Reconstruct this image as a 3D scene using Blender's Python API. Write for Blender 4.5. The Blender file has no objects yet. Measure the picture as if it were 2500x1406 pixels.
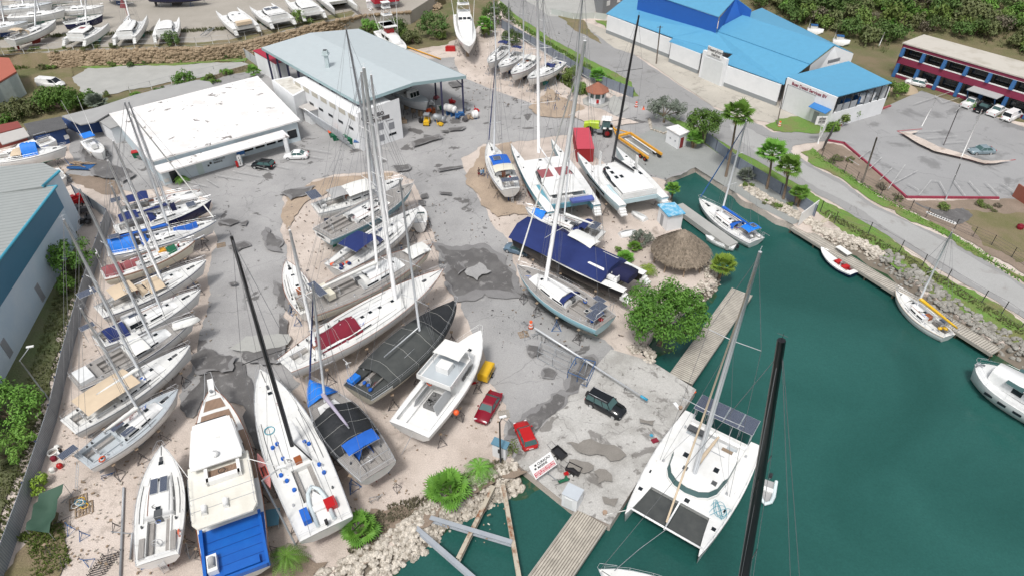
import bpy, math, random
from mathutils import Vector, Matrix
R=random.Random(7)
sc=bpy.context.scene
COL=sc.collection
PI=math.pi
# ---------- camera and the ray helper that turns a measured picture position into a real place
F=1620.; TH=math.radians(39.0); CAMZ=57.; WZ=-1.1
def ray(x,y):
    a=(x-1250)/F; b=(y-703)/F
    return Vector((a, math.cos(TH)-b*math.sin(TH), -math.sin(TH)-b*math.cos(TH)))
def at(x,y,z=0.):
    d=ray(x,y); t=(z-CAMZ)/d.z
    return Vector((d.x*t,d.y*t,z))
def above(foot,x,y):
    d=ray(x,y); t=(d.x*foot.x+d.y*foot.y)/(d.x*d.x+d.y*d.y)
    return Vector((d.x*t,d.y*t,CAMZ+d.z*t))
def hgt(x,y,yt): return above(at(x,y),x,yt).z
cam=bpy.data.cameras.new('camera'); co=bpy.data.objects.new('camera',cam); COL.objects.link(co)
co.location=(0,0,CAMZ); co.rotation_euler=(PI/2-TH,0,0)
cam.sensor_width=36; cam.lens=36*F/2500; cam.clip_end=5000; cam.clip_start=.5
sc.camera=co
# ---------- materials
MT={}
def M(n,col,rough=.6,metal=0.,col2=None,sc_=1.,amt=.5,bump=0.,spec=.5,coord='Object',lo=.35,hi=.65,fine=0.,rnd=0.,blot=(),crack=None):
    if n in MT: return MT[n]
    m=bpy.data.materials.new(n); m.use_nodes=True; nt=m.node_tree; N=nt.nodes; Lk=nt.links
    b=N['Principled BSDF']; b.inputs['Base Color'].default_value=(*col,1); b.inputs['Roughness'].default_value=rough
    b.inputs['Metallic'].default_value=metal; b.inputs['Specular IOR Level'].default_value=spec
    tc=N.new('ShaderNodeTexCoord'); cur=None
    if col2 is None and not blot and fine==0 and rnd==0 and bump==0:
        col2=tuple(c*.86 for c in col); sc_=1.3; amt=.6; lo=.3; hi=.75
    if col2 is not None:
        n1=N.new('ShaderNodeTexNoise'); n1.inputs['Scale'].default_value=sc_; n1.inputs['Detail'].default_value=6; n1.inputs['Roughness'].default_value=.62
        Lk.new(tc.outputs[coord],n1.inputs['Vector'])
        mr=N.new('ShaderNodeMapRange'); mr.inputs[1].default_value=lo; mr.inputs[2].default_value=hi; mr.inputs[4].default_value=amt if amt<=1 else 1
        Lk.new(n1.outputs[0],mr.inputs[0])
        mx=N.new('ShaderNodeMix'); mx.data_type='RGBA'; mx.inputs[6].default_value=(*col,1); mx.inputs[7].default_value=(*col2,1)
        Lk.new(mr.outputs[0],mx.inputs[0]); cur=mx.outputs[2]
    if fine:
        n2=N.new('ShaderNodeTexNoise'); n2.inputs['Scale'].default_value=9; n2.inputs['Detail'].default_value=8; n2.inputs['Roughness'].default_value=.75
        Lk.new(tc.outputs[coord],n2.inputs['Vector'])
        mr=N.new('ShaderNodeMapRange'); mr.inputs[1].default_value=.3; mr.inputs[2].default_value=.7; mr.inputs[3].default_value=1-fine; mr.inputs[4].default_value=1+fine
        Lk.new(n2.outputs[0],mr.inputs[0])
        mx=N.new('ShaderNodeVectorMath'); mx.operation='SCALE'
        if cur: Lk.new(cur,mx.inputs[0])
        else: mx.inputs[0].default_value=col
        Lk.new(mr.outputs[0],mx.inputs['Scale']); cur=mx.outputs[0]
    for bc,bs,b0,b1,ba in blot:
        nb=N.new('ShaderNodeTexNoise'); nb.inputs['Scale'].default_value=bs; nb.inputs['Detail'].default_value=13; nb.inputs['Roughness'].default_value=.6; nb.inputs['Distortion'].default_value=.4
        mpb=N.new('ShaderNodeMapping'); mpb.inputs['Location'].default_value=(bs*37,bs*91,0); Lk.new(tc.outputs[coord],mpb.inputs[0]); Lk.new(mpb.outputs[0],nb.inputs['Vector'])
        mr=N.new('ShaderNodeMapRange'); mr.inputs[1].default_value=b0; mr.inputs[2].default_value=b1; mr.inputs[4].default_value=ba; Lk.new(nb.outputs[0],mr.inputs[0])
        mx=N.new('ShaderNodeMix'); mx.data_type='RGBA'; mx.inputs[7].default_value=(*bc,1)
        if cur: Lk.new(cur,mx.inputs[6])
        else: mx.inputs[6].default_value=(*col,1)
        Lk.new(mr.outputs[0],mx.inputs[0]); cur=mx.outputs[2]
    if crack:
        vo=N.new('ShaderNodeTexVoronoi'); vo.feature='DISTANCE_TO_EDGE'; vo.inputs['Scale'].default_value=crack[0]
        nw_=N.new('ShaderNodeTexNoise'); nw_.inputs['Scale'].default_value=.6; nw_.inputs['Detail'].default_value=8; Lk.new(tc.outputs[coord],nw_.inputs['Vector'])
        va=N.new('ShaderNodeVectorMath'); va.operation='MULTIPLY_ADD'; va.inputs[1].default_value=(2.5,2.5,0); Lk.new(nw_.outputs['Color'],va.inputs[0]); Lk.new(tc.outputs[coord],va.inputs[2]); Lk.new(va.outputs[0],vo.inputs['Vector'])
        mr=N.new('ShaderNodeMapRange'); mr.inputs[1].default_value=.002; mr.inputs[2].default_value=crack[1]; mr.inputs[3].default_value=crack[2]; mr.inputs[4].default_value=1; Lk.new(vo.outputs['Distance'],mr.inputs[0])
        mx=N.new('ShaderNodeVectorMath'); mx.operation='SCALE'; Lk.new(cur,mx.inputs[0]); Lk.new(mr.outputs[0],mx.inputs['Scale']); cur=mx.outputs[0]
    if rnd:
        oi=N.new('ShaderNodeObjectInfo'); hs=N.new('ShaderNodeHueSaturation')
        mr=N.new('ShaderNodeMapRange'); mr.inputs[3].default_value=1-rnd; mr.inputs[4].default_value=1+rnd; Lk.new(oi.outputs['Random'],mr.inputs[0])
        mh=N.new('ShaderNodeMapRange'); mh.inputs[3].default_value=.5-rnd*.07; mh.inputs[4].default_value=.5+rnd*.03; Lk.new(oi.outputs['Random'],mh.inputs[0])
        Lk.new(mr.outputs[0],hs.inputs['Value']); Lk.new(mh.outputs[0],hs.inputs['Hue'])
        if cur: Lk.new(cur,hs.inputs['Color'])
        else: hs.inputs['Color'].default_value=(*col,1)
        cur=hs.outputs[0]
    if cur: Lk.new(cur,b.inputs['Base Color'])
    if bump:
        n3=N.new('ShaderNodeTexNoise'); n3.inputs['Scale'].default_value=6 if bump>0 else 1.5; n3.inputs['Detail'].default_value=5
        Lk.new(tc.outputs[coord],n3.inputs['Vector']); bp=N.new('ShaderNodeBump'); bp.inputs['Strength'].default_value=abs(bump); bp.inputs['Distance'].default_value=.1
        Lk.new(n3.outputs[0],bp.inputs['Height']); Lk.new(bp.outputs[0],b.inputs['Normal'])
    MT[n]=m; return m
def stripes(n,col,col2,scale,axis='X',width=.5,rough=.6,rot=0.,metal=0.,bump=.4,noise=.15,coord='Object'):
    m=bpy.data.materials.new(n); m.use_nodes=True; nt=m.node_tree; N=nt.nodes; Lk=nt.links
    b=N['Principled BSDF']; b.inputs['Roughness'].default_value=rough; b.inputs['Metallic'].default_value=metal
    tc=N.new('ShaderNodeTexCoord'); mp=N.new('ShaderNodeMapping'); mp.inputs['Rotation'].default_value=(0,0,rot)
    w=N.new('ShaderNodeTexWave'); w.bands_direction=axis; w.inputs['Scale'].default_value=scale; w.inputs['Distortion'].default_value=0
    Lk.new(tc.outputs[coord],mp.inputs[0]); Lk.new(mp.outputs[0],w.inputs['Vector'])
    r=N.new('ShaderNodeMapRange'); r.inputs[1].default_value=width-.12; r.inputs[2].default_value=width+.12; Lk.new(w.outputs['Fac'],r.inputs[0])
    mx=N.new('ShaderNodeMix'); mx.data_type='RGBA'; mx.inputs[6].default_value=(*col2,1); mx.inputs[7].default_value=(*col,1); Lk.new(r.outputs[0],mx.inputs[0])
    n2=N.new('ShaderNodeTexNoise'); n2.inputs['Scale'].default_value=.8; n2.inputs['Detail'].default_value=8; n2.inputs['Roughness'].default_value=.7; Lk.new(tc.outputs[coord],n2.inputs['Vector'])
    mr=N.new('ShaderNodeMapRange'); mr.inputs[1].default_value=.3; mr.inputs[2].default_value=.7; mr.inputs[3].default_value=1-noise; mr.inputs[4].default_value=1+noise; Lk.new(n2.outputs[0],mr.inputs[0])
    vm=N.new('ShaderNodeVectorMath'); vm.operation='SCALE'; Lk.new(mx.outputs[2],vm.inputs[0]); Lk.new(mr.outputs[0],vm.inputs['Scale'])
    Lk.new(vm.outputs[0],b.inputs['Base Color'])
    bp=N.new('ShaderNodeBump'); bp.inputs['Strength'].default_value=bump; bp.inputs['Distance'].default_value=.05; Lk.new(w.outputs['Fac'],bp.inputs['Height']); Lk.new(bp.outputs[0],b.inputs['Normal'])
    MT[n]=m; return m
WHITE=M('white_gelcoat',(.82,.82,.81),.3,col2=(.69,.69,.67),sc_=.7,amt=.8,blot=[((.50,.48,.44),2.2,.64,.74,.6)])
OFFW=M('off_white_gelcoat',(.74,.75,.75),.3,col2=(.6,.61,.6),sc_=1.1)
CREAM=M('cream_gelcoat',(.72,.69,.58),.35,col2=(.6,.56,.45),sc_=1.0)
LBLUE=M('light_blue_gelcoat',(.30,.55,.63),.3,col2=(.22,.45,.54),sc_=.8)
TBLUE=M('teal_blue_gelcoat',(.12,.33,.42),.3)
PBLUE=M('pale_blue_gelcoat',(.50,.64,.68),.3)
NAVY=M('navy_gelcoat',(.008,.012,.07),.25)
BLK=M('black_gelcoat',(.012,.012,.014),.3)
REDB=M('red_antifouling',(.25,.03,.02),.7,col2=(.16,.03,.02))
BLUB=M('blue_antifouling',(.02,.06,.2),.7,col2=(.02,.04,.12))
GRNB=M('green_antifouling',(.02,.18,.12),.7,col2=(.02,.12,.09))
BLKB=M('black_antifouling',(.03,.03,.035),.75,col2=(.07,.06,.055))
TEALB=M('teal_antifouling',(.06,.35,.45),.6)
TEAK=stripes('grey_teak_deck',(.36,.34,.32),(.2,.19,.18),2.6,'Y',.2,.7)
TEAKB=stripes('brown_teak_deck',(.30,.20,.14),(.15,.1,.07),2.6,'Y',.2,.7)
GDECK=M('grey_nonskid',(.42,.46,.49),.8,col2=(.5,.54,.56))
WDECK=M('white_nonskid',(.74,.74,.72),.6,col2=(.60,.60,.58),sc_=.8,blot=[((.40,.38,.35),2.6,.62,.72,.6)])
BDECK=M('bright_blue_deck_paint',(.01,.10,.42),.35,col2=(.015,.14,.5))
GLASS=M('dark_glass',(.015,.02,.025),.08)
GLASS2=M('green_tinted_glass',(.06,.12,.12),.08)
ALU=M('aluminium_spar',(.62,.64,.66),.35,.25)
WSP=M('white_painted_spar',(.84,.84,.84),.3)
BSP=M('black_carbon_spar',(.012,.012,.014),.35)
WIRE=M('steel_rigging_wire',(.20,.205,.22),.4,.2)
DGREY=M('dark_grey_trim',(.09,.095,.10),.5)
STEEL=M('stainless_tube',(.6,.61,.63),.3,.4)
NCAN=M('navy_canvas',(.010,.022,.115),.85,col2=(.016,.035,.16),sc_=.7,bump=-.5)
DNCAN=M('dark_navy_canvas',(.006,.008,.05),.85,bump=-.4)
BCAN=M('blue_canvas',(.012,.12,.52),.8,col2=(.01,.09,.40),bump=-.6)
BRCAN=M('bright_blue_tarpaulin',(.01,.2,.72),.6,col2=(.01,.15,.6),bump=-.8)
TCAN=M('tan_canvas',(.62,.50,.36),.85,col2=(.52,.42,.31),bump=-.4)
MCAN=M('maroon_canvas',(.22,.012,.03),.85,col2=(.15,.01,.03),bump=-.5)
RCAN=M('faded_maroon_canvas',(.30,.09,.10),.85)
BKTARP=M('black_tarpaulin',(.012,.014,.016),.45,col2=(.035,.036,.04),sc_=.6,bump=-1.)
GNET=M('dark_shade_net',(.045,.05,.05),.8,col2=(.09,.095,.09),sc_=.8)
GRN=M('green_canvas',(.01,.12,.06),.85)
LAV=M('lavender_sail_cover',(.42,.38,.48),.8)
DGREEN=M('dark_green_tarpaulin',(.03,.075,.05),.8,col2=(.055,.11,.075),sc_=.3)
WCAN=M('white_canvas',(.76,.76,.73),.8,col2=(.66,.66,.63),bump=-.4)
GRYCAN=M('grey_canvas',(.38,.38,.38),.85)
WOOD=M('weathered_wood',(.32,.24,.17),.8,col2=(.2,.15,.1),sc_=3)
VARN=M('varnished_wood',(.30,.09,.03),.35)
RED=M('red_paint',(.45,.01,.012),.3)
MAR=M('maroon_car_paint',(.22,.008,.022),.2)
YEL=M('yellow_paint',(.75,.45,.02),.4)
YEL2=M('yellow_orange_paint',(.72,.36,.03),.45,col2=(.6,.27,.03))
ORG=M('orange_plastic',(.8,.12,.03),.5)
BLUP=M('blue_painted_steel',(.02,.11,.3),.5,col2=(.03,.08,.2),sc_=4)
CYP=M('cyan_painted_steel',(.04,.32,.5),.5)
DSTEEL=M('dark_steel',(.07,.075,.085),.6,col2=(.13,.09,.07),sc_=5)
GSTEEL=M('galvanised_steel',(.36,.38,.40),.5,.3,col2=(.27,.28,.3),sc_=4)
RUBBER=M('black_rubber',(.02,.02,.02),.8)
PLAST=M('black_plastic',(.025,.025,.028),.5)
PANELM=stripes('solar_cells',(.025,.035,.07),(.3,.33,.38),3.2,'X',.12,.2,bump=.1,noise=.1)
# ---------- mesh builder
class MB:
    def __init__(s): s.v=[];s.f=[];s.m=[];s.s=[]
    def add(s,vs,fs,mi=0,sm=False):
        o=len(s.v); s.v+= [tuple(v) for v in vs]
        for f in fs: s.f.append(tuple(i+o for i in f)); s.m.append(mi); s.s.append(sm)
    def box(s,x0,x1,y0,y1,z0,z1,mi=0):
        s.add([(x0,y0,z0),(x1,y0,z0),(x1,y1,z0),(x0,y1,z0),(x0,y0,z1),(x1,y0,z1),(x1,y1,z1),(x0,y1,z1)],[(3,2,1,0),(4,5,6,7),(0,1,5,4),(1,2,6,5),(2,3,7,6),(3,0,4,7)],mi)
    def obox(s,c,size,rz=0.,mi=0,rx=0.,ry=0.):
        m=Matrix.Translation(Vector(c))@Matrix.Rotation(rz,4,'Z')@Matrix.Rotation(ry,4,'Y')@Matrix.Rotation(rx,4,'X')
        a,b,d=[q/2 for q in size]
        vs=[m@Vector(p) for p in [(-a,-b,-d),(a,-b,-d),(a,b,-d),(-a,b,-d),(-a,-b,d),(a,-b,d),(a,b,d),(-a,b,d)]]
        s.add(vs,[(3,2,1,0),(4,5,6,7),(0,1,5,4),(1,2,6,5),(2,3,7,6),(3,0,4,7)],mi)
    def prism(s,poly,z0,z1,mi=0,mtop=None):
        n=len(poly); a=sum(poly[i][0]*poly[(i+1)%n][1]-poly[(i+1)%n][0]*poly[i][1] for i in range(n))
        if a<0: poly=poly[::-1]
        s.add([(p[0],p[1],z0) for p in poly]+[(p[0],p[1],z1) for p in poly],[tuple(range(n-1,-1,-1))]+[(i,(i+1)%n,(i+1)%n+n,i+n) for i in range(n)],mi)
        s.add([(p[0],p[1],z1) for p in poly],[tuple(range(n))],mi if mtop is None else mtop)
    def slab(s,q,t=.15,mi=0,mt=None):
        # 3D polygon, thickened downwards
        n=len(q); q=[Vector(p) for p in q]
        s.add([p-Vector((0,0,t)) for p in q]+q,[tuple(range(n-1,-1,-1))]+[(i,(i+1)%n,(i+1)%n+n,i+n) for i in range(n)],mi)
        s.add(q,[tuple(range(n))],mi if mt is None else mt)
    def tube(s,pts,r,n=6,mi=0,caps=True,closed=False):
        pts=[Vector(p) for p in pts]; k=len(pts)
        if not isinstance(r,(list,tuple)): r=[r]*k
        o=len(s.v); up=Vector((0,0,1))
        for i,p in enumerate(pts):
            if closed: d=pts[(i+1)%k]-pts[i-1]
            else: d=(pts[min(i+1,k-1)]-pts[max(i-1,0)])
            if d.length<1e-9: d=Vector((0,0,1))
            d.normalize(); u=d.cross(up)
            if u.length<.05: u=d.cross(Vector((1,0,0)))
            u.normalize(); w=d.cross(u)
            for j in range(n):
                a=2*PI*j/n; s.v.append(tuple(p+u*(math.cos(a)*r[i])+w*(math.sin(a)*r[i])))
        for i in range(k if closed else k-1):
            for j in range(n):
                a=o+i*n+j; b=o+i*n+(j+1)%n; c=o+((i+1)%k)*n+(j+1)%n; d=o+((i+1)%k)*n+j
                s.f.append((a,b,c,d)); s.m.append(mi); s.s.append(n>4)
        if caps and not closed:
            s.f.append(tuple(o+j for j in range(n))); s.m.append(mi); s.s.append(False)
            s.f.append(tuple(o+(k-1)*n+j for j in range(n-1,-1,-1))); s.m.append(mi); s.s.append(False)
    def loft(s,rings,mi=0,closed=False,caps=True,sm=True,mis=None):
        n=len(rings[0]); o=len(s.v)
        for r in rings: s.v+=[tuple(p) for p in r]
        for i in range(len(rings)-1):
            for j in range(n if closed else n-1):
                s.f.append((o+i*n+j,o+i*n+(j+1)%n,o+(i+1)*n+(j+1)%n,o+(i+1)*n+j)); s.m.append(mi if mis is None else mis[j]); s.s.append(sm)
        if caps:
            s.f.append(tuple(o+j for j in range(n))); s.m.append(mi); s.s.append(False)
            s.f.append(tuple(o+(len(rings)-1)*n+j for j in range(n-1,-1,-1))); s.m.append(mi); s.s.append(False)
    def ball(s,c,r,mi=0,n=8,m=5):
        c=Vector(c)
        if not isinstance(r,(list,tuple)): r=(r,r,r)
        rings=[[c+Vector((r[0]*math.sin(a)*math.cos(b),r[1]*math.sin(a)*math.sin(b),r[2]*math.cos(a))) for b in [2*PI*j/n for j in range(n)]] for a in [PI*(i+.02)/(m+.04) for i in range(m+1)]]
        s.loft(rings,mi,closed=True)
    def mesh(s,name,mats):
        me=bpy.data.meshes.new(name); me.from_pydata(s.v,[],s.f)
        if not isinstance(mats,(list,tuple)): mats=[mats]
        for m in mats: me.materials.append(m)
        me.polygons.foreach_set('material_index',s.m); me.polygons.foreach_set('use_smooth',s.s); me.update()
        return me
    def build(s,name,mats,parent=None):
        o=bpy.data.objects.new(name,s.mesh(name,mats)); COL.objects.link(o)
        if parent: o.parent=parent
        return o
def tag(o,label,cat,group=None,kind=None):
    if label: o['label']=label
    if cat: o['category']=cat
    if group: o['group']=group
    if kind: o['kind']=kind
    return o
def empty(name,loc,rz,label,cat,group=None):
    o=bpy.data.objects.new(name,None); COL.objects.link(o); o.location=loc; o.rotation_euler=(0,0,rz); o.empty_display_size=.3
    return tag(o,label,cat,group)
def copy_tree(o,parent=None):
    c=o.copy(); COL.objects.link(c); c.parent=parent
    for ch in o.children: copy_tree(ch,c)
    return c
def jit(pts,step=2.,amp=.35,seed=1,closed=True):
    r=random.Random(seed); out=[]; n=len(pts)
    def rec(a,b,k,am):
        L=(b-a).length
        if k==0 or L<.35: out.append((a.x,a.y)); return
        m=(a+b)/2; d=(b-a)/max(L,1e-6); m=m+Vector((-d.y,d.x))*r.uniform(-1,1)*min(am,L*.22)
        rec(a,m,k-1,am*.62); rec(m,b,k-1,am*.62)
    for i in range(n if closed else n-1):
        a=Vector(pts[i][:2]); b=Vector(pts[(i+1)%n][:2]); L=(b-a).length
        if L>400 or amp==0: out.append((a.x,a.y)); continue
        rec(a,b,max(1,min(7,int(math.log2(max(2,L/.5))))),amp*2.6)
    return out
def jit_old(pts,step=2.,amp=.35,seed=1,closed=True):
    r=random.Random(seed); out=[]; n=len(pts)
    for i in range(n if closed else n-1):
        a=Vector(pts[i][:2]); b=Vector(pts[(i+1)%n][:2]); L=(b-a).length; k=max(1,min(40,int(L/step)))
        if L>400: k=1
        for j in range(k):
            p=a.lerp(b,j/k)
            if L<400: p=p+Vector((r.uniform(-amp,amp),r.uniform(-amp,amp)))
            out.append((p.x,p.y))
    return out
def px(pts,z=0.): return [tuple(at(x,y,z)[:2]) for x,y in pts]
def sheet(name,pts,z,mat,step=1.6,amp=.25,seed=3,world=False,label=None,cat=None,kind='structure'):
    w=pts if world else px(pts,z)
    if amp: w=jit(w,step,amp,seed)
    b=MB(); n=len(w)
    a=sum(w[i][0]*w[(i+1)%n][1]-w[(i+1)%n][0]*w[i][1] for i in range(n))
    if a<0: w=w[::-1]
    b.add([(p[0],p[1],z) for p in w],[tuple(range(n))])
    o=b.build(name,mat); tag(o,label,cat,None,kind); return o
def TXT(body,size,mat,name='lettering',parent=None,origin=(0,0,0),xdir=(1,0,0),ydir=(0,0,1),ext=.01,bold=False,align='LEFT'):
    c=bpy.data.curves.new('t','FONT'); c.body=body; c.size=size; c.extrude=ext; c.align_x=align
    if bold: c.offset=size*.02
    t=bpy.data.objects.new('t',c); COL.objects.link(t)
    dg=bpy.context.evaluated_depsgraph_get(); me=bpy.data.meshes.new_from_object(t.evaluated_get(dg)); bpy.data.objects.remove(t)
    me.materials.clear(); me.materials.append(mat)
    X=Vector(xdir).normalized(); Y=Vector(ydir).normalized(); Z=X.cross(Y)
    mm=Matrix((X,Y,Z)).transposed().to_4x4(); mm.translation=Vector(origin); me.transform(mm)
    o=bpy.data.objects.new(name,me); COL.objects.link(o)
    if parent: o.parent=parent
    return o
# ---------- light
w=bpy.data.worlds.new('World'); sc.world=w; w.use_nodes=True
nt=w.node_tree; bg=nt.nodes['Background']; sky=nt.nodes.new('ShaderNodeTexSky'); sky.sky_type='NISHITA'; sky.sun_disc=False
SUNEL=math.radians(62); SUNAZ=math.radians(200)
sky.sun_elevation=SUNEL; sky.sun_rotation=SUNAZ; sky.air_density=1.2; sky.dust_density=4; sky.ozone_density=1
hs=nt.nodes.new('ShaderNodeHueSaturation'); hs.inputs['Saturation'].default_value=.3
nt.links.new(sky.outputs[0],hs.inputs['Color']); nt.links.new(hs.outputs[0],bg.inputs[0]); bg.inputs[1].default_value=.125
sl=bpy.data.lights.new('sun','SUN'); sl.energy=2.1; sl.angle=math.radians(10); sl.color=(1,.97,.93)
so=bpy.data.objects.new('sun',sl); COL.objects.link(so)
# sun stands at azimuth SUNAZ (clockwise from +Y)
sd=Vector((math.sin(SUNAZ)*math.cos(SUNEL),math.cos(SUNAZ)*math.cos(SUNEL),math.sin(SUNEL)))
so.rotation_euler=sd.to_track_quat('Z','Y').to_euler()
sc.view_settings.view_transform='Standard'; sc.view_settings.look='None'; sc.view_settings.exposure=.14; sc.view_settings.gamma=1
sc.cycles.max_bounces=5; sc.cycles.diffuse_bounces=2; sc.cycles.glossy_bounces=3; sc.cycles.transmission_bounces=2
# ---------- ground materials
SAND=M('pale_coral_sand',(.58,.505,.45),.95,col2=(.38,.32,.275),sc_=.16,amt=.9,lo=.42,hi=.72,fine=.3,bump=.5,blot=[((.27,.225,.19),.33,.59,.69,.7),((.19,.16,.135),.9,.64,.71,.6)])
DIRT=M('brown_dirt',(.27,.21,.165),.95,col2=(.15,.12,.085),sc_=.35,fine=.3,bump=.5)
ASPH=M('worn_grey_asphalt',(.36,.355,.352),.85,col2=(.25,.247,.247),sc_=.10,amt=.9,lo=.42,hi=.7,fine=.22,bump=.25,blot=[((.085,.08,.078),.22,.605,.632,.8),((.11,.105,.10),.8,.64,.67,.75),((.42,.41,.39),.5,.62,.7,.4)],crack=(.09,.006,.75))
ROADM=M('road_asphalt',(.30,.298,.295),.85,col2=(.23,.228,.225),sc_=.12,fine=.16,blot=[((.16,.155,.15),.3,.6,.68,.6)],crack=(.06,.005,.78))
ROADL=M('pale_concrete_road',(.375,.375,.37),.85,col2=(.31,.31,.30),sc_=.12,fine=.16,blot=[((.25,.235,.22),.25,.57,.66,.7)])
CONC=M('stained_concrete_apron',(.46,.45,.43),.85,col2=(.33,.32,.30),sc_=.22,amt=.9,lo=.45,hi=.62,fine=.28,bump=.3,blot=[((.13,.12,.11),.3,.565,.60,.7),((.10,.09,.08),1.3,.61,.66,.7)],crack=(.1,.006,.75))
CONC2=M('plain_concrete',(.40,.40,.38),.85,col2=(.30,.30,.285),sc_=.3,fine=.15)
DCONC=M('grey_slipway_concrete',(.30,.31,.30),.8,col2=(.24,.25,.24),sc_=.3,fine=.15)
LOTM=M('hotel_lot_concrete',(.32,.32,.322),.8,col2=(.25,.25,.252),sc_=.1,fine=.16,blot=[((.14,.14,.14),.16,.56,.64,.6)],crack=(.05,.004,.78))
DRIVE=M('driveway_concrete',(.47,.44,.385),.85,col2=(.34,.315,.275),sc_=.14,fine=.2,blot=[((.25,.23,.20),.3,.56,.66,.7)],crack=(.08,.006,.78))
WET=M('wet_dark_asphalt',(.115,.11,.108),.5,col2=(.19,.185,.18),sc_=.5,lo=.45,hi=.62,fine=.3,blot=[((.30,.29,.285),1.1,.58,.66,.7)])
WETC=M('dark_stained_concrete',(.20,.185,.165),.6,col2=(.28,.26,.235),sc_=.6,fine=.2)
DAMP=M('damp_grey_asphalt',(.20,.195,.195),.75,col2=(.27,.265,.265),sc_=.6,fine=.25)
GRASS=M('grass_green',(.13,.235,.045),.95,col2=(.20,.17,.08),sc_=.25,amt=.9,lo=.45,hi=.68,fine=.45,bump=.9)
GRASS2=M('dry_grass',(.14,.14,.055),.95,col2=(.22,.17,.11),sc_=.2,amt=.9,fine=.4,bump=.9)
SCRUB=M('dry_scrub_ground',(.19,.15,.09),.95,col2=(.10,.12,.04),sc_=.15,amt=.9,fine=.4,bump=.9)
LINE=M('white_road_paint',(.50,.50,.49),.7,col2=(.30,.30,.30),sc_=2.,amt=1,fine=.2)
PINKK=M('maroon_painted_kerb',(.30,.035,.07),.7,col2=(.22,.03,.05))
# water
wm=bpy.data.materials.new('harbour_water'); wm.use_nodes=True; N=wm.node_tree.nodes; Lk=wm.node_tree.links; b=N['Principled BSDF']
b.inputs['Roughness'].default_value=.05; b.inputs['IOR'].default_value=1.33
tc=N.new('ShaderNodeTexCoord'); n1=N.new('ShaderNodeTexNoise'); n1.inputs['Scale'].default_value=.05; n1.inputs['Detail'].default_value=9; n1.inputs['Distortion'].default_value=.8
Lk.new(tc.outputs['Object'],n1.inputs['Vector']); mr=N.new('ShaderNodeMapRange'); mr.inputs[1].default_value=.35; mr.inputs[2].default_value=.65; Lk.new(n1.outputs[0],mr.inputs[0])
mx=N.new('ShaderNodeMix'); mx.data_type='RGBA'; mx.inputs[6].default_value=(.015,.074,.064,1); mx.inputs[7].default_value=(.024,.102,.090,1)
Lk.new(mr.outputs[0],mx.inputs[0])
nf=N.new('ShaderNodeTexNoise'); nf.inputs['Scale'].default_value=5.; nf.inputs['Detail'].default_value=6; nf.inputs['Roughness'].default_value=.8; Lk.new(tc.outputs['Object'],nf.inputs['Vector'])
mf=N.new('ShaderNodeMapRange'); mf.inputs[1].default_value=.3; mf.inputs[2].default_value=.7; mf.inputs[3].default_value=.84; mf.inputs[4].default_value=1.16; Lk.new(nf.outputs[0],mf.inputs[0])
vs_=N.new('ShaderNodeVectorMath'); vs_.operation='SCALE'; Lk.new(mx.outputs[2],vs_.inputs[0]); Lk.new(mf.outputs[0],vs_.inputs['Scale']); Lk.new(vs_.outputs[0],b.inputs['Base Color'])
n2=N.new('ShaderNodeTexNoise'); n2.inputs['Scale'].default_value=1.1; n2.inputs['Detail'].default_value=6; n2.inputs['Roughness'].default_value=.6
mp=N.new('ShaderNodeMapping'); mp.inputs['Rotation'].default_value=(0,0,.7); mp.inputs['Scale'].default_value=(1,2.2,1)
Lk.new(tc.outputs['Object'],mp.inputs[0]); Lk.new(mp.outputs[0],n2.inputs['Vector'])
bp=N.new('ShaderNodeBump'); bp.inputs['Strength'].default_value=.3; bp.inputs['Distance'].default_value=.12; Lk.new(n2.outputs[0],bp.inputs['Height']); Lk.new(bp.outputs[0],b.inputs['Normal'])
sheet('water',[(-900,-300),(900,-300),(900,1500),(-900,1500)],WZ,wm,amp=0,world=True)
# ---------- land: one sheet with quay faces down into the water
coast=[(640,1560),(760,1440),(850,1392),(930,1345),(1010,1290),(1075,1235),(1150,1195),(1215,1160),(1262,1142)]
apronp=[(1250,1122),(1395,1238),(1490,1280),(1700,950),(1592,882)]
coast2=[(1578,873),(1560,838),(1610,800),(1690,735),(1730,700),(1748,676),(1738,640),(1700,600),(1662,545),(1640,500),(1622,436)]
slip=[(1700,408)]
east=[(1765,452),(1850,505),(1935,548),(1985,568),(2030,578),(2070,590),(2110,604),(2140,628),(2190,650),(2230,690),(2290,735),(2340,775),(2390,810),(2450,838),(2520,880),(2720,1010)]
cw=[Vector(at(*p)[:2]) for p in coast]
land=[(-700,-60),(-60,-60)]+jit(px(coast),1.2,.3,5,False)+px(apronp)+jit(px(coast2),1.2,.25,6,False)+px(slip)+jit(px(east),1.5,.3,8,False)+[(500,-60),(900,-60),(900,1400),(-900,1400),(-900,-60)]
b=MB(); b.prism(land,-4.0,0.0,0)
tag(b.build('ground',SAND),None,None,None,'structure')
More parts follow.
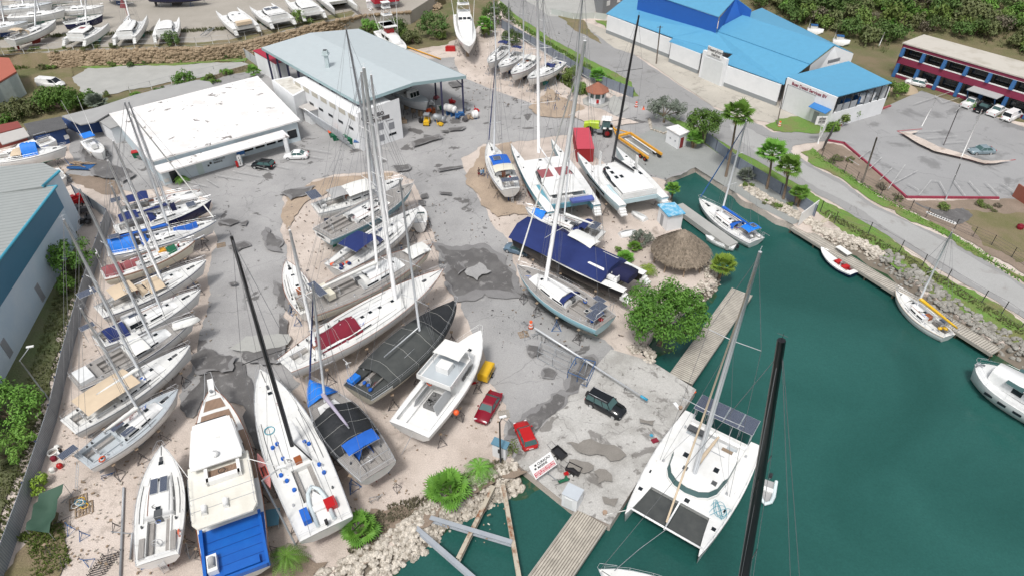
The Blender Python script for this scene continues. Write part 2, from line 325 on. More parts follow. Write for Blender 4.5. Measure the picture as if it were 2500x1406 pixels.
# shelving bottom seen through the shallow water near the rocks
SHAL=M('shallow_sea_bed',(.06,.09,.055),.4,col2=(.02,.06,.045),sc_=.4,amt=1,fine=.3)
def shallow(pts,seed):
    return sheet('shallow_water',pts,WZ+.006,SHW,step=1,amp=.5,seed=seed)
SHW=M('shallow_green_water',(.035,.075,.035),.1,col2=(.018,.075,.05),sc_=.35,amt=1,lo=.4,hi=.6,blot=[((.09,.10,.055),.9,.55,.62,.7)])
shallow([(780,1470),(930,1350),(1080,1240),(1262,1145),(1330,1190),(1290,1215),(1180,1250),(1060,1310),(980,1370),(900,1450)],1)
shallow([(1985,572),(2110,608),(2190,655),(2290,740),(2390,815),(2520,885),(2520,915),(2380,850),(2280,775),(2180,700),(2090,640),(1990,590)],2)
shallow([(1600,800),(1700,730),(1745,690),(1760,700),(1720,760),(1640,860),(1590,880)],3)
# ---------- sheets on the land
Z=[.01]
def lay(name,pts,mat,**k):
    Z[0]+=.006; return sheet(name,pts,Z[0],mat,**k)
lay('scrub_ground',[(-500,-60),(700,-60),(1280,-60),(1215,0),(1170,60),(1090,110),(880,130),(620,200),(560,230),(300,250),(60,330),(-300,420)],SCRUB,step=3,amp=.6)
lay('scrub_ground',[(1640,-60),(2900,-60),(2900,420),(2500,300),(2250,225),(2160,262),(2080,300),(1940,200),(1800,90)],SCRUB,step=3,amp=.5)
lay('grass_verge',[(1200,-20),(1268,60),(1345,120),(1425,168),(1500,215),(1580,262),(1640,300),(1700,345),(1800,395),(1900,455),(1990,515),(2080,585),(2150,620),(2250,690),(2400,790),(2520,860),(2700,960),(2700,820),(2500,790),(2330,690),(2200,600),(2100,530),(1980,470),(1860,400),(1720,320),(1600,235),(1470,160),(1380,100),(1300,50),(1250,-20)],GRASS,amp=.3)
lay('asphalt_yard',[(135,440),(180,400),(170,330),(60,350),(-60,360),(-60,300),(200,285),(400,210),(760,150),(880,120),(1010,150),(1110,140),(1130,190),(1290,250),(1390,290),(1440,262),(1500,240),(1570,250),(1640,300),(1700,345),(1740,372),(1690,412),(1625,440),(1500,420),(1440,370),(1400,330),(1290,345),(1180,352),(1125,388),(1150,455),(1200,545),(1245,600),(1275,700),(1330,745),(1420,810),(1500,852),(1490,862),(1253,1124),(1238,1085),(1243,1020),(1222,960),(1180,900),(1178,850),(1130,760),(1095,690),(1070,640),(1040,530),(1010,440),(960,418),(850,425),(765,440),(690,480),(684,560),(698,640),(702,740),(700,830),(690,870),(735,935),(640,1015),(560,960),(460,1010),(436,965),(470,900),(498,780),(512,700),(530,600),(520,500),(470,475),(400,455),(330,470)],ASPH,step=1.2,amp=.22)
lay('dirt_patch',[(170,425),(235,430),(300,455),(290,475),(240,470),(180,445)],DIRT)
lay('slipway',[(1560,330),(1640,300),(1700,345),(1740,372),(1742,395),(1702,408),(1622,436),(1580,420),(1500,370)],DCONC,amp=.08)
lay('walkway',[(1570,330),(1600,308),(1640,330),(1720,352),(1790,400),(1850,440),(1940,500),(1965,540),(1935,548),(1850,505),(1765,452),(1702,412),(1640,375)],DCONC,amp=.05)
lay('main_road',[(1188,-30),(1262,40),(1340,92),(1440,148),(1540,198),(1560,236),(1500,238),(1575,262),(1640,285),(1720,318),(1800,369),(1937,444),(2059,510),(2151,566),(2240,620),(2350,690),(2500,777),(2800,960),(2800,870),(2500,695),(2400,632),(2318,584),(2225,545),(2133,499),(2059,444),(1970,396),(1930,369),(1943,355),(2018,345),(2022,324),(1889,324),(1861,307),(1750,268),(1660,210),(1560,142),(1450,75),(1330,-10),(1310,-30)],ROADM,step=1.6,amp=.14)
lay('pale_road_lane',[(1800,340),(1937,425),(2059,490),(2200,580),(2350,675),(2500,762),(2800,940),(2800,880),(2500,705),(2318,594),(2133,509),(2059,454),(1970,406),(1925,372),(1880,340),(1820,310),(1780,305)],ROADL,step=1.6,amp=.2)
lay('driveway',[(1432,55),(1500,80),(1545,98),(1600,88),(1660,118),(1735,150),(1820,215),(1912,258),(2015,294),(1960,290),(1885,302),(1800,285),(1740,260),(1650,200),(1560,138),(1500,118),(1430,66)],DRIVE,step=2,amp=.1)
lay('driveway',[(1240,-30),(1330,-30),(1470,-30),(1470,20),(1440,45),(1340,40)],CONC2)
lay('grass_bank',[(1452,50),(1500,50),(1536,75),(1500,82),(1488,72)],GRASS,step=1,amp=.3)
lay('grass_bank',[(1360,36),(1425,50),(1470,108),(1400,72)],GRASS2,step=1,amp=.3)
lay('hotel_lot',[(2022,322),(2100,290),(2160,262),(2250,222),(2360,262),(2520,318),(2520,490),(2436,486),(2212,484),(2060,352),(2018,345)],LOTM,amp=0)
lay('dirt_bank',[(1990,372),(2015,350),(2055,356),(2215,490),(2440,490),(2520,492),(2700,640),(2700,800),(2500,668),(2350,580),(2200,505),(2080,430)],DIRT,step=1.5,amp=.3)
lay('grass_verge',[(1955,372),(1985,360),(2010,392),(2100,450),(2210,512),(2350,590),(2520,690),(2520,702),(2390,628),(2318,580),(2225,542),(2133,492),(2059,438),(1972,394)],GRASS,step=1.2,amp=.3)
lay('grass_verge',[(2350,510),(2500,520),(2560,620),(2480,640),(2400,600)],GRASS2,step=1.2,amp=.4)
lay('drain_pool',[(2285,512),(2350,508),(2375,525),(2340,548),(2240,500),(2225,490)],WET,step=1,amp=.15)
lay('grass_bank',[(1868,306),(1900,290),(1990,285),(2035,300),(2050,320),(2000,326),(1890,320)],GRASS,step=1,amp=.3)
lay('upper_platform',[(175,190),(215,165),(300,162),(470,158),(590,152),(610,158),(560,178),(420,200),(330,218),(260,232),(200,235)],CONC2,step=1.6,amp=.25)
lay('grass_bank',[(-200,215),(60,190),(170,160),(200,240),(200,290),(60,320),(-200,380)],GRASS2,step=1.5,amp=.4)
lay('grass_bank',[(150,148),(330,150),(600,138),(600,150),(470,157),(300,161),(200,166)],GRASS,step=1,amp=.35)
lay('grass_strip',[(-200,900),(60,680),(185,560),(200,600),(165,760),(140,860),(60,1080),(-20,1330),(-300,1700)],M('dark_grass',(.10,.13,.05),.95,col2=(.16,.13,.09),sc_=.3,fine=.4,bump=.9),step=1,amp=.3)  # darker olive grass colour with brown patches
lay('grass_patch',[(60,1330),(110,1230),(150,1290),(135,1420),(40,1500),(0,1420)],GRASS2,step=.8,amp=.3)
lay('concrete_apron',[(1250,1122),(1395,1238),(1490,1280),(1700,950),(1592,882),(1492,852)],CONC,step=4,amp=0)
lay('dirt_bank',[(880,1380),(860,1330),(905,1240),(960,1235),(1040,1235),(1090,1230),(1130,1180),(1235,1130),(1290,1150),(1215,1162),(1110,1215),(1010,1290)],DIRT,step=.8,amp=.3)
M('bank_soil_gap_shade',(.20,.17,.135),.95,col2=(.12,.10,.08),sc_=1.)  # bank soil, coloured dark to paint shade into gaps between the rocks
lay('dirt_bank',[(620,1400),(700,1355),(800,1370),(760,1440),(600,1500)],DIRT,step=.8,amp=.3)
lay('dirt_bank',[(1135,430),(1175,360),(1250,345),(1245,420),(1260,500),(1300,520),(1215,530),(1170,480)],M('tan_dirt',(.42,.33,.25),.95,col2=(.24,.19,.15),sc_=.3,fine=.3,bump=.5),step=.9,amp=.3)
lay('dirt_bank',[(700,480),(760,445),(850,430),(960,422),(960,440),(800,470),(740,500),(700,560)],MT['tan_dirt'],step=.9,amp=.3)
lay('dirt_bank',[(1290,262),(1340,215),(1400,250),(1450,280),(1400,290),(1330,285)],MT['tan_dirt'],step=.9,amp=.3)
lay('dirt_bank',[(1480,245),(1500,232),(1535,262),(1500,285)],CONC2,step=.9,amp=.1)
lay('pink_pad',[(1395,280),(1440,258),(1500,283),(1560,300),(1500,312),(1440,300)],SAND,step=.9,amp=.2)
lay('oily_ground',[(440,985),(500,900),(560,880),(600,900),(640,1000),(700,1010),(690,1060),(640,1100),(600,1000),(520,950),(470,1020)],WET,step=.6,amp=.3)
for q,sd_,sc_ in [([(1068,600),(1130,612),(1180,605),(1225,640),(1250,690),(1275,720),(1180,708),(1115,722),(1095,690),(1100,650)],1,.25),
 ([(1258,712),(1330,742),(1400,800),(1330,760)],2,.2),([(1238,1020),(1262,1035),(1330,985),(1360,960),(1380,968),(1362,1000),(1300,1060),(1240,1062)],3,.2),
 ([(1380,955),(1395,910),(1420,875),(1445,870),(1455,880),(1412,950)],4,.15),([(1292,842),(1312,845),(1322,862),(1300,870),(1288,856)],5,.15),
 ([(1325,903),(1340,898),(1358,908),(1350,922),(1326,920)],6,.15),([(1405,815),(1425,815),(1422,830),(1405,828)],7,.1),
 ([(560,600),(595,590),(610,600),(575,615)],8,.1),([(650,560),(690,590),(688,612),(650,600)],9,.2),([(670,690),(700,700),(702,760),(680,740)],10,.2),
 ([(684,770),(702,790),(700,830),(682,820)],11,.15),([(536,540),(560,535),(585,540),(560,550)],12,.1),([(585,545),(605,538),(600,550)],13,.1),
 ([(1030,475),(1042,472),(1044,482),(1030,484)],14,.1),([(1022,490),(1038,490),(1038,500),(1022,500)],15,.1),([(1075,468),(1102,470),(1100,476),(1078,474)],16,.08),
 ([(1035,330),(1080,335),(1060,342),(1036,340)],17,.1),([(1095,314),(1135,310),(1125,318),(1100,320)],18,.08),([(1075,320),(1095,318),(1092,324)],19,.08),
 ([(1095,202),(1120,200),(1130,208),(1105,212)],20,.1),([(960,405),(995,402),(1000,412),(970,418)],21,.1),([(1070,412),(1125,405),(1126,408),(1075,418)],22,.06),
 ([(690,470),(720,462),(765,455),(745,475),(712,486)],23,.2),([(1010,345),(1070,330),(1070,338),(1012,358)],24,.12),([(560,690),(575,687),(578,694),(562,696)],25,.08),
 ([(1110,650),(1120,640),(1135,655),(1118,668)],26,.1),([(330,380),(345,378),(344,388)],27,.1),([(205,360),(250,385),(320,420),(290,440),(230,425)],28,.3),
 ([(465,870),(500,850),(570,870),(560,900),(480,905)],29,.3),([(590,850),(640,840),(690,845),(690,872),(610,880)],30,.2),([(1500,385),(1545,410),(1520,412)],31,.08)]:
    mxx=sum(a for a,_ in q)/len(q); myy=sum(b_ for _,b_ in q)/len(q)
    lay('damp_patch',[(mxx+(a-mxx)*1.16,myy+(b_-myy)*1.2) for a,b_ in q],DAMP,step=.5,amp=sc_*1.3,seed=sd_+50)
    lay('puddle',q,WET,step=.5,amp=sc_,seed=sd_)
for q,sd_ in [([(1380,1080),(1440,1070),(1500,1085),(1530,1110),(1490,1125),(1420,1105)],1),([(1450,1150),(1480,1145),(1495,1175),(1460,1180)],2),([(1470,1210),(1510,1215),(1500,1235),(1475,1228)],3),([(1560,1020),(1600,1025),(1595,1038),(1562,1030)],4),([(1390,1120),(1450,1135),(1440,1150),(1385,1140)],5)]:
    lay('stain',q,WETC,step=.5,amp=.2,seed=sd_)
lay('pale_island',[(1140,655),(1170,640),(1200,662),(1165,685),(1140,672)],ASPH,step=.5,amp=.2)
lay('repaired_asphalt',[(560,850),(600,820),(705,815),(702,840),(620,860)],CONC2,step=.8,amp=.15)
def stroke(a,b_,wd,mat,name,label=None,n=None):
    A=at(*a);B=at(*b_); d=(B-A).normalized(); q=Vector((-d.y,d.x,0))*wd/2
    Z[0]+=.0008; bb=MB(); bb.add([(p.x,p.y,Z[0]) for p in (A-q,B-q,B+q,A+q)],[(0,1,2,3)]); return bb.build(name,mat)
for a,c in [((528,435),(590,445)),((505,445),(533,463)),((455,450),(505,462)),((570,425),(640,437)),((600,408),(660,423)),((665,410),(705,418)),((680,395),(752,406)),((735,368),(808,380)),((752,388),(790,394))]:
    tag(stroke(a,c,.13,LINE,'parking_line'),None,None,None,'structure')
for a,c in [((2020,342),(2088,360)),((2060,390),(2095,412)),((2095,395),(2125,372)),((2120,420),(2150,392)),((2145,447),(2175,418)),((2165,470),(2207,410)),((2180,455),(2237,425)),((2212,455),(2240,472)),((2240,485),(2270,448)),((2270,448),(2290,450)),((2290,450),(2310,486)),((2325,448),(2353,486)),((2362,450),(2395,486)),((2402,452),(2436,486)),((2440,455),(2480,480)),
  ((2228,330),(2300,326)),((2260,345),(2335,340)),((2300,357),(2370,352)),((2340,375),(2440,380)),((2228,262),(2318,232)),((2280,240),(2300,258)),((2300,258),(2340,246)),((2330,280),(2350,262)),((2385,290),(2402,276)),((2440,305),(2470,290))]:
    tag(stroke(a,c,.13,LINE,'parking_line'),None,None,None,'structure')
for pts in ([(1190,38),(1262,92),(1340,142),(1440,200),(1500,238)],):
    for a,c in zip(pts,pts[1:]): tag(stroke(a,c,.25,CONC2,'kerb'),None,None,None,'structure')
def wall(name,pts,h,t,mat,label,cat,z0=0.,zb=-.05,group=None):
    w=[at(x,y,z0) for x,y in pts]; b=MB()
    for a,c in zip(w,w[1:]):
        d=(c-a); L=d.length; m=(a+c)/2; b.obox((m.x,m.y,z0+zb+(h-zb)/2),(L+t*.6,t,h-zb),math.atan2(d.y,d.x))
    return tag(b.build(name,mat),label,cat,group)
wall('kerb',[(2018,345),(2060,352),(2212,484),(2436,486)],.35,.3,PINKK,'long maroon kerb wall bounding the far car park beside the road','kerb')
wall('kerb',[(2020,320),(2100,288),(2172,262)],.4,.4,M('faded_pink_kerb',(.38,.10,.11),.8),'faded pink kerb below the bushes of the blue roofed building','kerb')
k=tag(wall('planter_island',[(2250,317),(2190,322),(2280,370),(2405,402),(2478,392)],.14,.18,M('faded_pink_kerb',(.38,.10,.11),.8),'narrow maroon edged traffic island in the middle of the far car park','traffic island'),None,None)
lay('island_soil',[(2196,323),(2245,319),(2225,328),(2290,358),(2400,392),(2470,392),(2405,400),(2280,369)],SAND,step=1,amp=.1)
# ---------- upper boatyard on its terrace (+3.2 m) with a boulder slope
UZ=3.2
up=px([(-900,-200),(-900,190),(0,128),(120,130),(185,124),(400,119),(560,112),(640,92),(760,62),(880,38),(1000,30),(1080,-20),(1120,-200)],UZ)
SB=[(-900,190),(0,168),(130,168),(200,163),(300,160),(450,154),(600,142),(680,122),(800,88),(900,60),(1000,46),(1090,10)]; ST=[(-900,150),(0,128),(120,130),(185,124),(300,121),(450,117),(560,112),(640,92),(760,62),(880,38),(1000,30),(1080,-20)]
b=MB(); lo_=[at(x,y,0) for x,y in SB]; hi_=[at(x,y,UZ) for x,y in ST]; b.loft([[p-Vector((0,0,.3)) for p in lo_],[p.lerp(q,.5)+Vector((0,0,.25)) for p,q in zip(lo_,hi_)],[q+Vector((0,0,.0)) for q in hi_]],0,caps=False); tag(b.build('embankment',M('brown_embankment_soil',(.26,.20,.13),.95,col2=(.14,.15,.05),sc_=.3,fine=.35,bump=.8)),None,None,None,'structure')
b=MB(); b.prism([tuple(p[:2]) for p in px([(-900,-200)],UZ)]+[]+[(p[0],p[1]) for p in up[:]] if False else up,.0,UZ,0); tag(b.build('upper_yard_ground',M('upper_yard_gravel',(.37,.34,.30),.95,col2=(.27,.25,.21),sc_=.15,fine=.2)),None,None,None,'structure')
sheet('grass_strip',[(-200,158),(0,118),(130,121),(190,116),(400,108),(560,98),(700,60),(860,26),(860,40),(760,60),(640,90),(560,110),(400,117),(190,122),(0,134)],UZ+.02,GRASS2,step=1,amp=.3)
# water-side rock, terrace rock
def rocks(name,fn,n,mat,label,cat,smin,smax,seed):
    r=random.Random(seed); b=MB()
    for i in range(n):
        p,sz=fn(r); s=r.uniform(smin,smax)*sz; k=r.choice((5,6,7)); a0=r.uniform(0,6.3); tilt=r.uniform(-.4,.4)
        o=[]
        for lev,rad in ((-.5,.75),(.12,1.),(.55,.6)):
            o.append([Vector((p.x+s*rad*math.cos(a0+2*PI*j/k)*r.uniform(.8,1.15),p.y+s*rad*math.sin(a0+2*PI*j/k)*r.uniform(.8,1.15),p.z+s*(lev+tilt*.3*math.cos(2*PI*j/k))*r.uniform(.8,1.1))) for j in range(k)])
        b.loft(o,0,closed=True,sm=False)
    return tag(b.build(name,mat),label,cat,None,'stuff')
def along(pts,wl,zr=(0,0),z=0.):
    W=[at(x,y,z) for x,y in pts]; L=[(W[i+1]-W[i]).length for i in range(len(W)-1)]; T=sum(L)
    def fn(r):
        t=r.uniform(0,T); i=0
        while t>L[i] and i<len(L)-1: t-=L[i]; i+=1
        a,c=W[i],W[i+1]; d=(c-a).normalized(); q=Vector((-d.y,d.x,0)); u=r.uniform(0,1)
        of=wl[0]+(wl[1]-wl[0])*u; p=a.lerp(c,min(1,t/L[i]))+q*of; p.z=zr[0]+(zr[1]-zr[0])*u+r.uniform(-.08,.08)
        if zr[1]<-.5: p.z=(.1 if of>0 else .1+(zr[1]-.1)*of/wl[1])+r.uniform(-.06,.1)
        return p,1.
    return fn
RK=M('pale_coral_rock',(.60,.55,.48),.95,col2=(.22,.19,.15),sc_=2.2,amt=1,lo=.42,hi=.66,fine=.35)
RK2=M('brown_boulder_stone',(.36,.28,.19),.95,col2=(.22,.16,.10),sc_=.35,amt=1,fine=.35,bump=.6)
RK3=M('grey_shore_rock',(.36,.35,.32),.95,col2=(.17,.16,.135),sc_=1.1,amt=.9,fine=.3)
shore=[(760,1440),(850,1392),(930,1345),(1010,1290),(1075,1235),(1150,1195),(1215,1160),(1262,1142)]
def bank(pts,off,z1=-1.3):
    W_=[at(x,y,0) for x,y in pts]; a_=[];b_=[]
    for i,p in enumerate(W_):
        d=(W_[min(i+1,len(W_)-1)]-W_[max(i-1,0)]).normalized(); n_=Vector((-d.y,d.x,0)); a_.append(p+n_*.5+Vector((0,0,.03))); b_.append(p-n_*off+Vector((0,0,z1)))
    b=MB(); b.loft([a_,b_],0,caps=False); tag(b.build('shore_bank',MT['bank_soil_gap_shade']),None,None,None,'structure')
bank(shore,2.2); bank(east[3:],1.6); bank([(1690,735),(1730,700),(1748,676),(1738,640)],1.)
rocks('riprap',along(shore,(1.1,-2.1),(.15,-1.15)),1150,RK,'pile of pale rocks lining the water edge below the palms','rocks',.12,.42,1)
rocks('riprap',along([(1600,868),(1575,862),(1560,840)],(1.6,-1.4),(.25,-.8)),170,RK,'small pale rock pile under the big green tree','rocks',.14,.3,2)
rocks('riprap',along([(1690,735),(1730,700),(1748,676),(1738,640)],(1.4,-.8),(.2,-1.)),200,RK,'pale rocks at the foot of the palm beside the thatched hut','rocks',.12,.3,3)
rocks('shore_gravel',along([(1800,455),(1850,490),(1935,535),(1990,562)],(2.4,.3),(.1,.1)),900,RK,'white gravel bank behind the far quay under the tall palms','gravel',.12,.3,4)
rocks('shore_rocks',along([(1985,568),(2030,578),(2070,590),(2110,604),(2140,628)],(1.8,-.6),(.15,-1.)),420,RK,'pale stones on the far bank by the broken steps','rocks',.15,.4,5)
rocks('shore_rocks',along([(2140,628),(2190,650),(2230,690),(2290,735),(2340,775),(2390,810),(2450,838),(2520,880),(2720,1010)],(2.6,-.8),(.1,-1.1)),700,RK3,'grey rocky bank between the road and the long pier','rocks',.14,.42,6)
def slope(i0,i1):
    def fn(r):
        i=r.uniform(i0,i1); k=int(i); f=i-k; a=at(*SB[k]).lerp(at(*SB[k+1]),f); c=at(*ST[k],UZ).lerp(at(*ST[k+1],UZ),f); u=r.uniform(0,.98); return a.lerp(c,u)+Vector((0,0,.25*math.sin(PI*u))),1.
    return fn
rocks('boulder_slope',slope(2.,10.),2600,RK2,'brown boulder slope holding up the upper boatyard','boulders',.28,.72,7)
rocks('rubble',along([(950,32),(1010,28),(1080,22)],(-1.5,1.5),(.2,1.2)),160,RK2,'brown rubble mound near the red container tower','rubble',.3,.7,8)
# ---------- boats
TRIM=M('grey_hull_stripe',(.35,.36,.38),.4)
class Hull:
    def __init__(s,L,B,zs,wl,T,tw=.72,tm=.42,rise=.45,rake=.07,full=2.0):
        s.L=L;s.B=B;s.zs=zs;s.wl=wl;s.T=T;s.tw=tw;s.tm=tm;s.rise=rise;s.rake=rake;s.full=full
    def hb(s,t):
        if t<s.tm: k=s.tw+(1-s.tw)*math.sin(PI/2*max(0,t)/s.tm)
        else: k=max(0,1-((t-s.tm)/(1-s.tm))**s.full)**.82
        return max(.03,k*s.B/2)
    def sh(s,t): return s.zs+(s.rise*((t-.3)/.7)**2 if t>.3 else .12*((.3-t)/.3)**2)
    def kz(s,t): return s.wl+.06-s.T*max(0.,math.sin(PI*min(1,(t+.07)/1.06)))**.75
    def build(s,par,mats,n=16,rows=None):
        # mats: topside, stripe, boot, bottom
        b=MB(); wl=s.wl
        for side in (1,-1):
            rings=[]
            for i in range(n+1):
                t=i/n; sh=s.sh(t); k=min(s.kz(t),sh-.3); p=3-1.2*t
                zs=[sh,sh-.07,sh-.17,sh*.6+(wl+.14)*.4,wl+.14,wl+.03,wl-.12,wl-.3,k*.6+(wl-.2)*.4,k]
                ring=[]; zp=sh
                for q,z in enumerate(zs):
                    z=max(k,min(zp,z)); zp=z; u=(sh-z)/(sh-k); y=s.hb(t)*max(0.,1-u**p)**(.5)
                    x=t*s.L-s.rake*s.L*u*t**5+.03*s.L*u*(1-t)**6
                    ring.append((x,side*y,z))
                rings.append(ring if side==1 else ring)
            b.loft(rings,caps=False,mis=[0,1,0,0,2,3,3,3,3])
        # transom
        sh=s.sh(0); 
        a=rings[0]; m=len(a); vs=[p for p in a]+[(p[0],-p[1],p[2]) for p in a]
        b.add(vs,[(i,i+1,m+i+1,m+i) for i in range(m-1)],0)
        h=b.build('hull',mats,par)
        return h
    def deck(s,par,mat,cock=None,cw=.5,depth=.5,solemat=None,n=16,bulw=0.):
        b=MB(); ts=sorted(set([i/n for i in range(n+1)]+(list(cock) if cock else [])))
        def pt(t,f):
            y=f*s.hb(t)*.985; return (t*s.L,y,s.sh(t)-bulw+.06*(1-f*f)+.01)
        def cf(t): return min(.85,cw/max(s.hb(t),.05))
        for t0,t1 in zip(ts,ts[1:]):
            inn=cock and t0>=cock[0]-1e-6 and t1<=cock[1]+1e-6
            fs0=[-1,-cf(t0),0,cf(t0),1]; fs1=[-1,-cf(t1),0,cf(t1),1]
            for j in range(4):
                if inn and j in (1,2): continue
                b.add([pt(t0,fs0[j]),pt(t1,fs1[j]),pt(t1,fs1[j+1]),pt(t0,fs0[j+1])],[(0,1,2,3)],0)
        o=b.build('deck',mat,par)
        if cock:
            b=MB(); x0,x1=cock[0]*s.L,cock[1]*s.L; z=s.sh((cock[0]+cock[1])/2)
            q=min(cw,s.hb(cock[0])*.8)
            b.add([(x0,-q,z+.1),(x1,-q,z+.1),(x1,q,z+.1),(x0,q,z+.1),(x0,-q,z-depth),(x1,-q,z-depth),(x1,q,z-depth),(x0,q,z-depth)],[(4,5,6,7),(0,1,5,4),(1,2,6,5),(2,3,7,6),(3,0,4,7)],0)
            for sg in (-1,1):
                b.box(x0,x1,min(sg*q,sg*q*.55),max(sg*q,sg*q*.55),z-depth,z-depth+.32,1)      # benches
                b.box(x0,x1,min(sg*q,sg*(q+.12)),max(sg*q,sg*(q+.12)),z-.02,z+.22,0)           # coaming
            b.build('cockpit',[solemat[0] if solemat else WHITE,solemat[1] if solemat else TEAK],par)
        return o
    def rail(s,par,t0=.0,t1=1.,h=.6,mat=STEEL,gap=1.9,mid=True,r=.014):
        b=MB()
        for sg in (-1,1):
            n=max(3,int(s.L*(t1-t0)/gap)); top=[];md=[]
            for i in range(n+1):
                t=t0+(t1-t0)*i/n; t=min(t,.985); x=t*s.L; y=sg*max(.1,s.hb(t)-.07); z=s.sh(t)
                b.tube([(x,y,z),(x,y,z+h)],r,4); top.append((x,y,z+h)); md.append((x,y,z+h*.5))
            b.tube(top,r*.9,4); 
            if mid: b.tube(md,r*.7,4)
        # pulpit and pushpit
        t=.985; x=s.L; z=s.sh(1)+h
        b.tube([(s.L*.93,s.hb(.93),s.sh(.93)+h),(x+.1,.22,z+.05),(x+.1,-.22,z+.05),(s.L*.93,-s.hb(.93),s.sh(.93)+h)],r*1.5,4)
        b.tube([(t0*s.L,s.hb(t0)-.07,s.sh(t0)+h),(t0*s.L,-(s.hb(t0)-.07),s.sh(t0)+h)],r*1.5,4)
        b.build('guard_rail',mat,par)
    def toerail(s,par,mat,t1=1.):
        b=MB()
        for sg in (-1,1): b.tube([(t*s.L,sg*s.hb(t),s.sh(t)+.02) for t in [i/14*t1 for i in range(15)]],.035,4)
        b.build('toe_rail',mat,par)
def trunk(H,par,t0,t1,h,wf=.62,mat=WHITE,win=True,top=None,z0=None,round_=.2,wmat=GLASS,nw=2,hw=None):
    b=MB(); n=8; rings=[]; prof=[]
    for i in range(n+1):
        u=i/n; t=t0+(t1-t0)*u; c=wf*H.hb(t)*(1-.12*u) if hw is None else hw*(1-.25*u*u); z=(H.sh(t) if z0 is None else z0)+.02; hh=h*min(1.,(1-u)*3.2+.12) if z0 is None else h
        if u<.02: hh=h
        prof.append((t*H.L,c,z,hh))
        rings.append([(t*H.L,-c,z),(t*H.L,-c*.93,z+hh*.75),(t*H.L,-c*.8,z+hh),(t*H.L,0,z+hh+.07),(t*H.L,c*.8,z+hh),(t*H.L,c*.93,z+hh*.75),(t*H.L,c,z)])
    b.loft(rings,0,mis=[0,0,1,1,0,0])
    o=b.build('cabin',[mat,top or mat],par)
    if win:
        for sg in (-1,1):
            for k in range(nw):
                i0=.5+k*(5./nw)+.15; i1=i0+5./nw-.5
                def q(f,zz):
                    i=int(f); fr=f-i; a=prof[i]; c=prof[min(i+1,n)]
                    x=a[0]+(c[0]-a[0])*fr; y=a[1]+(c[1]-a[1])*fr; z=a[2]+(c[2]-a[2])*fr; hh=a[3]+(c[3]-a[3])*fr
                    return (x,sg*(y*(1-.093*zz)+.015),z+hh*zz)
                wb=MB(); steps=[i0+(i1-i0)*j/3 for j in range(4)]
                wb.loft([[q(f,.28),q(f,.7)] for f in steps],0,caps=False,sm=False); wb.build('window',wmat,par)
    return prof
def hatch(par,x,y,z,s=.5,mat=GLASS,frame=WHITE):
    b=MB(); b.box(x-s/2,x+s/2,y-s/2,y+s/2,z-.02,z+.05,1); b.box(x-s*.4,x+s*.4,y-s*.4,y+s*.4,z+.05,z+.065,0); return b.build('hatch',[mat,frame],par)
def panel(par,c,l,w_,rz=0.,ry=0.,legs=0.):
    b=MB(); b.obox(c,(l,w_,.04),rz,0,0,ry); b.obox((c[0],c[1],c[2]-.012),(l+.06,w_+.06,.03),rz,1,0,ry)
    if legs:
        for sx in (-1,1):
            for sy in (-1,1): b.tube([(c[0]+sx*l*.4,c[1]+sy*w_*.4,c[2]-legs),(c[0]+sx*l*.4,c[1]+sy*w_*.4,c[2])],.02,4,2)
    return b.build('solar_panel',[PANELM,ALU,STEEL],par)
def wheel(par,x,z,r=.45):
    b=MB(); b.tube([(x,r*math.cos(a),z+r*math.sin(a)) for a in [2*PI*i/12 for i in range(12)]],.025,5,closed=True)
    for i in range(3): a=PI*i/3; b.tube([(x,r*math.cos(a),z+r*math.sin(a)),(x,-r*math.cos(a),z-r*math.sin(a))],.015,4)
    b.tube([(x+.15,0,z-.75),(x+.15,0,z)],.08,6,1); b.build('steering_wheel',[STEEL,WHITE],par)
def spar(par,foot,top,r,mat,name='mast',n=8,oval=True):
    b=MB(); f=Vector(foot);t=Vector(top); b.tube([f,f.lerp(t,.6),t],[r,r*.95,r*.62],n)
    h=(t-f).length
    b.tube([t,t+Vector((0,0,.5))],.012,4); b.tube([t+Vector((-.25,0,.35)),t+Vector((.3,0,.35))],.012,4)
    return b.build(name,mat,par)
def rig(par,H,foot,top,bowx,sternx,r,sp=2,furl=None,inner=False,smat=ALU,beamf=1.,chain=None,stay=True):
    f=Vector(foot);t=Vector(top); b=MB(); sp_=[]; cx=f.x-.25; cy=(H.hb(min(.98,f.x/H.L))-.12)*beamf if chain is None else chain; W=.017
    zd=H.sh(min(.98,max(0,f.x/H.L)))
    if stay:
        a=Vector((bowx,0,H.sh(1)+.1)); c=f.lerp(t,.97)
        b.tube([a,c],W,4)
    if sternx is not None:
        for sg in (-1,1): b.tube([(sternx,sg*H.hb(0)*.6,H.sh(0)),t],W,4)
    for sg in (-1,1):
        prev=Vector((cx,sg*cy,zd))
        for k in range(sp):
            u=(k+1)/(sp+1)*1.0; c=f.lerp(t,u); wd=cy*(.78-.18*k)
            tip=c+Vector((-.12,sg*wd,.05)); sp_.append((c,tip))
            b.tube([prev,tip],W,4); b.tube([(cx,sg*cy*.95,zd),c],W*.8,4); prev=tip
        b.tube([prev,f.lerp(t,.985)],W,4)
    b.build('rigging',WIRE,par)
    h_=MB(); [h_.tube([f+Vector((dx,dy,.3)),f.lerp(t,u_)+Vector((dx*.6,dy*.6,0))],.012,4) for dx,dy,u_ in ((.3,.1,.97),(-.35,-.12,.8),(.2,-.25,.9))]; h_.build('halyard',WIRE,par)
    for k in range(sp):
        s=MB(); a_,c_=sp_[k],sp_[k+sp]; s.tube([a_[1],a_[0],c_[1]],.035,5); s.build('spreader',smat,par)
    if furl and stay:
        g=MB(); c=f.lerp(t,.95); g.tube([a.lerp(c,.03),a.lerp(c,.5),c],[.1,.085,.05],6); g.build('furled_sail',furl,par)
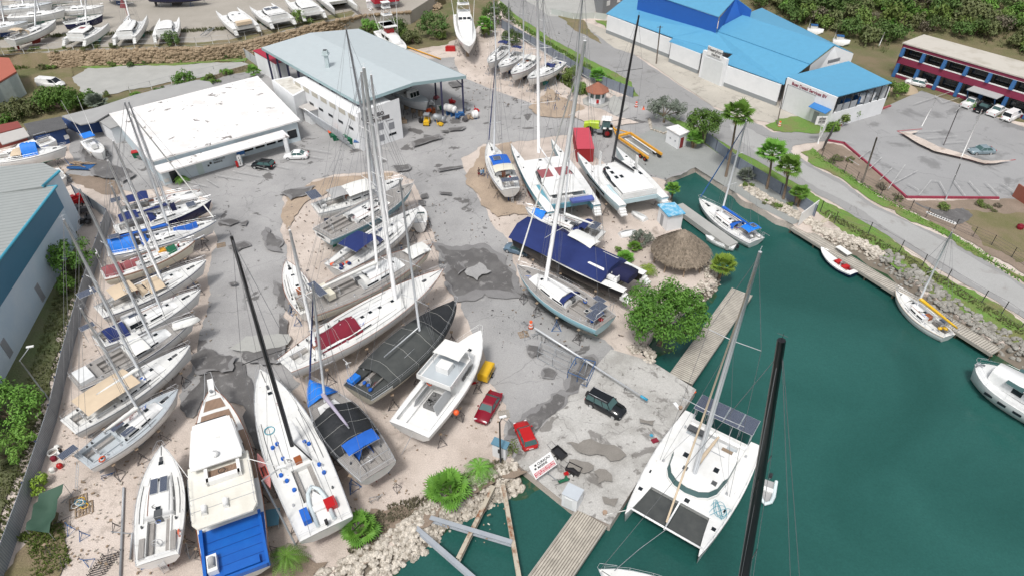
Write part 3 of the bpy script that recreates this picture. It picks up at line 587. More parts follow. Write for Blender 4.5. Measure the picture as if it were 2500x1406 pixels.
def boom(par,foot,L,ang=0.,h=1.1,cover=None,r=.075,mat=ALU,yaw=0.):
    f=Vector(foot)+Vector((0,0,h)); e=f+Vector((-L*math.cos(yaw),L*math.sin(yaw),L*math.tan(ang)))
    b=MB(); b.tube([f,e],r,6); b.build('boom',mat,par)
    if cover:
        g=MB(); n=9; pts=[];rad=[]
        for i in range(n): u=i/(n-1); pts.append(f.lerp(e,u*.95)+Vector((0,0,.12+.12*(1-u)))); rad.append((.24-.12*u)*(1+.08*math.sin(i*2.3)))
        g.tube(pts,rad,8); g.build('sail_cover',cover,par)
def canopy(par,H,t0,t1,mat,h=1.95,wf=.75,name='bimini',base=None,legs=True,z=None,arch=.15,wid=None):
    b=MB(); x0,x1=t0*H.L,t1*H.L; tm=(t0+t1)/2; z=(H.sh(tm) if z is None else z)+h; wd=H.hb(tm)*wf if wid is None else wid
    rings=[]
    for i in range(6):
        u=i/5; x=x0+(x1-x0)*u; e=.12*(2*u-1)**2
        rings.append([(x,-wd,z-arch-e),(x,-wd*.6,z-.02-e),(x,0,z+.03-e),(x,wd*.6,z-.02-e),(x,wd,z-arch-e)])
    b.loft(rings,0,caps=False)
    o=b.build(name,mat,par)
    if legs:
        g=MB()
        for sx in (x0,x1):
            g.tube([(sx*.6+(x0+x1)*.2,-wd*.98,z-h+.1),(sx,-wd,z-arch-.12),(sx,wd,z-arch-.12),(sx*.6+(x0+x1)*.2,wd*.98,z-h+.1)],.018,4)
        g.build('canopy_frame',STEEL,par)
def hood(par,H,t,mat,wf=.6,h=.9,l=1.5,win=True,wid=None,z=None):
    b=MB(); x=t*H.L; z=(H.sh(t) if z is None else z)+.3; wd=H.hb(t)*wf if wid is None else wid; rings=[]
    for i in range(5):
        u=i/4; xx=x+l*u; hh=h*math.cos(u*PI/2*.93); w_=wd*(1-.12*u)
        rings.append([(xx,-w_,z-.2),(xx,-w_*.95,z-.2+hh*.7),(xx,-w_*.6,z-.2+hh),(xx,w_*.6,z-.2+hh),(xx,w_*.95,z-.2+hh*.7),(xx,w_,z-.2)])
    b.loft(rings,0,caps=False); o=b.build('sprayhood',mat,par)
    if win:
        g=MB(); r0,r1=rings[2],rings[3]
        g.add([Vector(r0[2])*.9+Vector(r0[3])*.1+Vector((0.05,0,.03)),Vector(r1[2])*.9+Vector(r1[3])*.1+Vector((.05,0,.03)),Vector(r1[3])*.9+Vector(r1[2])*.1+Vector((.05,0,.03)),Vector(r0[3])*.9+Vector(r0[2])*.1+Vector((.05,0,.03))],[(0,1,2,3)])
        g.build('window',GLASS,par)
def drape(par,H,t0,t1,mat,h=1.2,name='tarpaulin',wf=1.04,drop=.35,n=9,flat=.2,seed=1,z=None,ends=False):
    r=random.Random(seed); b=MB(); rings=[]
    for i in range(n+1):
        u=i/n; t=t0+(t1-t0)*u; x=t*H.L; z=H.sh(t); w_=H.hb(t)*wf; hh=h*(1+r.uniform(-.08,.08))
        rings.append([(x,-w_,z-drop),(x,-w_*1.0,z+.12),(x,-w_*.5,z+hh*.62+r.uniform(-.05,.05)),(x,-flat*w_,z+hh),(x,flat*w_,z+hh),(x,w_*.5,z+hh*.62+r.uniform(-.05,.05)),(x,w_,z+.12),(x,w_,z-drop)])
    b.loft(rings,0,caps=ends,sm=True); o=b.build(name,mat,par)
    if (t1-t0)*H.L>2.5:
        g=MB()
        for i in range(1,n,3): g.tube([Vector(p).lerp(Vector(q_),j_/7*.8)+Vector((0,0,.04)) for j_,(p,q_) in enumerate(zip(rings[i],rings[min(n,i+1)]))],.014,4)
        g.build('tie_rope',ROPE,par)
    return o
def finkeel(par,H,x,l,z0,zb,mat,name='keel',th=.14):
    b=MB()
    def ring(z,l_,dx): return [(x+dx-l_/2,0,z),(x+dx-l_*.1,th,z),(x+dx+l_*.3,th*.9,z),(x+dx+l_/2,0,z),(x+dx+l_*.3,-th*.9,z),(x+dx-l_*.1,-th,z)]
    b.loft([ring(z0,l,0),ring((z0+zb)/2,l*.9,-.1*l),ring(zb,l*.85,-.15*l)],0,closed=True,sm=False); return b.build(name,mat,par)
ROPE=M('pale_rope',(.5,.5,.47),.8)
def clutter(e,H,L,B,cab,cock,ch):
    r=random.Random(int(L*131)); zt=lambda t:H.sh(t)+.05
    for sg in (-1,1):
        b=MB(); b.tube([(t*L,sg*H.hb(t)*.80,zt(t)+.03) for t in (.34,.45,.56,.66)],.028,4); b.build('genoa_track',DGREY,e)
        if cab: b=MB(); b.tube([(t*L,sg*H.hb(t)*.62*(1-.12*(t-cab[0])/(cab[1]-cab[0]))+sg*.02,zt(t)+.01) for t in [cab[0]+(cab[1]-cab[0])*i/5 for i in range(6)]],.022,4); b.build('deck_seam',DGREY,e); b=MB(); b.tube([(t*L,sg*H.hb(t)*.42,zt(t)+ch*min(1,(1-(t-cab[0])/(cab[1]-cab[0]))*3.2)+.04) for t in [cab[0]+(cab[1]-cab[0])*(.08+.7*i/4) for i in range(5)]],.025,4); b.build('handrail',VARN if r.random()<.4 else STEEL,e)
        for t in ((.17,.30) if cock else (.2,)): b=MB(); y=sg*min(H.hb(t)*.75,B*.33); b.tube([(t*L,y,zt(t)),(t*L,y,zt(t)+.28)],[.12,.08],7); b.build('winch',STEEL if r.random()<.6 else DGREY,e)
    for k in range(2):
        t0=r.uniform(.12,.8); x,y=t0*L,r.uniform(-.3,.3)*B*.7; b=MB(); p=[]; a=r.uniform(0,6)
        for i in range(12): p.append((x+.3*i*.16*math.cos(a)+.25*math.cos(i*1.1),y+.25*math.sin(i*1.3),zt(min(.95,t0))+(ch+.04 if cab and cab[0]<t0<cab[1] and abs(y)<B*.25 else .02)))
        b.tube(p,.018,4); b.build('rope',r.choice([DGREY,BCAN,ROPE,MCAN]),e)
    b=MB(); b.box(.86*L-.3,.86*L+.3,-.12,.12,zt(.86),zt(.86)+.16); b.tube([(.9*L,0,zt(.9)+.06),(.985*L,0,zt(.99)+.06)],.035,4); b.build('anchor_windlass',DGREY,e)
    if cock and cab: b=MB(); x=cab[0]*L; b.box(x-.02,x+.05,-.32,.32,zt(cab[0])-.4,zt(cab[0])+ch); b.box(x,x+.75,-.34,.34,zt(cab[0])+ch+.05,zt(cab[0])+ch+.09); b.build('companionway',DGREY if r.random()<.6 else VARN,e)
# boat stand prototype
def stand_mesh():
    b=MB(); h=1.75
    for a in (0,2.1,4.2):
        c,s_=math.cos(a),math.sin(a); b.tube([(c*.62,s_*.62,0.02),(0,0,h*.72)],.035,5)
        c2,s2=math.cos(a+2.1),math.sin(a+2.1); b.tube([(c*.6,s_*.6,.08),(c2*.6,s2*.6,.08)],.025,4)
    b.tube([(0,0,h*.6),(0,0,h)],.035,6); b.obox((0,0,h),(.3,.3,.05),0,1)
    return b
SM={}
for nm,m in (('dark',DSTEEL),('blue',BLUP),('grey',GSTEEL)): SM[nm]=stand_mesh().mesh('boat_stand',[m,WOOD])
def put_stand(x,y,kind,label,group,rz=0.,tilt=None,z=0.,s=1.):
    o=bpy.data.objects.new('boat_stand',SM[kind]); COL.objects.link(o); o.location=(x,y,z); o.rotation_euler=(0,0,rz) if tilt is None else (tilt,0,rz); o.scale=(s,s,s)
    return tag(o,label,'boat stand',group)
def dinghy(loc,rz,label,hullm=WHITE,L=3.,upturned=False,name='dinghy',inner=GRYCAN,group=None,rib=False,motor=False,B=1.5,tiltm=None):
    e=empty(name,loc,rz,label,'dinghy',group)
    if rib:
        b=MB(); pts=[(0,-B/2+.2,.3),(L*.6,-B/2+.2,.3),(L*.85,-B*.28,.38),(L,0,.45),(L*.85,B*.28,.38),(L*.6,B/2-.2,.3),(0,B/2-.2,.3)]
        b.tube(pts,[.17,.21,.2,.19,.2,.21,.17],8); b.build('inflatable_tube',hullm,e)
        g=MB(); g.prism([(0.1,-B/2+.2),(L*.6,-B/2+.2),(L*.92,0),(L*.6,B/2-.2),(0.1,B/2-.2)],.05,.16); g.build('floor',inner,e)
        g=MB(); g.box(L*.35,L*.5,-B/2+.3,B/2-.3,.2,.42); g.build('seat',WHITE,e)
    else:
        h=Hull(L,B,.55,.05,.12,tw=.8,rise=.12,rake=.08); h.build(e,[hullm,hullm,hullm,hullm],n=8)
        if not upturned:
            b=MB(); b.loft([[(t*L,-h.hb(t)*.8,.22),(t*L,h.hb(t)*.8,.22)] for t in [0.02,.25,.5,.75,.95]],0,caps=False,sm=False); b.build('floor',inner,e)
            g=MB()
            for t in (.3,.6): g.box(t*L-.12,t*L+.12,-h.hb(t)*.9,h.hb(t)*.9,.4,.44)
            g.build('seat',WHITE,e)
    if motor:
        g=MB(); g.box(-.38,-.02,-.14,.14,.45,.85,0); g.box(-.3,-.15,-.05,.05,-.2,.45,1); g.build('outboard_motor',[PLAST,GSTEEL],e)
    if upturned: e.rotation_euler=(PI,0,rz+0); e.location.z+=.62
    if tiltm: e.rotation_euler=(tiltm,0,rz)
    return e
NB=[0]
def place(bow,stern,zd,base=0.):
    a=at(*stern,zd); c=at(*bow,zd); L=(c-a).length; rz=math.atan2(c.y-a.y,c.x-a.x)
    return Vector((a.x,a.y,base)),rz,L
def loc_of(e,p):
    return Matrix.Translation(e.location)@Matrix.Rotation(e.rotation_euler.z,4,'Z')@Vector(p)
def to_local(e,p): return (Matrix.Translation(e.location)@Matrix.Rotation(e.rotation_euler.z,4,'Z')).inverted()@Vector(p)
def sail(label,short,bow,stern,top=None,ft=.56,B=None,hull=WHITE,bot=BLUB,stripe=None,boot=None,deck=WDECK,zd=3.3,land=True,cab=(.34,.74),
         cock=(.05,.33),ch=.5,cabm=WHITE,feats=(),group=None,spm=ALU,sp=2,furl=None,wl=None,stands=True,rail=True,cover=None,bl=None,rake=.07,tw=.72,toe=ALU,mr=None,cat='sailboat',base=0.,wf=.62,name='sailboat',wins=2,booml=True,hat=(.82,.66,.45),standk='dark',rise=.45,cpt=None,stay=True,byaw=0.):
    loc,rz,L=place(bow,stern,zd,base); e=empty(name,loc,rz,label,cat,group)
    B=B or L*.30; ze=zd-base
    wl=(ze-(.95+.045*L) if land else (WZ-base)) if wl is None else wl; T=.55
    H=Hull(L,B,ze-.12,wl,T,tw=tw,rake=rake,rise=rise)
    H.build(e,[hull,stripe or (TRIM if hull in (WHITE,OFFW,CREAM) else hull),boot or hull,bot]); 
    H.deck(e,deck,cock,cw=min(.95,B*.24),solemat=(deck,TEAK if deck!=TEAK else TEAK))
    H.toerail(e,toe)
    if cab: prof=trunk(H,e,cab[0],cab[1],ch,wf=wf,mat=cabm,nw=wins)
    for t in hat:
        if cab and cab[0]<t<cab[1]-.05: z=H.sh(t)+ch*min(1,(1-(t-cab[0])/(cab[1]-cab[0]))*3.2+.12)+.05
        else: z=H.sh(t)+.06
        hatch(e,t*L,0,z,.55)
    if rail: H.rail(e,0.01,.98)
    if cock: wheel(e,cock[0]*L+.9,H.sh(.1)+.35)
    if stands or not land: clutter(e,H,L,B,cab,cock,ch)
    if land:
        finkeel(e,H,L*.48,L*.2,wl-T+.1,.22-base+base,bot); finkeel(e,H,L*.1,L*.05,wl-.15,wl-1.3,bot,'rudder',.06)
    if top:
        fx=ft*L; fz=H.sh(ft)+(ch if cab and cab[0]<ft<cab[1] else 0); F0=Vector((fx,0,fz-.05)); wf_=loc_of(e,F0); tp=to_local(e,above(wf_,*top))
        r=mr or .06+.0070*L; spar(e,F0,tp,r,spm); rig(e,H,F0,tp,L-.1,.1,r,sp,furl,smat=spm,stay=stay)
        if booml: boom(e,F0,bl or L*.34,0.02,1.0,cover,mat=spm,yaw=byaw)
    for f_ in feats:
        k=f_[0]
        if k=='bimini': canopy(e,H,f_[1],f_[2],f_[3],f_[4] if len(f_)>4 else 1.95,.72)
        elif k=='awning': canopy(e,H,f_[1],f_[2],f_[3],f_[4],.85,'awning',arch=.25,legs=False)
        elif k=='hood': hood(e,H,f_[1],f_[2])
        elif k=='panel': panel(e,(f_[1]*L,f_[2],H.sh(f_[1])+f_[5]),f_[3],f_[4],legs=f_[5] if f_[5]>.9 else 0)
        elif k=='tarp': drape(e,H,f_[1],f_[2],f_[3],f_[4],seed=len(NB)+int(L*10),wf=f_[5] if len(f_)>5 else 1.04)
        elif k=='arch':
            b=MB(); x=f_[1]*L; yb=H.hb(f_[1])*.9; z=H.sh(f_[1]); b.tube([(x,-yb,z),(x-.3,-yb*.9,z+2.1),(x-.3,yb*.9,z+2.1),(x,yb,z)],.035,5); b.tube([(x+.6,-yb,z),(x+.1,-yb*.9,z+2.1)],.025,5); b.tube([(x+.6,yb,z),(x+.1,yb*.9,z+2.1)],.025,5); b.build('stern_arch',STEEL,e)
        elif k=='turbine':
            b=MB(); x=f_[1]*L; y=f_[2]; z=H.sh(f_[1]); b.tube([(x,y,z),(x,y,z+3)],.03,5); b.ball((x+.1,y,z+3),.14)
            for i in range(3): a=2.1*i+.4; b.tube([(x+.25,y,z+3),(x+.25,y+.7*math.cos(a),z+3+.7*math.sin(a))],.04,4)
            b.build('wind_turbine',WHITE,e)
        elif k=='mizzen':
            F1=Vector((f_[1]*L,0,H.sh(f_[1])+.1)); w1=loc_of(e,F1); t1=to_local(e,above(w1,*f_[2])); spar(e,F1,t1,r*.75,spm,'mizzen_mast'); rig(e,H,F1,t1,L,None,r,1,None,smat=spm,stay=False)
            boom(e,F1,L*.2,0.02,.9,cover,r=.055,mat=spm)
        elif k=='box': b=MB(); b.box(f_[1],f_[2],f_[3],f_[4],f_[5],f_[6]); b.build(f_[8],f_[7],e)
        elif k=='pilot':
            trunk(H,e,f_[1],f_[2],f_[3],wf=.6,mat=WHITE,nw=1)
        elif k=='raft': b=MB(); t=f_[1]; z=H.sh(t)+f_[3]; b.tube([(t*L-.35,f_[2],z+.25),(t*L+.35,f_[2],z+.25)],.24,8); b.build('life_raft_canister',WHITE,e)
        elif k=='fenders':
            for q in range(f_[1]):
                t=.15+.6*q/f_[1]; b=MB(); b.tube([(t*L,-H.hb(t)-.1,H.sh(t)-.15),(t*L,-H.hb(t)-.1,H.sh(t)-.75)],.12,7); b.build('fender',f_[2],e)
        elif k=='bags':
            rr=random.Random(int(L*7)); 
            for q in range(f_[3]):
                t=rr.uniform(f_[1],f_[2]); y=rr.uniform(-.6,.6)*H.hb(t); b=MB(); b.ball((t*L,y,H.sh(t)+.3),(rr.uniform(.2,.42),rr.uniform(.2,.35),.22),n=6,m=4); b.build('deck_bag',rr.choice(f_[4]),e)
        elif k=='bowsprit': b=MB(); b.tube([(L-.8,0,H.sh(1)+.05),(L+f_[1],0,H.sh(1)+.3)],.09,6); b.build('bowsprit',f_[2],e)
        elif k=='davits':
            b=MB()
            for sg in (-1,1): b.tube([(.1,sg*.8,H.sh(0)),(.0,sg*.8,H.sh(0)+1.3),(-1.3,sg*.8,H.sh(0)+1.4)],.04,5)
            b.build('davits',STEEL,e)
        elif k=='buoy': b=MB(); b.tube([(f_[1]+.3*math.cos(a),f_[2],f_[3]+.3*math.sin(a)) for a in [2*PI*i/10 for i in range(10)]],.07,5,closed=True); b.build('lifebuoy',f_[4],e)
        elif k=='winches':
            for t in (.12,.36):
                for sg in (-1,1): b=MB(); b.tube([(t*L,sg*B*.3,H.sh(t)+.1),(t*L,sg*B*.3,H.sh(t)+.32)],.1,7); b.build('winch',f_[1],e)
    if land and stands:
        for t in (.16,.38,.62,.82)[:4 if L>11 else 3]:
            for sg in (-1,1):
                p=loc_of(e,(t*L,sg*(H.hb(t)*.86+.1),0)); put_stand(p.x,p.y,standk if R.random()<.8 else 'blue','boat stand propping up the '+short,'stands under the '+short,R.uniform(0,6),s=min(1.25,max(.8,(wl+.2)/1.75)),z=base)
    NB.append(1); return e,H
def outline(x0,x1,w0,w1,n=8,pw=2.3):
    # half outline: straight sides, rounded front
    pts=[(x0,-w0),(x0+(x1-x0)*.45,-w0*.99)]
    for i in range(n+1):
        a=-PI/2+PI*i/n; xs=x0+(x1-x0)*.55+(x1-x0)*.45*abs(math.cos(a))**(2/pw); pts.append((xs,w1*math.copysign(abs(math.sin(a))**(2/pw),math.sin(a))))
    pts+=[(x0+(x1-x0)*.45,w0*.99),(x0,w0)]
    return pts
def catam(label,short,bA,bB,sA,sB,zd=3.1,land=True,hw=None,hull=WHITE,bot=BLUB,deck=WHITE,group=None,coach=(.30,.66),top=None,ft=.56,mastoff=0.,spm=WSP,sp=2,base=0.,tramp=GNET,roofm=WHITE,feats=(),furl=None,
          winm=GLASS,steps=True,cover=None,hard=True,slit=None,stands=True,wl=None,ch=1.05,wing=.95,motor=False,rail=True,name='catamaran',cockm=GDECK,cwf=.33,wires=True,hatches=True,mr=None,byaw=0.,tm0=.72):
    a=(at(*bA,zd)+at(*bB,zd))/2; c=(at(*sA,zd)+at(*sB,zd))/2; L=(a-c).length; rz=math.atan2(a.y-c.y,a.x-c.x)
    e=empty(name,(c.x,c.y,base),rz,label,'catamaran',group)
    S=((at(*bA,zd)-at(*bB,zd)).length+(at(*sA,zd)-at(*sB,zd)).length)/2; hw=hw or S*.27; ze=zd-base
    wl=(ze-1.6 if land else WZ-base) if wl is None else wl
    H=Hull(L,hw,ze-.15,wl,.45,tw=.62,tm=.40,rise=.25,rake=.03,full=1.7)
    cx=S/2
    def off(o,dy): o.data.transform(Matrix.Translation((0,dy,0)))
    before=set(e.children)
    for sg in (-1,1):
        n0=set(e.children)
        H.build(e,[hull,hull,hull,bot],n=14); H.deck(e,deck,None,n=12)
        if steps:
            b=MB()
            for k in range(4): b.box(-.1+k*.32-.75,-.1+k*.32-.43,-hw*.27,hw*.27,wl+.15,wl+.35+k*.3)
            b.build('transom_steps',[deck],e)
        if land:
            finkeel(e,H,L*.5,L*.12,wl-.3,.25-base+base,bot,'keel',.12)
        for o in set(e.children)-n0: off(o,sg*cx)
    z=ze
    b=MB(); b.box(.08*L,.70*L if not motor else .8*L,-cx+hw*.1,cx-hw*.1,z-.85,z-.08); b.build('bridge_deck',[hull],e)
    bw=cx+hw*.18
    b=MB(); b.prism([(.36*L,-bw),(.72*L,-cx),(.72*L,cx),(.36*L,bw)],z-.05,z+.04); b.build('deck',deck,e)
    # cockpit
    b=MB(); x0,x1=.09*L,coach[0]*L; q=cx-hw*.35
    b.prism([(x0,-q),(x1+.4,-q),(x1+.4,q),(x0,q)],z-.07,z-.02,0)
    b.box(x0,x0+.55,-q,q,z-.02,z+.42,1); b.box(x0+.5,x1,q-.6,q,z-.02,z+.42,1); b.box(x0+.9,x0+2.,-q*.3,q*.45,z+.3,z+.36,1); b.box(x0,x0+.12,-q,q,z+.4,z+.85,1)
    b.build('cockpit',[cockm,deck],e)
    # coachroof
    w0=min(q*1.02,cx); X0,X1=coach[0]*L,coach[1]*L
    b=MB(); b.prism(outline(X0,X1,w0,w0*.95),z,z+ch*.35); b.build('cabin',deck,e)
    b=MB(); b.loft([[(p[0],p[1],z+ch*.35) for p in outline(X0+.05,X1-.05,w0*.97,w0*.92)],[(p[0],p[1],z+ch*.82) for p in outline(X0+.05,X1-.5,w0*.93,w0*.85)]],0,closed=True,sm=False); b.build('window',winm,e)
    xa=X0-(.16*L if hard else 0)
    b=MB(); o1=outline(xa,X1-.35,w0*.95,w0*.86); o2=outline(xa+.15,X1-.7,w0*.82,w0*.72)
    b.loft([[(p[0],p[1],z+ch*.80) for p in o1],[(p[0],p[1],z+ch*.9) for p in o1],[(p[0],p[1],z+ch*1.02) for p in o2]],0,closed=True,sm=False); b.build('coachroof',roofm,e)
    if hard:
        b=MB()
        for sg in (-1,1): b.tube([(xa+.3,sg*w0*.85,z),(xa+.3,sg*w0*.85,z+ch*.82)],.05,5)
        b.build('roof_post',deck,e)
    # crossbeam & trampolines
    if tramp:
        b=MB(); b.tube([(.975*L-.5,-cx,z+.1),(.975*L-.5,cx,z+.1)],.11,7); b.tube([(.95*L,0,z+.0),(.70*L,0,z+.02)],.1,6); b.build('crossbeam',WSP,e)
        for sg in (-1,1):
            b=MB(); y0,y1=.15*sg,sg*(cx-hw*.33); b.add([(tm0*L,y0,z-.03),(.94*L,y0,z-.05),(.94*L,sg*(cx-hw*.15),z-.05),(tm0*L,y1,z-.03)],[(0,1,2,3)]); b.build('trampoline',tramp,e)
    if rail:
        b=MB()
        for sg in (-1,1):
            top_=[]
            for i in range(8):
                t=.12+.84*i/7; y=sg*(cx+H.hb(t)*.85); b.tube([(t*L,y,z),(t*L,y,z+.65)],.015,4); top_.append((t*L,y,z+.65))
            b.tube(top_,.013,4)
        b.build('guard_rail',STEEL,e)
    if hatches:
        for sg in (-1,1):
            for t in (.45,.62,.78): hatch(e,t*L,sg*cx*1.02,H.sh(t)+.07,.5)
        hatch(e,.69*L,.5,z+.06,.6)
    if slit:
        b=MB()
        for sg in (-1,1):
            for k in (0,):
                b.obox((.45*L,sg*(cx+hw*.5)-sg*.02,z-.55),(.38*L,.05,.28),0)
        b.build('hull_window',slit,e)
    if top:
        fy=mastoff; F0=Vector((ft*L,fy,z+(ch if coach[0]<ft<coach[1] and abs(fy)<cx*.8 else .2))); wf_=loc_of(e,F0); tp=to_local(e,above(wf_,*top))
        r=mr or .05+.007*L; spar(e,F0,tp,r,spm)
        if wires: rig(e,H,F0,tp,(.95*L),None,r,sp,furl,smat=spm,chain=cx*1.0-abs(fy)*.5,stay=True)
        boom(e,F0,L*.3,.02,1.2,cover,r=.11,mat=spm,yaw=byaw)
    for f_ in feats:
        k=f_[0]
        if k=='panel': panel(e,(f_[1]*L,f_[2],z+f_[5]),f_[3],f_[4],legs=f_[6] if len(f_)>6 else 0)
        elif k=='board':
            b=MB(); b.box(f_[1]*L-.35,f_[1]*L+.35,f_[2]-.06,f_[2]+.06,z,z+f_[3]); b.build('daggerboard',WHITE,e)
        elif k=='skyl': b=MB(); b.box(f_[1]*L-f_[3]/2,f_[1]*L+f_[3]/2,f_[2]-f_[4]/2,f_[2]+f_[4]/2,z+ch*.95,z+ch*1.04); b.build('roof_window',f_[5],e)
        elif k=='box': b=MB(); b.box(f_[1],f_[2],f_[3],f_[4],f_[5]+z,f_[6]+z); b.build(f_[8],f_[7],e)
        elif k=='cover': 
            b=MB(); b.loft([[(f_[1]*L,-q_*cx,z+.1),(f_[1]*L,-q_*cx*.5,z+f_[3]),(f_[1]*L,q_*cx*.5,z+f_[3]),(f_[1]*L,q_*cx,z+.1)] if False else [(t*L,-cx*f_[5],z+.05),(t*L,-cx*.5,z+f_[3]*(.85+.15*math.sin(t*20))),(t*L,cx*.5,z+f_[3]*(.85+.15*math.sin(t*20))),(t*L,cx*f_[5],z+.05)] for t in [f_[1]+(f_[2]-f_[1])*i/6 for i in range(7)] for q_ in (1,)],0,caps=True); b.build('boat_cover',f_[4],e)
    if land and stands:
        for t in (.2,.5,.75):
            for sg in (-1,1):
                p=loc_of(e,(t*L,sg*(cx+hw*.5),0)); put_stand(p.x,p.y,'dark','boat stand propping up the '+short,'stands under the '+short,R.uniform(0,6),z=base,s=max(.7,min(1.1,wl/1.7)))
    e['cx']=cx
    return e,H,cx,L
BAGS=[YEL2,BCAN,WCAN,MCAN,GRN]
# ----- left row, seen from the near end
Gl='sailboats in the row along the left wall'
sail('white sloop with grey deck and white boom bundle, nearest of the left row','grey decked sloop nearest of the left row',(437,955),(200,1128),(196,752),.60,B=4.0,deck=GDECK,zd=3.2,group=Gl,bot=M('grey_antifouling',(.3,.31,.33),.7),cover=WCAN,
     feats=[('panel',.42,-.75,1.3,.75,.55),('panel',.40,.75,1.3,.75,.55),('panel',-.03,.9,1.6,.9,1.3),('buoy',.12*10,-1.7,3.6,ORG),('winches',PLAST)],cab=(.36,.78))
sail('white racing cruiser under a long beige awning in the left row','beige awning sloop of the left row',(466,848),(165,1042),(155,536),.58,B=4.2,zd=3.3,group=Gl,feats=[('awning',.12,.52,TCAN,1.7),('winches',PLAST),('bags',.55,.62,2,[BCAN])],bot=M('grey_antifouling',(.3,.31,.33)),rake=.03,cab=(.36,.74),ch=.4,booml=True,cover=WCAN)
sail('grey teak decked sailboat with an upturned white dinghy forward in the left row','teak decked ketch of the left row',(478,775),(180,935),(194,462),.62,B=4.3,deck=TEAK,cabm=OFFW,zd=3.4,group=Gl,cock=(.2,.4),cab=(.42,.76),feats=[('hood',.40,WCAN),('awning',.42,.56,WCAN,1.1),('box',.4,1.9,-1.2,1.2,3.4,3.9,OFFW,'aft_cabin')],stripe=NAVY,bot=BLUB)
sail('white pilothouse sailboat with navy cockpit cover and navy bottom in the left row','pilothouse boat of the left row',(492,712),(235,835),(272,455),.60,B=4.0,zd=3.3,group=Gl,bot=NAVY,feats=[('tarp',.08,.26,NCAN,1.0,.8),('pilot',.27,.46,1.3),('panel',.36,0,1.0,.7,1.4),('arch',.05),('panel',.0,.9,1.5,.9,1.9),('winches',PLAST)],cab=(.28,.74),cock=(.05,.26))
sail('white sailboat with beige bimini and grey dodger beside the pilothouse boat','beige bimini sloop of the left row',(505,640),(240,762),(263,392),.57,B=4.2,zd=3.4,group=Gl,feats=[('bimini',.14,.34,TCAN,1.9),('hood',.35,TCAN),('panel',.0,1.4,2.0,1.3,2.3),('turbine',.02,.4),('awning',.42,.56,TCAN,.8)],spm=WSP,bot=REDB,stripe=NAVY,mr=.17)
sail('cream sailboat with brown stripes, maroon covers and a green cloth on the foredeck','green cloth cutter of the left row',(478,592),(250,672),(276,345),.60,B=3.6,zd=3.3,hull=CREAM,group=Gl,feats=[('tarp',.02,.2,RCAN,1.1,.7),('tarp',.2,.42,RCAN,.9,.35),('tarp',.68,.78,GRN,.75,.6),('bags',.78,.86,3,BAGS),('bowsprit',1.4,ALU),('turbine',.03,.6),('box',7.2,8.2,-.4,.5,3.6,4.0,YEL2,'storage_box')],spm=WSP,stripe=VARN,toe=VARN,mr=.19)
sail('white sailboat with long bright blue sail covers and blue cockpit tent in the left row','bright blue covered sloop of the left row',(530,543),(262,612),(304,250),.57,B=3.9,zd=3.4,group=Gl,feats=[('tarp',.03,.26,BRCAN,1.5,.75),('hood',.30,BCAN),('panel',.10,0,1.3,1.,2.0),('tarp',.60,.82,BCAN,.8,.35),('bags',.4,.6,3,[BCAN,WCAN])],cover=BCAN,stripe=BLUP,boot=BLUP,bl=6.5,furl=WCAN)
sail('navy hulled sailboat with navy canvas and light blue bottom in the left row','navy hulled sloop of the left row',(518,492),(280,562),(314,249),.56,B=3.8,zd=3.4,hull=NAVY,bot=TEALB,group=Gl,feats=[('bimini',.08,.26,NCAN,1.9),('hood',.34,NCAN),('tarp',.58,.63,DNCAN,1.6,.35),('panel',.78,0,1.2,1.4,.5),('arch',.04),('raft',.45,.3,.6)],cover=NCAN)
sail('white sailboat with navy bimini and white upturned dinghy, farthest of the left row','farthest sloop of the left row',(490,468),(298,515),None,.5,B=3.8,zd=3.4,group=Gl,feats=[('bimini',.08,.22,NCAN,1.9),('bimini',.24,.36,NCAN,2.0),('panel',-.02,.2,1.3,1.3,1.9),('bags',.3,.4,2,[NCAN,WCAN])],bot=BLKB,toe=VARN)
def on(e,H,t,y,dz): 
    p=loc_of(e,(t*H.L,y,H.sh(t)+dz)); return p,e.rotation_euler.z
# ----- nearest row
e,H=sail('small white sloop with twin deck solar panels and orange lifebuoy in the bottom left corner','white sloop of the near row',(397,1092),(384,1366),None,.5,B=4.3,zd=3.2,tw=.78,feats=[('panel',.60,.42,1.7,.62,.62),('panel',.60,-.42,1.7,.62,.62),('buoy',2.0,-1.75,3.3,ORG),('box',.45,2.4,-1.5,-1.05,3.2,3.45,TEAK,'cockpit_seat'),('box',.45,2.4,1.05,1.5,3.2,3.45,TEAK,'cockpit_seat')],hat=(.83,.66,.40),standk='grey',cab=(.33,.72),ch=.42,bot=REDB)
e,H=sail('wide white racing yacht with black mast, navy winch covers and a pink kayak slung alongside','black masted racing yacht',(636,905),(798,1290),(565,578),.46,B=5.6,zd=3.6,tw=.86,spm=BSP,feats=[('box',1.2,2.6,.9,1.6,3.7,4.3,BCAN,'cockpit_cushion'),('box',1.5,2.6,-1.6,-.6,3.7,4.2,RED,'sail_bag')],cab=(.36,.62),ch=.28,cock=(.16,.34),mr=.2,rise=.35,bot=MCAN,hat=(.82,.6,.38),wf=.45,bl=3.6,sp=1,byaw=-.3)
for t,y in ((.30,1.6),(.31,-1.6),(.34,1.9),(.42,1.2),(.44,-1.5),(.46,-1.2),(.50,1.7),(.24,1.3),(.26,-1.7),(.51,1.2)):
    b=MB(); p=(t*H.L,y,H.sh(t)); b.tube([(p[0],p[1],p[2]),(p[0],p[1],p[2]+.3)],.19,8); b.build('winch_cover',BCAN,e)
b=MB(); b.tube([(H.L*.6+.5*math.cos(a),1.4+.5*math.sin(a),H.sh(.6)+.12+.01*a) for a in [i*.5 for i in range(30)]],.03,4); b.build('rope_coil',MT['teal_antifouling'],e)
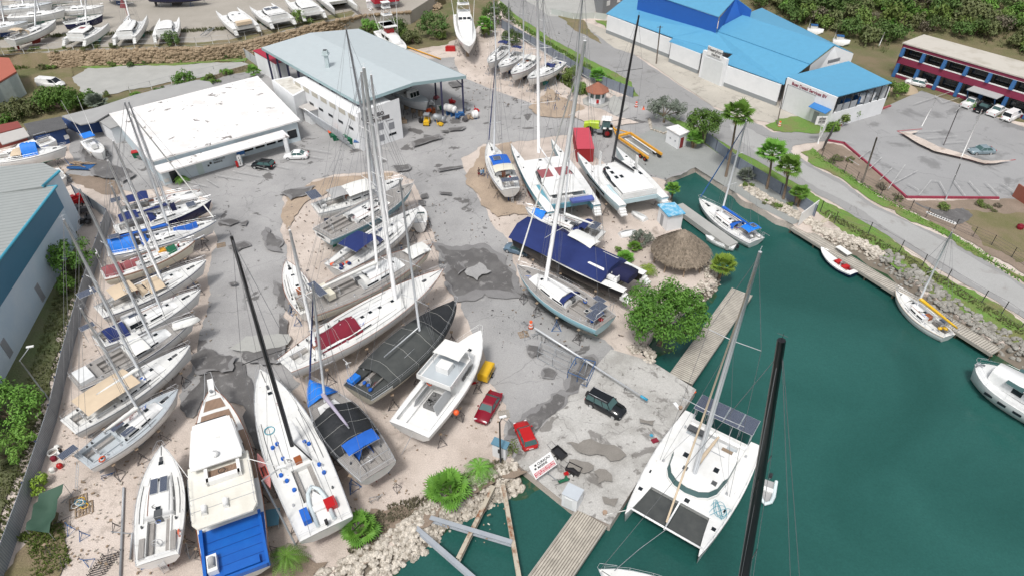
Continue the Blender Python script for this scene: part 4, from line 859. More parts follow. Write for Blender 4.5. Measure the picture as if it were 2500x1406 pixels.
p,rz=on(e,H,.02,-.15,.1); dinghy((p.x,p.y,p.z-.1),rz+.0,'grey inflatable dinghy with outboard motor on the stern of the black masted yacht',M('grey_inflatable',(.62,.70,.72),.5),L=4.2,rib=True,motor=True,B=1.9,inner=WHITE)
# kayak
kp=loc_of(e,(H.L*.42,H.hb(.42)+.35,2.75)); ke=empty('kayak',kp,rz,'pink and orange kayak hung along the side of the black masted yacht','kayak'); kk=Hull(4.6,.8,.35,.0,.12,tw=.1,tm=.5,rise=.1,rake=.02); kk.build(ke,[M('pink_red_plastic',(.75,.16,.12),.4)]*4,n=10); kk.deck(ke,M('pink_plastic',(.8,.35,.33),.4),(.35,.6),cw=.24,depth=.2,solemat=(MT['pink_red_plastic'],PLAST),n=10); ke.location.x-=math.cos(rz)*2.3; ke.location.y-=math.sin(rz)*2.3
e,H=sail('white sailboat under black tarps with blue tarp bow and lilac sail cover','black and blue tarped sloop',(757,935),(925,1150),(763,692),.76,B=5.0,zd=3.6,tw=.75,deck=TEAK,feats=[('tarp',.26,.64,BKTARP,.95),('tarp',.78,.98,BRCAN,.5),('tarp',.16,.25,BCAN,1.6,.35),('bimini',.16,.27,BCAN,1.7),('arch',.03)],bot=REDB,mr=.13,cover=LAV,bl=5.6,furl=NCAN,cab=(.36,.74),hat=(.7,))
# ----- middle row
Gm='sailboats in the middle row'
sail('white sailboat with grey stern panels and a grey cockpit awning behind the blue hulled ketch','panel decked sloop of the middle row',(985,440),(768,510),(886,238),.66,B=4.4,zd=3.5,deck=WDECK,group=Gm,feats=[('panel',.03,.5,1.6,2.6,2.1),('raft',.08,-1.,.4),('bimini',.18,.34,GRYCAN,1.9),('awning',.34,.62,WCAN,1.7),('arch',.05)],mr=.17)
e,H=sail('large white yacht with teal blue topsides and teak deck, its name on the white transom','teal hulled yacht of the middle row',(1011,452),(786,572),(845,72),.60,B=5.4,hull=TBLUE,zd=3.9,deck=TEAK,group=Gm,feats=[('raft',.52,0,.75),('winches',PLAST),('bags',.3,.36,2,[BKTARP])],bot=GRNB,stripe=WHITE,toe=WHITE,rake=.09,tw=.8,cab=(.28,.66),ch=.45,mr=.16,sp=4,spm=GSTEEL,bl=8)
b=MB(); b.add([(-.03,-H.hb(0)*.92,H.sh(0)-.02),(-.03,H.hb(0)*.92,H.sh(0)-.02),(-.0,H.hb(0)*.7,H.sh(0)-1.),(-.0,-H.hb(0)*.7,H.sh(0)-1.)],[(0,1,2,3)]); b.build('transom',WHITE,e)
TXT('SERRES',.55,PLAST,'name_lettering',e,(-.06,1.2,H.sh(0)-.65),(0,-1,0),(0,0,1),bold=True)
for i in range(3):
    for j in range(2): b=MB(); b.box(H.L*.44+i*1.,H.L*.44+i*1.+.8,-1.+j*1.,-.25+j*1.,H.sh(.5)+.42,H.sh(.5)+.5); b.build('roof_window',GLASS,e)
sail('white sailboat with big navy bimini and cluttered stern in the middle row','navy bimini sloop of the middle row',(1022,512),(815,655),(906,183),.62,B=5.0,zd=3.7,group=Gm,feats=[('bimini',.16,.38,NCAN,2.0),('hood',.42,NCAN),('bags',.01,.12,7,[RED,WCAN,NCAN,ORG,GRYCAN]),('davits',),('panel',.52,.5,1.,.6,.55),('panel',.56,.5,1.,.6,.55)],bot=BLKB,mr=.2,boot=BLKB,spm=WSP,sp=3)
sail('cream centre cockpit yacht with wide grey teak deck and twin solar panels at the stern','cream teak decked yacht of the middle row',(1058,600),(742,752),(882,176),.54,B=6.0,hull=CREAM,zd=3.9,deck=TEAK,cabm=OFFW,group=Gm,feats=[('panel',.11,.75,1.0,1.6,2.0),('panel',.11,-.85,1.0,1.6,2.0),('box',2.8,3.8,-1.4,1.4,4.3,5.1,CREAM,'helm_seat'),('hood',.40,WCAN),('awning',.78,.94,WCAN,.7),('raft',.9,-1.2,.3)],bot=BLKB,cock=(.2,.38),cab=(.38,.72),ch=.55,spm=WSP,mr=.19,toe=VARN,cover=WCAN,bl=11,sp=3)
sail('long white ketch with a dark red cockpit cover, largest boat of the middle row','red covered long ketch',(1083,662),(694,893),(888,166),.66,B=5.7,zd=4.2,hull=OFFW,group=Gm,feats=[('tarp',.17,.40,MCAN,1.25,.62),('mizzen',.17,(707,562)),('winches',PLAST)],cock=(.05,.14),cab=(.16,.62),ch=.38,spm=WSP,mr=.27,tw=.5,bot=M('beige_bottom_paint',(.55,.50,.40),.6),toe=VARN,stripe=WHITE,rake=.13,sp=4,hat=(.86,.64,.5,.45,.56))
sail('dark tarpaulin and netting covered sailboat with cream stern beside the white motor yacht','black netted sloop',(1114,740),(872,958),(976,437),.60,B=5.6,zd=3.8,group=Gm,hull=CREAM,deck=GNET,cabm=GNET,feats=[('tarp',.64,.97,BKTARP,.5),('tarp',.16,.66,GNET,.85,1.03),('box',.3,1.6,.9,1.7,4.,4.5,BRCAN,'sail_bag'),('bags',.05,.12,3,[BCAN]),('turbine',.03,1.5)],bot=BLKB,mr=.14,sp=3,cab=(.3,.68))
sail('small white sailboat pointing away at the stern of the cream yacht','small sloop behind the cream yacht',(700,640),(752,762),None,.5,B=3.4,zd=3.0,group=Gm,feats=[('winches',PLAST)],tw=.6,bot=BLKB,toe=VARN)
# ----- right of the yard
Gr='sailboats on stands right of the yard'
sail('small ketch with blue bimini, yellow cans and solar panels on its stern, beside three people','blue bimini ketch',(1193,352),(1247,462),(1211,128),.74,B=4.2,zd=3.2,group=Gr,feats=[('bimini',.36,.56,BCAN,1.7),('panel',.46,.5,1.2,1.2,1.85),('awning',.22,.36,CREAM,1.7),('bags',.12,.22,5,[YEL,VARN,YEL,RED,CREAM]),('panel',.03,0,1.1,2.8,1.5),('raft',.7,0,.3)],stripe=BLUP,boot=BLUP,furl=NCAN,cab=(.3,.72),sp=2,tw=.7)
sail('small blue striped white sailboat with navy dodger behind the red roofed multihull','blue striped sloop',(1283,512),(1468,578),(1425,-40),.48,B=4.0,zd=3.0,group=Gr,feats=[('tarp',.72,.88,BRCAN,.7,.7),('hood',.22,NCAN),('bimini',.16,.24,NCAN,1.6),('panel',.08,.2,1.1,1.8,1.7),('winches',PLAST),('buoy',.9,-1.5,3.3,WHITE)],stripe=BLUP,mr=.12,spm=ALU,bl=5.2,cover=WCAN)
e,H=sail('light blue sailboat with thick white mast and navy dodger beside the big green tree','light blue sloop',(1262,652),(1480,788),(1428,100),.66,B=5.2,zd=3.5,hull=LBLUE,deck=TEAK,group=Gr,feats=[('hood',.36,NCAN),('panel',.06,1.2,1.3,1.9,1.5),('panel',.10,-.2,1.3,1.9,1.5),('panel',.16,-1.5,1.5,.8,1.4),('arch',.04),('bags',.03,.1,4,[BCAN,RED,CREAM]),('buoy',4.2,-.9,3.9,BCAN),('winches',ALU)],spm=WSP,mr=.26,bot=GRNB,stripe=LBLUE,sp=3,bl=7,furl=WCAN,cab=(.34,.8),hat=(.78,.7,.2))
sail('white yacht moored in the slip with a bright blue sail cover and blue awnings','blue covered yacht in the slip',(1706,490),(1848,588),(1822,296),.60,B=4.1,zd=.15,land=False,feats=[('bimini',.06,.2,BRCAN,1.7),('hood',.3,BCAN),('panel',.12,-.3,.8,.7,1.85),('bags',.02,.1,2,[RED,WCAN]),('davits',),('fenders',2,WHITE)],cover=BCAN,bl=6.2,furl=BLUP,spm=ALU,base=0,tw=.75)
sail('white sloop with a yellow sail cover moored along the long wooden pier','yellow covered sloop at the pier',(2184,712),(2318,820),(2324,567),.60,B=3.6,zd=.0,land=False,feats=[('tarp',.72,.86,WCAN,.5,.6),('panel',.2,-.9,.8,1.4,.9),('bags',.1,.2,2,[YEL,NCAN])],cover=YEL,bl=6.2,tw=.55,toe=M('tan_trim',(.5,.4,.28),.6),sp=1)
sail('white bow of a big yacht at the bottom edge with pulpit and black mast','black masted yacht at the bottom edge',(1462,1392),(1960,1700),(1908,830),.32,B=6.5,zd=.3,land=False,spm=BSP,mr=.36,feats=[],tw=.8,rise=.3,sp=2,cab=(.2,.6),name='racing_yacht')
# ----- by the road
Gf='white sailboats beside the road fence'
sail('white sailboat closest to the sport fishing boat by the road fence','first fence sloop',(1192,158),(1236,112),(1204,-40),.58,B=3.4,zd=3.2,group=Gf,feats=[('arch',.05),('bimini',.1,.25,NCAN,1.8)],standk='grey')
sail('white sloop with blue bottom, second along the road fence','second fence sloop',(1219,168),(1268,128),(1242,2),.52,B=3.6,zd=3.2,group=Gf,feats=[('bimini',.05,.18,NCAN,1.8)],standk='grey')
sail('white sloop with a small bright blue bundle at its mast by the road fence','third fence sloop',(1249,186),(1308,138),(1278,-30),.52,B=3.8,zd=3.3,group=Gf,feats=[('bags',.54,.58,2,[BRCAN]),('awning',.2,.4,WCAN,1.4)],bot=BLKB,stripe=MCAN,standk='grey')
sail('white sailboat with stern arch and navy cans beside the heap of boat stands','fourth fence sloop',(1288,196),(1370,150),(1325,-10),.48,B=4.0,zd=3.5,group=Gf,feats=[('arch',.08),('bags',.1,.4,4,[NCAN]),('hood',.34,NCAN)],bot=GRNB,stripe=NAVY,standk='grey')
# ----- catamarans on land
e,H,cx,L=catam('big white multihull with blue sides, dusty red roof panels and blue stern cover','red roofed multihull',(1247,352),(1346,342),(1342,512),(1462,506),zd=3.6,hull=TBLUE,bot=REDB,coach=(.30,.58),top=(1312,-30),ft=.80,mastoff=0,roofm=WHITE,hard=True,feats=[('skyl',.42,1.6,2.6,2.0,RCAN),('skyl',.42,-1.4,2.6,2.2,RCAN),('box',.6,1.7,-3.4,.2,.45,.8,M('blue_grey_cover',(.10,.14,.42),.7),'storage_cover')],tramp=None,mr=.27)
# mast of that boat stands over its left hull
catam_fix=None
e,H,cx,L=catam('white catamaran with pale blue sides and tall black mast by the slipway','black masted catamaran',(1402,372),(1512,362),(1528,502),(1618,482),zd=3.6,hull=PBLUE,bot=BLKB,coach=(.26,.66),top=(1560,38),ft=.66,spm=BSP,mr=.2,slit=GLASS,feats=[('board',.70,1.9,2.6),('board',.52,-3.1,2.6)]+[('skyl',.54-.09*i,1.8,.9,.55,GLASS) for i in range(3)]+[('skyl',.36,.9,.9,.55,GLASS),('skyl',.46,-2.2,.9,.5,GLASS),('skyl',.36,-2.4,.9,.5,GLASS)],tramp=None,cockm=VARN,cover=BKTARP,byaw=-.25)
for y in (2.2,): pass
e,H,cx,L=catam('black hulled catamaran under a long navy tarp in front of the thatched hut','navy tarped catamaran',(1247,566),(1298,548),(1540,722),(1562,655),zd=3.5,hull=BLK,bot=BLKB,coach=(.2,.5),hard=False,tramp=None,roofm=WHITE,rail=False,hatches=False,feats=[('cover',.17,.99,1.5,NCAN,1.3),('cover',.02,.15,1.1,DNCAN,.45)],hw=1.7)
sail('slim navy hull under a dark navy cover with a white awning behind the tarped catamaran','slim navy covered hull',(1348,560),(1500,648),None,.5,B=2.6,zd=3.4,hull=NAVY,bot=BLKB,cab=None,cock=None,rail=False,hat=(),feats=[('tarp',.1,.99,DNCAN,.9,1.1),('awning',.30,.66,WCAN,1.9),('bags',.02,.2,7,[WCAN,BCAN,RED,GSTEEL,GRYCAN])],stands=False)
# big moored catamaran
e,H,cx,L=catam('large white catamaran with grey trampolines and solar rack moored at the apron','moored catamaran',(1537,1262),(1692,1352),(1672,1008),(1862,1082),zd=.75,land=False,coach=(.24,.66),top=(1856,615),ft=.52,spm=ALU,mr=.22,tramp=GNET,winm=GLASS2,steps=True,cover=TCAN,tm0=.74,ch=1.1,byaw=.1,hatches=True,hard=False,
   feats=[('panel',-.03+.075*(i//4),-2.4+1.6*(i%4),1.15,1.5,2.3,2.2 if i%4 in(0,3) else 0) for i in range(8)]+[('skyl',.42,y_,.6,.5,GLASS) for y_ in (-1.6,1.6)]+[('skyl',.52,y_,.5,.5,DGREY) for y_ in (-1.,2.)]+[('box',.12*17,.16*17,-3.,-1.,.45,.62,DGREY,'seat_cushion'),('box',.17*17,.2*17,1.,2.8,.45,.6,WOOD,'cockpit_table'),('box',.2*17,.23*17,2.2,3.0,.5,1.3,WHITE,'helm_seat')],furl=TCAN)
for sg in (-1,1):
    b=MB(); b.tube([(t*L,sg*(cx-H.hb(t)*.95),H.sh(t)+.06) for t in (.3,.4,.5,.6,.7)],.03,4); b.build('deck_seam',DGREY,e)
    b=MB(); b.tube([(t*L,sg*(cx+H.hb(t)*.98),H.sh(t)-.25) for t in [i/10 for i in range(11)]],.03,4); b.build('rub_rail',DGREY,e)
    for t in (.15,.5): b=MB(); b.tube([(t*L,sg*cx*.9,.8),(t*L,sg*cx*.9,1.05)],.12,7); b.build('winch',STEEL,e)
b=MB(); b.obox((.30*L,0,2.0),(.05,3.4,.06)); [b.tube([(.1*L,y_,.8),(.02*L,y_,2.9)],.04,5) for y_ in (-3.,-1.,1.,3.)]; b.build('stern_frame',STEEL,e)
b=MB()
for k in range(3): b.tube([(L*.62+.8*math.sin(a*1.3+k)+.3*a*.2,cx*.9+.7*math.cos(a)+.15*k,.9+.01*a) for a in [i*.45 for i in range(22)]],.022,4)
b.build('rope',MT['teal_antifouling'],e)
p=at(1878,1172,WZ); dinghy((p.x,p.y,WZ-.05),math.radians(70),'grey inflatable dinghy floating beside the moored white catamaran',M('grey_inflatable',(.62,.70,.72)),L=3.3,rib=True,motor=True,B=1.7,inner=GRYCAN).rotation_euler=(0,0,math.radians(245))
# power catamaran at right edge
a=at(2378,893,.9); c=at(2600,1022,.9); e=empty('motor_catamaran',(c.x,c.y,0),math.atan2(a.y-c.y,a.x-c.x),'grey white motor catamaran moored at the right edge by the end of the pier','motor catamaran')
L=(a-c).length; H=Hull(L,5.6,.9,WZ,.5,tw=.95,tm=.3,rise=.3,rake=.04,full=3.6); H.build(e,[OFFW,OFFW,BLK,BLKB]); H.deck(e,OFFW); H.toerail(e,WHITE); trunk(H,e,.05,.80,1.5,wf=.6,mat=OFFW,win=True,nw=3,z0=1.); H.rail(e,.3,.98,.8)
b=MB(); b.obox((L*.12,2.8,.35),(L*.2,.06,.3)); b.build('hull_window',GLASS,e)
for t in (.35,.52,.68): b=MB(); b.obox((t*L,H.hb(t)-.03,.30),(.9,.1,.3)); b.build('hull_window',GLASS,e)
b=MB(); b.loft([[(L*.3,-2.2,2.55),(L*.3,2.2,2.55)],[(L*.62,-1.9,2.5),(L*.62,1.9,2.5)]],0,caps=False); b.build('roof_window',GLASS2,e)
b=MB(); b.tube([(L-.1,.0,1.4),(L-.9,0,1.7)],.12,6); b.tube([(L-.3,.5,1.3),(L-.3,-.5,1.3)],.1,6); b.build('anchor_windlass',GSTEEL,e)
b=MB(); b.loft([[(L*.1+x_,-2.4,2.9+.2*(i%2)),(L*.1+x_,2.4,2.9+.2*(i%2))] for i,x_ in enumerate((0,L*.2,L*.32))],0,caps=False); b.build('flybridge_roof',OFFW,e)
# ----- upper yard
Gc='catamarans lined up in the upper boatyard'
U=UZ
def uc(label,bA,bB,sA,sB,**k): 
    k.setdefault('zd',U+2.6); return catam(label,label.split(' in the')[0][:40],bA,bB,sA,sB,base=U,tramp=None,stands=False,group=Gc,hatches=False,wl=1.1,**k)
uc('white catamaran with green bottom in the upper yard, left one of the pair',(222,60),(262,56),(150,94),(208,98),bot=GRNB,feats=[('skyl',.4,0,1.2,1.2,RCAN)],top=(205,-60))
uc('white catamaran with a furled red sail, right one of the pair by the boulder slope',(318,44),(356,38),(274,92),(328,92),bot=GRNB,top=(285,-80))
uc('white catamaran with red hull marks half hidden by a bush above the boulder slope',(390,48),(438,42),(376,88),(425,84),bot=REDB,hard=True,rail=False)
uc('white catamaran with beige cockpit cover beside the trailer in the upper boatyard',(528,28),(578,20),(572,72),(630,62),bot=BLKB,feats=[('box',.8,2.6,-1.8,1.8,.3,1.0,TCAN,'cockpit_cover'),('skyl',.45,.8,.7,.5,GLASS),('skyl',.45,-.8,.7,.5,GLASS)])
uc('white catamaran with grey windscreen cover and roof solar panels in the upper boatyard',(612,20),(660,8),(660,54),(716,46),bot=GRNB,feats=[('panel',.45,.9,1.6,1.5,1.2),('panel',.45,-.9,1.6,1.5,1.2),('box',2.2,2.4,-2.2,2.2,.2,1.1,GRYCAN,'windscreen_cover')])
uc('white catamaran with open cockpit fourth from the red tower in the upper boatyard',(692,-4),(742,-10),(742,38),(788,28),bot=GRNB)
uc('white catamaran with teal bottom showing its bows in the upper boatyard',(825,26),(866,16),(760,-30),(800,-45),bot=M('teal_bottom',(.08,.25,.3),.6))
# monohulls far left
Gu='sailboats crowded in the upper left boatyard'
def us(label,bow,stern,top,**k): return sail(label,label[:40],bow,stern,top,k.pop('ft',.55),base=U,zd=U+3.1,stands=False,group=Gu,**k)
us('grey white sailboat with beige dodger and red keel, front of upper left yard',(138,52),(22,98),(85,-90),B=4,hull=OFFW,bot=REDB,feats=[('hood',.3,TCAN),('bimini',.12,.25,TCAN,1.8)])
us('navy hulled sailboat behind the catamarans of the upper yard',(252,40),(155,58),(215,-100),B=3.4,hull=NAVY,bot=BLKB)
us('white sailboat with green bottom in the second rank of the upper left yard',(255,18),(135,22),(185,-90),B=3.8,bot=GRNB)
us('dirty white sailboat in the middle of the upper left yard',(160,28),(20,40),(70,-80),B=4,hull=OFFW,bot=GRNB)
us('white sailboat with a grey deck behind the dirty white one in the upper left yard',(130,10),(-30,22),(30,-90),B=4,hull=OFFW,deck=GDECK,bot=REDB)
us('grey sailboat at the left picture edge of the upper yard',(70,56),(-60,66),(-10,-60),B=4,hull=OFFW,deck=GDECK)
us('white sailboat with long stern at the top edge of the upper left yard',(180,-8),(40,-4),(110,-120),B=3.8,bot=GRNB)
us('white sailboat on tall stands at the top edge of the upper yard',(310,-8),(255,-22),(300,-120),B=3.6,hull=OFFW)
us('long navy hulled yacht at the top edge of the upper yard',(500,-14),(360,-12),(420,-160),B=4.6,hull=NAVY,bot=BLKB)
for i,(x,y) in enumerate([(395,18),(420,15),(448,12),(468,16),(500,10),(300,20),(285,12)]):
    p=at(x,y,U); put_stand(p.x,p.y,'blue' if i%2 else 'grey','boat stand in the open part of the upper yard','stands of the upper yard',R.uniform(0,6),z=U)
# ---------- motor boats
def motor(label,short,bow,stern,B,zd,land=True,hull=WHITE,bot=BLKB,deck=WDECK,name='motor_yacht',base=0.,tw=.85,rise=.7,cat='motor yacht',toe=None,wl=None,rake=.1,fd=0):
    loc,rz,L=place(bow,stern,zd,base); e=empty(name,loc,rz,label,cat); ze=zd-base
    wl=(ze-1.7 if land else WZ-base) if wl is None else wl
    H=Hull(L,B,ze-.1,wl,.6,tw=tw,tm=.35,rise=rise,rake=rake,full=2.6); H.build(e,[hull,toe or hull,bot,bot])
    if land:
        for t in (.14,.4,.68):
            for sg in (-1,1):
                p=loc_of(e,(t*L,sg*(H.hb(t)*.86+.15),0)); put_stand(p.x,p.y,'dark','boat stand propping up the '+short,'stands under the '+short,R.uniform(0,6),z=base)
        b=MB()
        for t in (.2,.45,.7): b.box(t*L-.3,t*L+.3,-.35,.35,.02,wl-.4)
        b.build('keel_block',WOOD,e)
    return e,H,L
# wooden trimmed trawler with blue aft deck
e,H,L=motor('big white motor yacht with varnished rails, brown foredeck and bright blue aft deck','blue decked motor yacht',(520,955),(583,1408),5.9,3.3,toe=VARN,rise=.8)
H.deck(e,WDECK,None); H.toerail(e,VARN)
def dplate(par,H,t0,t1,f,mat,name,dz=.05,n=5):
    b=MB(); b.loft([[(t*L,-f*H.hb(t),H.sh(t)+dz),(t*L,0,H.sh(t)+dz+.05),(t*L,f*H.hb(t),H.sh(t)+dz)] for t in [t0+(t1-t0)*i/n for i in range(n+1)]],0,caps=False,sm=False); b.build(name,mat,par)
dplate(e,H,.72,.84,.78,TEAKB,'foredeck'); dplate(e,H,.86,.92,.7,TEAKB,'foredeck',.05,3); dplate(e,H,.42,.70,.97,TEAKB,'side_deck',.04)
dplate(e,H,-.0,.245,.97,BDECK,'aft_deck',.05)
b=MB(); z=H.sh(.1)
for sg in (-1,1): b.box(0,.245*L,min(sg*2.35,sg*2.6),max(sg*2.35,sg*2.6),z,z+.55)
b.box(0,.25,-2.5,2.5,z,z+.5); b.build('bulwark',BDECK,e)
b=MB(); b.box(.4,1.2,-1.9,1.0,z+.06,z+.5,0); b.build('aft_bench',BDECK,e)
b=MB(); b.box(1.0,2.6,1.4,2.2,z+.06,z+.75,0); b.tube([(1.3,1.8,z+.85),(2.2,1.8,z+.85)],.3,6,1); b.build('deck_locker',[WHITE,GRYCAN],e)
b=MB(); b.loft([[(x,-w_,3.5),(x,-w_*.97,5.4),(x,w_*.97,5.4),(x,w_,3.5)] for x,w_ in ((.27*L,2.5),(.40*L,2.5),(.60*L,2.2),(.68*L,1.6))],0,sm=False); b.build('deckhouse',WHITE,e)
for sg in (-1,1): b=MB(); b.obox((.49*L,sg*2.36,4.8),(3.2,.08,.55),-sg*.05*1.); b.build('window',GLASS,e)
IV=M('ivory_roof',(.76,.745,.68),.5,col2=(.66,.635,.56),sc_=.6,amt=1,fine=.05,blot=[((.45,.42,.36),1.2,.62,.72,.6)])
b=MB(); b.loft([[(x,-w_,5.4),(x,-w_*.98,5.6),(x,w_*.98,5.6),(x,w_,5.4)] for x,w_ in ((.19*L,2.3),(.22*L,2.75),(.40*L,2.75),(.49*L,2.7))],0,sm=False); b.build('boat_deck_roof',IV,e)
b=MB(); b.loft([[(x,-w_,5.45),(x,-w_*.95,6.3),(x,w_*.95,6.3),(x,w_,5.45)] for x,w_ in ((.48*L,2.45),(.66*L,2.0),(.69*L,1.5))],0,sm=False); b.build('flybridge',WHITE,e)
b=MB(); b.prism([(.44*L,-2.2),(.47*L,-2.3),(.68*L,-1.7),(.68*L,1.7),(.47*L,2.3),(.44*L,2.2)],6.3,6.45); b.build('flybridge_roof',WHITE,e)
b=MB(); b.box(.39*L,.44*L,-1.6,.9,5.62,5.7,0); b.build('flybridge_sole',TEAKB,e)
for y0,y1,x0,x1 in ((-1.8,1.1,.37*L,.39*L),(-1.9,-1.6,.37*L,.44*L),(.9,1.2,.37*L,.44*L)): b=MB(); b.box(x0,x1,y0,y1,5.62,6.2); b.build('flybridge_seat',WHITE,e)
b=MB(); b.tube([(.41*L+.3*math.cos(a),-.3+.3*math.sin(a),6.1) for a in [2*PI*i/10 for i in range(10)]],.04,5,closed=True); b.build('steering_wheel',PLAST,e)
for sg in (-1,1): b=MB(); b.tube([(.22*L,sg*2.6,5.65),(.22*L,sg*2.6,6.15),(.36*L,sg*2.62,6.15),(.42*L,sg*2.6,6.15)],.025,4); [b.tube([(x_*L,sg*2.6,5.6),(x_*L,sg*2.6,6.15)],.02,4) for x_ in (.26,.3,.34,.38)]; b.build('deck_rail',STEEL,e)
for x_ in (.27,.33): b=MB(); b.box(x_*L-.02,x_*L+.02,-2.7,2.7,5.6,5.63); b.build('roof_seam',TRIM,e)
b=MB(); b.box(.655*L,.70*L,-1.4,1.4,5.7,6.2); b.build('windscreen',GLASS,e)
for k in range(5): b=MB(); b.box(.6+.9*k,.63+.9*k,-2.3,2.3,H.sh(.1)+.12,H.sh(.1)+.135); b.build('deck_seam',M('darker_blue_seam',(.01,.06,.28),.5),e)
b=MB(); b.ball((.48*L,0,6.75),(.35,.35,.3),n=10); b.build('radar_dome',WHITE,e)
for y in (1.6,-.2): b=MB(); b.tube([(.24*L,y,5.75),(.24*L+.9,y,5.75)],.26,8); b.build('life_raft_canister',WHITE,e)
b=MB(); b.tube([(.44*L,-2.6,5.7),(.20*L,-6.0,9.0)],.04,5); b.build('outrigger_pole',WHITE,e)
b=MB(); b.tube([(.46*L,2.6,4.0),(.62*L,4.2,6.)],.04,5); b.build('outrigger_pole',WHITE,e)
b=MB()
b.tube([(.9*L,1.05,H.sh(.9)),(.97*L,.5,H.sh(1)+.7),(1.06*L,.3,H.sh(1)+.9),(1.06*L,-.3,H.sh(1)+.9),(.97*L,-.5,H.sh(1)+.7),(.9*L,-1.05,H.sh(.9))],.03,5); b.build('pulpit',STEEL,e)
b=MB(); b.box(.94*L,1.05*L,-.3,.3,H.sh(1)+.02,H.sh(1)+.15); b.build('bow_platform',WHITE,e)
b=MB(); b.tube([(.955*L,0,H.sh(1)+.15),(.955*L,0,H.sh(1)+.5)],.16,7); b.build('anchor_windlass',GSTEEL,e)
b=MB(); rr=Matrix.Rotation(0,4,'Z'); b.add([(.55*L,3.0,3.3),(.40*L,3.1,3.2),(.36*L,5.2,1.2),(.5*L,4.7,.8)],[(0,1,2,3)]); o=b.build('black_screen',BKTARP,e)
# white fishing cruiser
e,H,L=motor('white fishing cruiser with flybridge, ladder and orange ball fender near the red car','white fishing cruiser',(1174,822),(998,1048),5.2,3.6,rise=1.1,tw=.9)
H.deck(e,WHITE,(.04,.42),cw=2.0,depth=.75,solemat=(WHITE,WHITE)); H.toerail(e,WHITE); H.rail(e,.55,.99,.75,mat=WHITE,gap=.8)
b=MB(); b.loft([[(x,-w_,3.6),(x,-w_*.9,zt),(x,w_*.9,zt),(x,w_,3.6)] for x,w_,zt in ((.42*L,2.0,5.3),(.6*L,1.9,5.3),(.72*L,1.5,4.5),(.80*L,1.1,4.0))],0,sm=False); b.build('deckhouse',WHITE,e)
for sg in (-1,1): b=MB(); b.loft([[(.50*L,sg*1.97,4.2),(.50*L,sg*1.92,4.7)],[(.62*L,sg*1.9,4.15),(.62*L,sg*1.83,4.75)],[(.68*L,sg*1.72,4.2),(.68*L,sg*1.7,4.45)]],0,caps=False); b.build('window',GLASS,e)
b=MB(); b.prism([(.33*L,-2.05),(.62*L,-1.95),(.66*L,-1.2),(.66*L,1.2),(.62*L,1.95),(.33*L,2.05)],5.3,5.42,0)
for q in [((.33*L,-2.05),(.62*L,-1.95)),((.33*L,2.05),(.62*L,1.95)),((.33*L,-2.05),(.33*L,2.05)),((.62*L,-1.95),(.66*L,-1.2)),((.66*L,-1.2),(.66*L,1.2)),((.62*L,1.95),(.66*L,1.2))]:
    a,c=Vector(q[0]),Vector(q[1]); d=c-a; m=(a+c)/2; b.obox((m.x,m.y,5.7),(d.length+.06,.09,.6),math.atan2(d.y,d.x))
b.build('flybridge',WHITE,e)
b=MB(); b.box(.345*L,.60*L,-1.8,1.8,5.43,5.46); b.build('flybridge_sole',GDECK,e)
b=MB(); b.box(.44*L,.52*L,-.75,.75,5.46,6.3); b.build('helm_console',WHITE,e)
b=MB(); b.loft([[(.50*L,-1.6,7.15),(.50*L,0,7.25),(.50*L,1.6,7.15)],[(.66*L,-1.5,7.05),(.66*L,0,7.15),(.66*L,1.5,7.05)]],0,caps=False); b.build('bimini',WCAN,e)
b=MB()
for x in (.5,.65):
    for sg in (-1,1): b.tube([(x*L,sg*1.6,5.5),(x*L,sg*1.55,7.12)],.03,5)
b.build('canopy_frame',STEEL,e)
b=MB(); b.box(.24*L,.38*L,-.7,.7,H.sh(.2)-.72,H.sh(.2)-.3); rr=random.Random(4)
for i in range(14): b.obox((.24*L+rr.uniform(.2,1.8),rr.uniform(-.5,.5),H.sh(.2)-.2),(rr.uniform(.2,.5),rr.uniform(.1,.3),.25),rr.uniform(0,3))
b.build('engine',M('oily_metal',(.12,.12,.12),.5,col2=(.3,.3,.3),sc_=5),e)
for sg in (-1,1): b=MB(); b.obox((.30*L,sg*1.25,H.sh(.2)+.35),(.20*L,.08,1.3),0,0,sg*.25); b.build('engine_hatch',M('grey_panel',(.5,.51,.52),.5),e)
b=MB(); b.tube([(.36*L+.0,.9+.3*math.cos(a),4.7+.3*math.sin(a)) for a in [2*PI*i/10 for i in range(10)]],.07,5,closed=True); b.build('lifebuoy',ORG,e)
b=MB(); b.ball(tuple(Vector((.30*L,-H.hb(.3)-.25,2.9))),.33,n=10,m=7); b.build('ball_fender',ORG,e)
for x_,y_ in ((.62,.9),(.70,0.),(.80,-.5)): hatch(e,x_*L if x_>.69 else .9*L,y_*.5,H.sh(x_)+(.1 if x_>.69 else .1),.5)
def ladder(a,c,wd=.42,mat=ALU,label=None,name='ladder',group=None,n=None):
    a=Vector(a);c=Vector(c); d=c-a; q=Vector((-d.y,d.x,0)); q=q.normalized()*wd/2 if q.length>.01 else Vector((wd/2,0,0)); b=MB(); n=n or int(d.length/.33)
    b.tube([a-q,c-q],.03,4); b.tube([a+q,c+q],.03,4)
    for i in range(1,n): p=a.lerp(c,i/n); b.tube([p-q,p+q],.02,4)
    return tag(b.build(name,mat),label,'ladder',group)
p=at(982,1105); q=loc_of(e,(-.3,-.6,3.5)); ladder(p,q,label='aluminium ladder leaning on the stern of the white fishing cruiser')
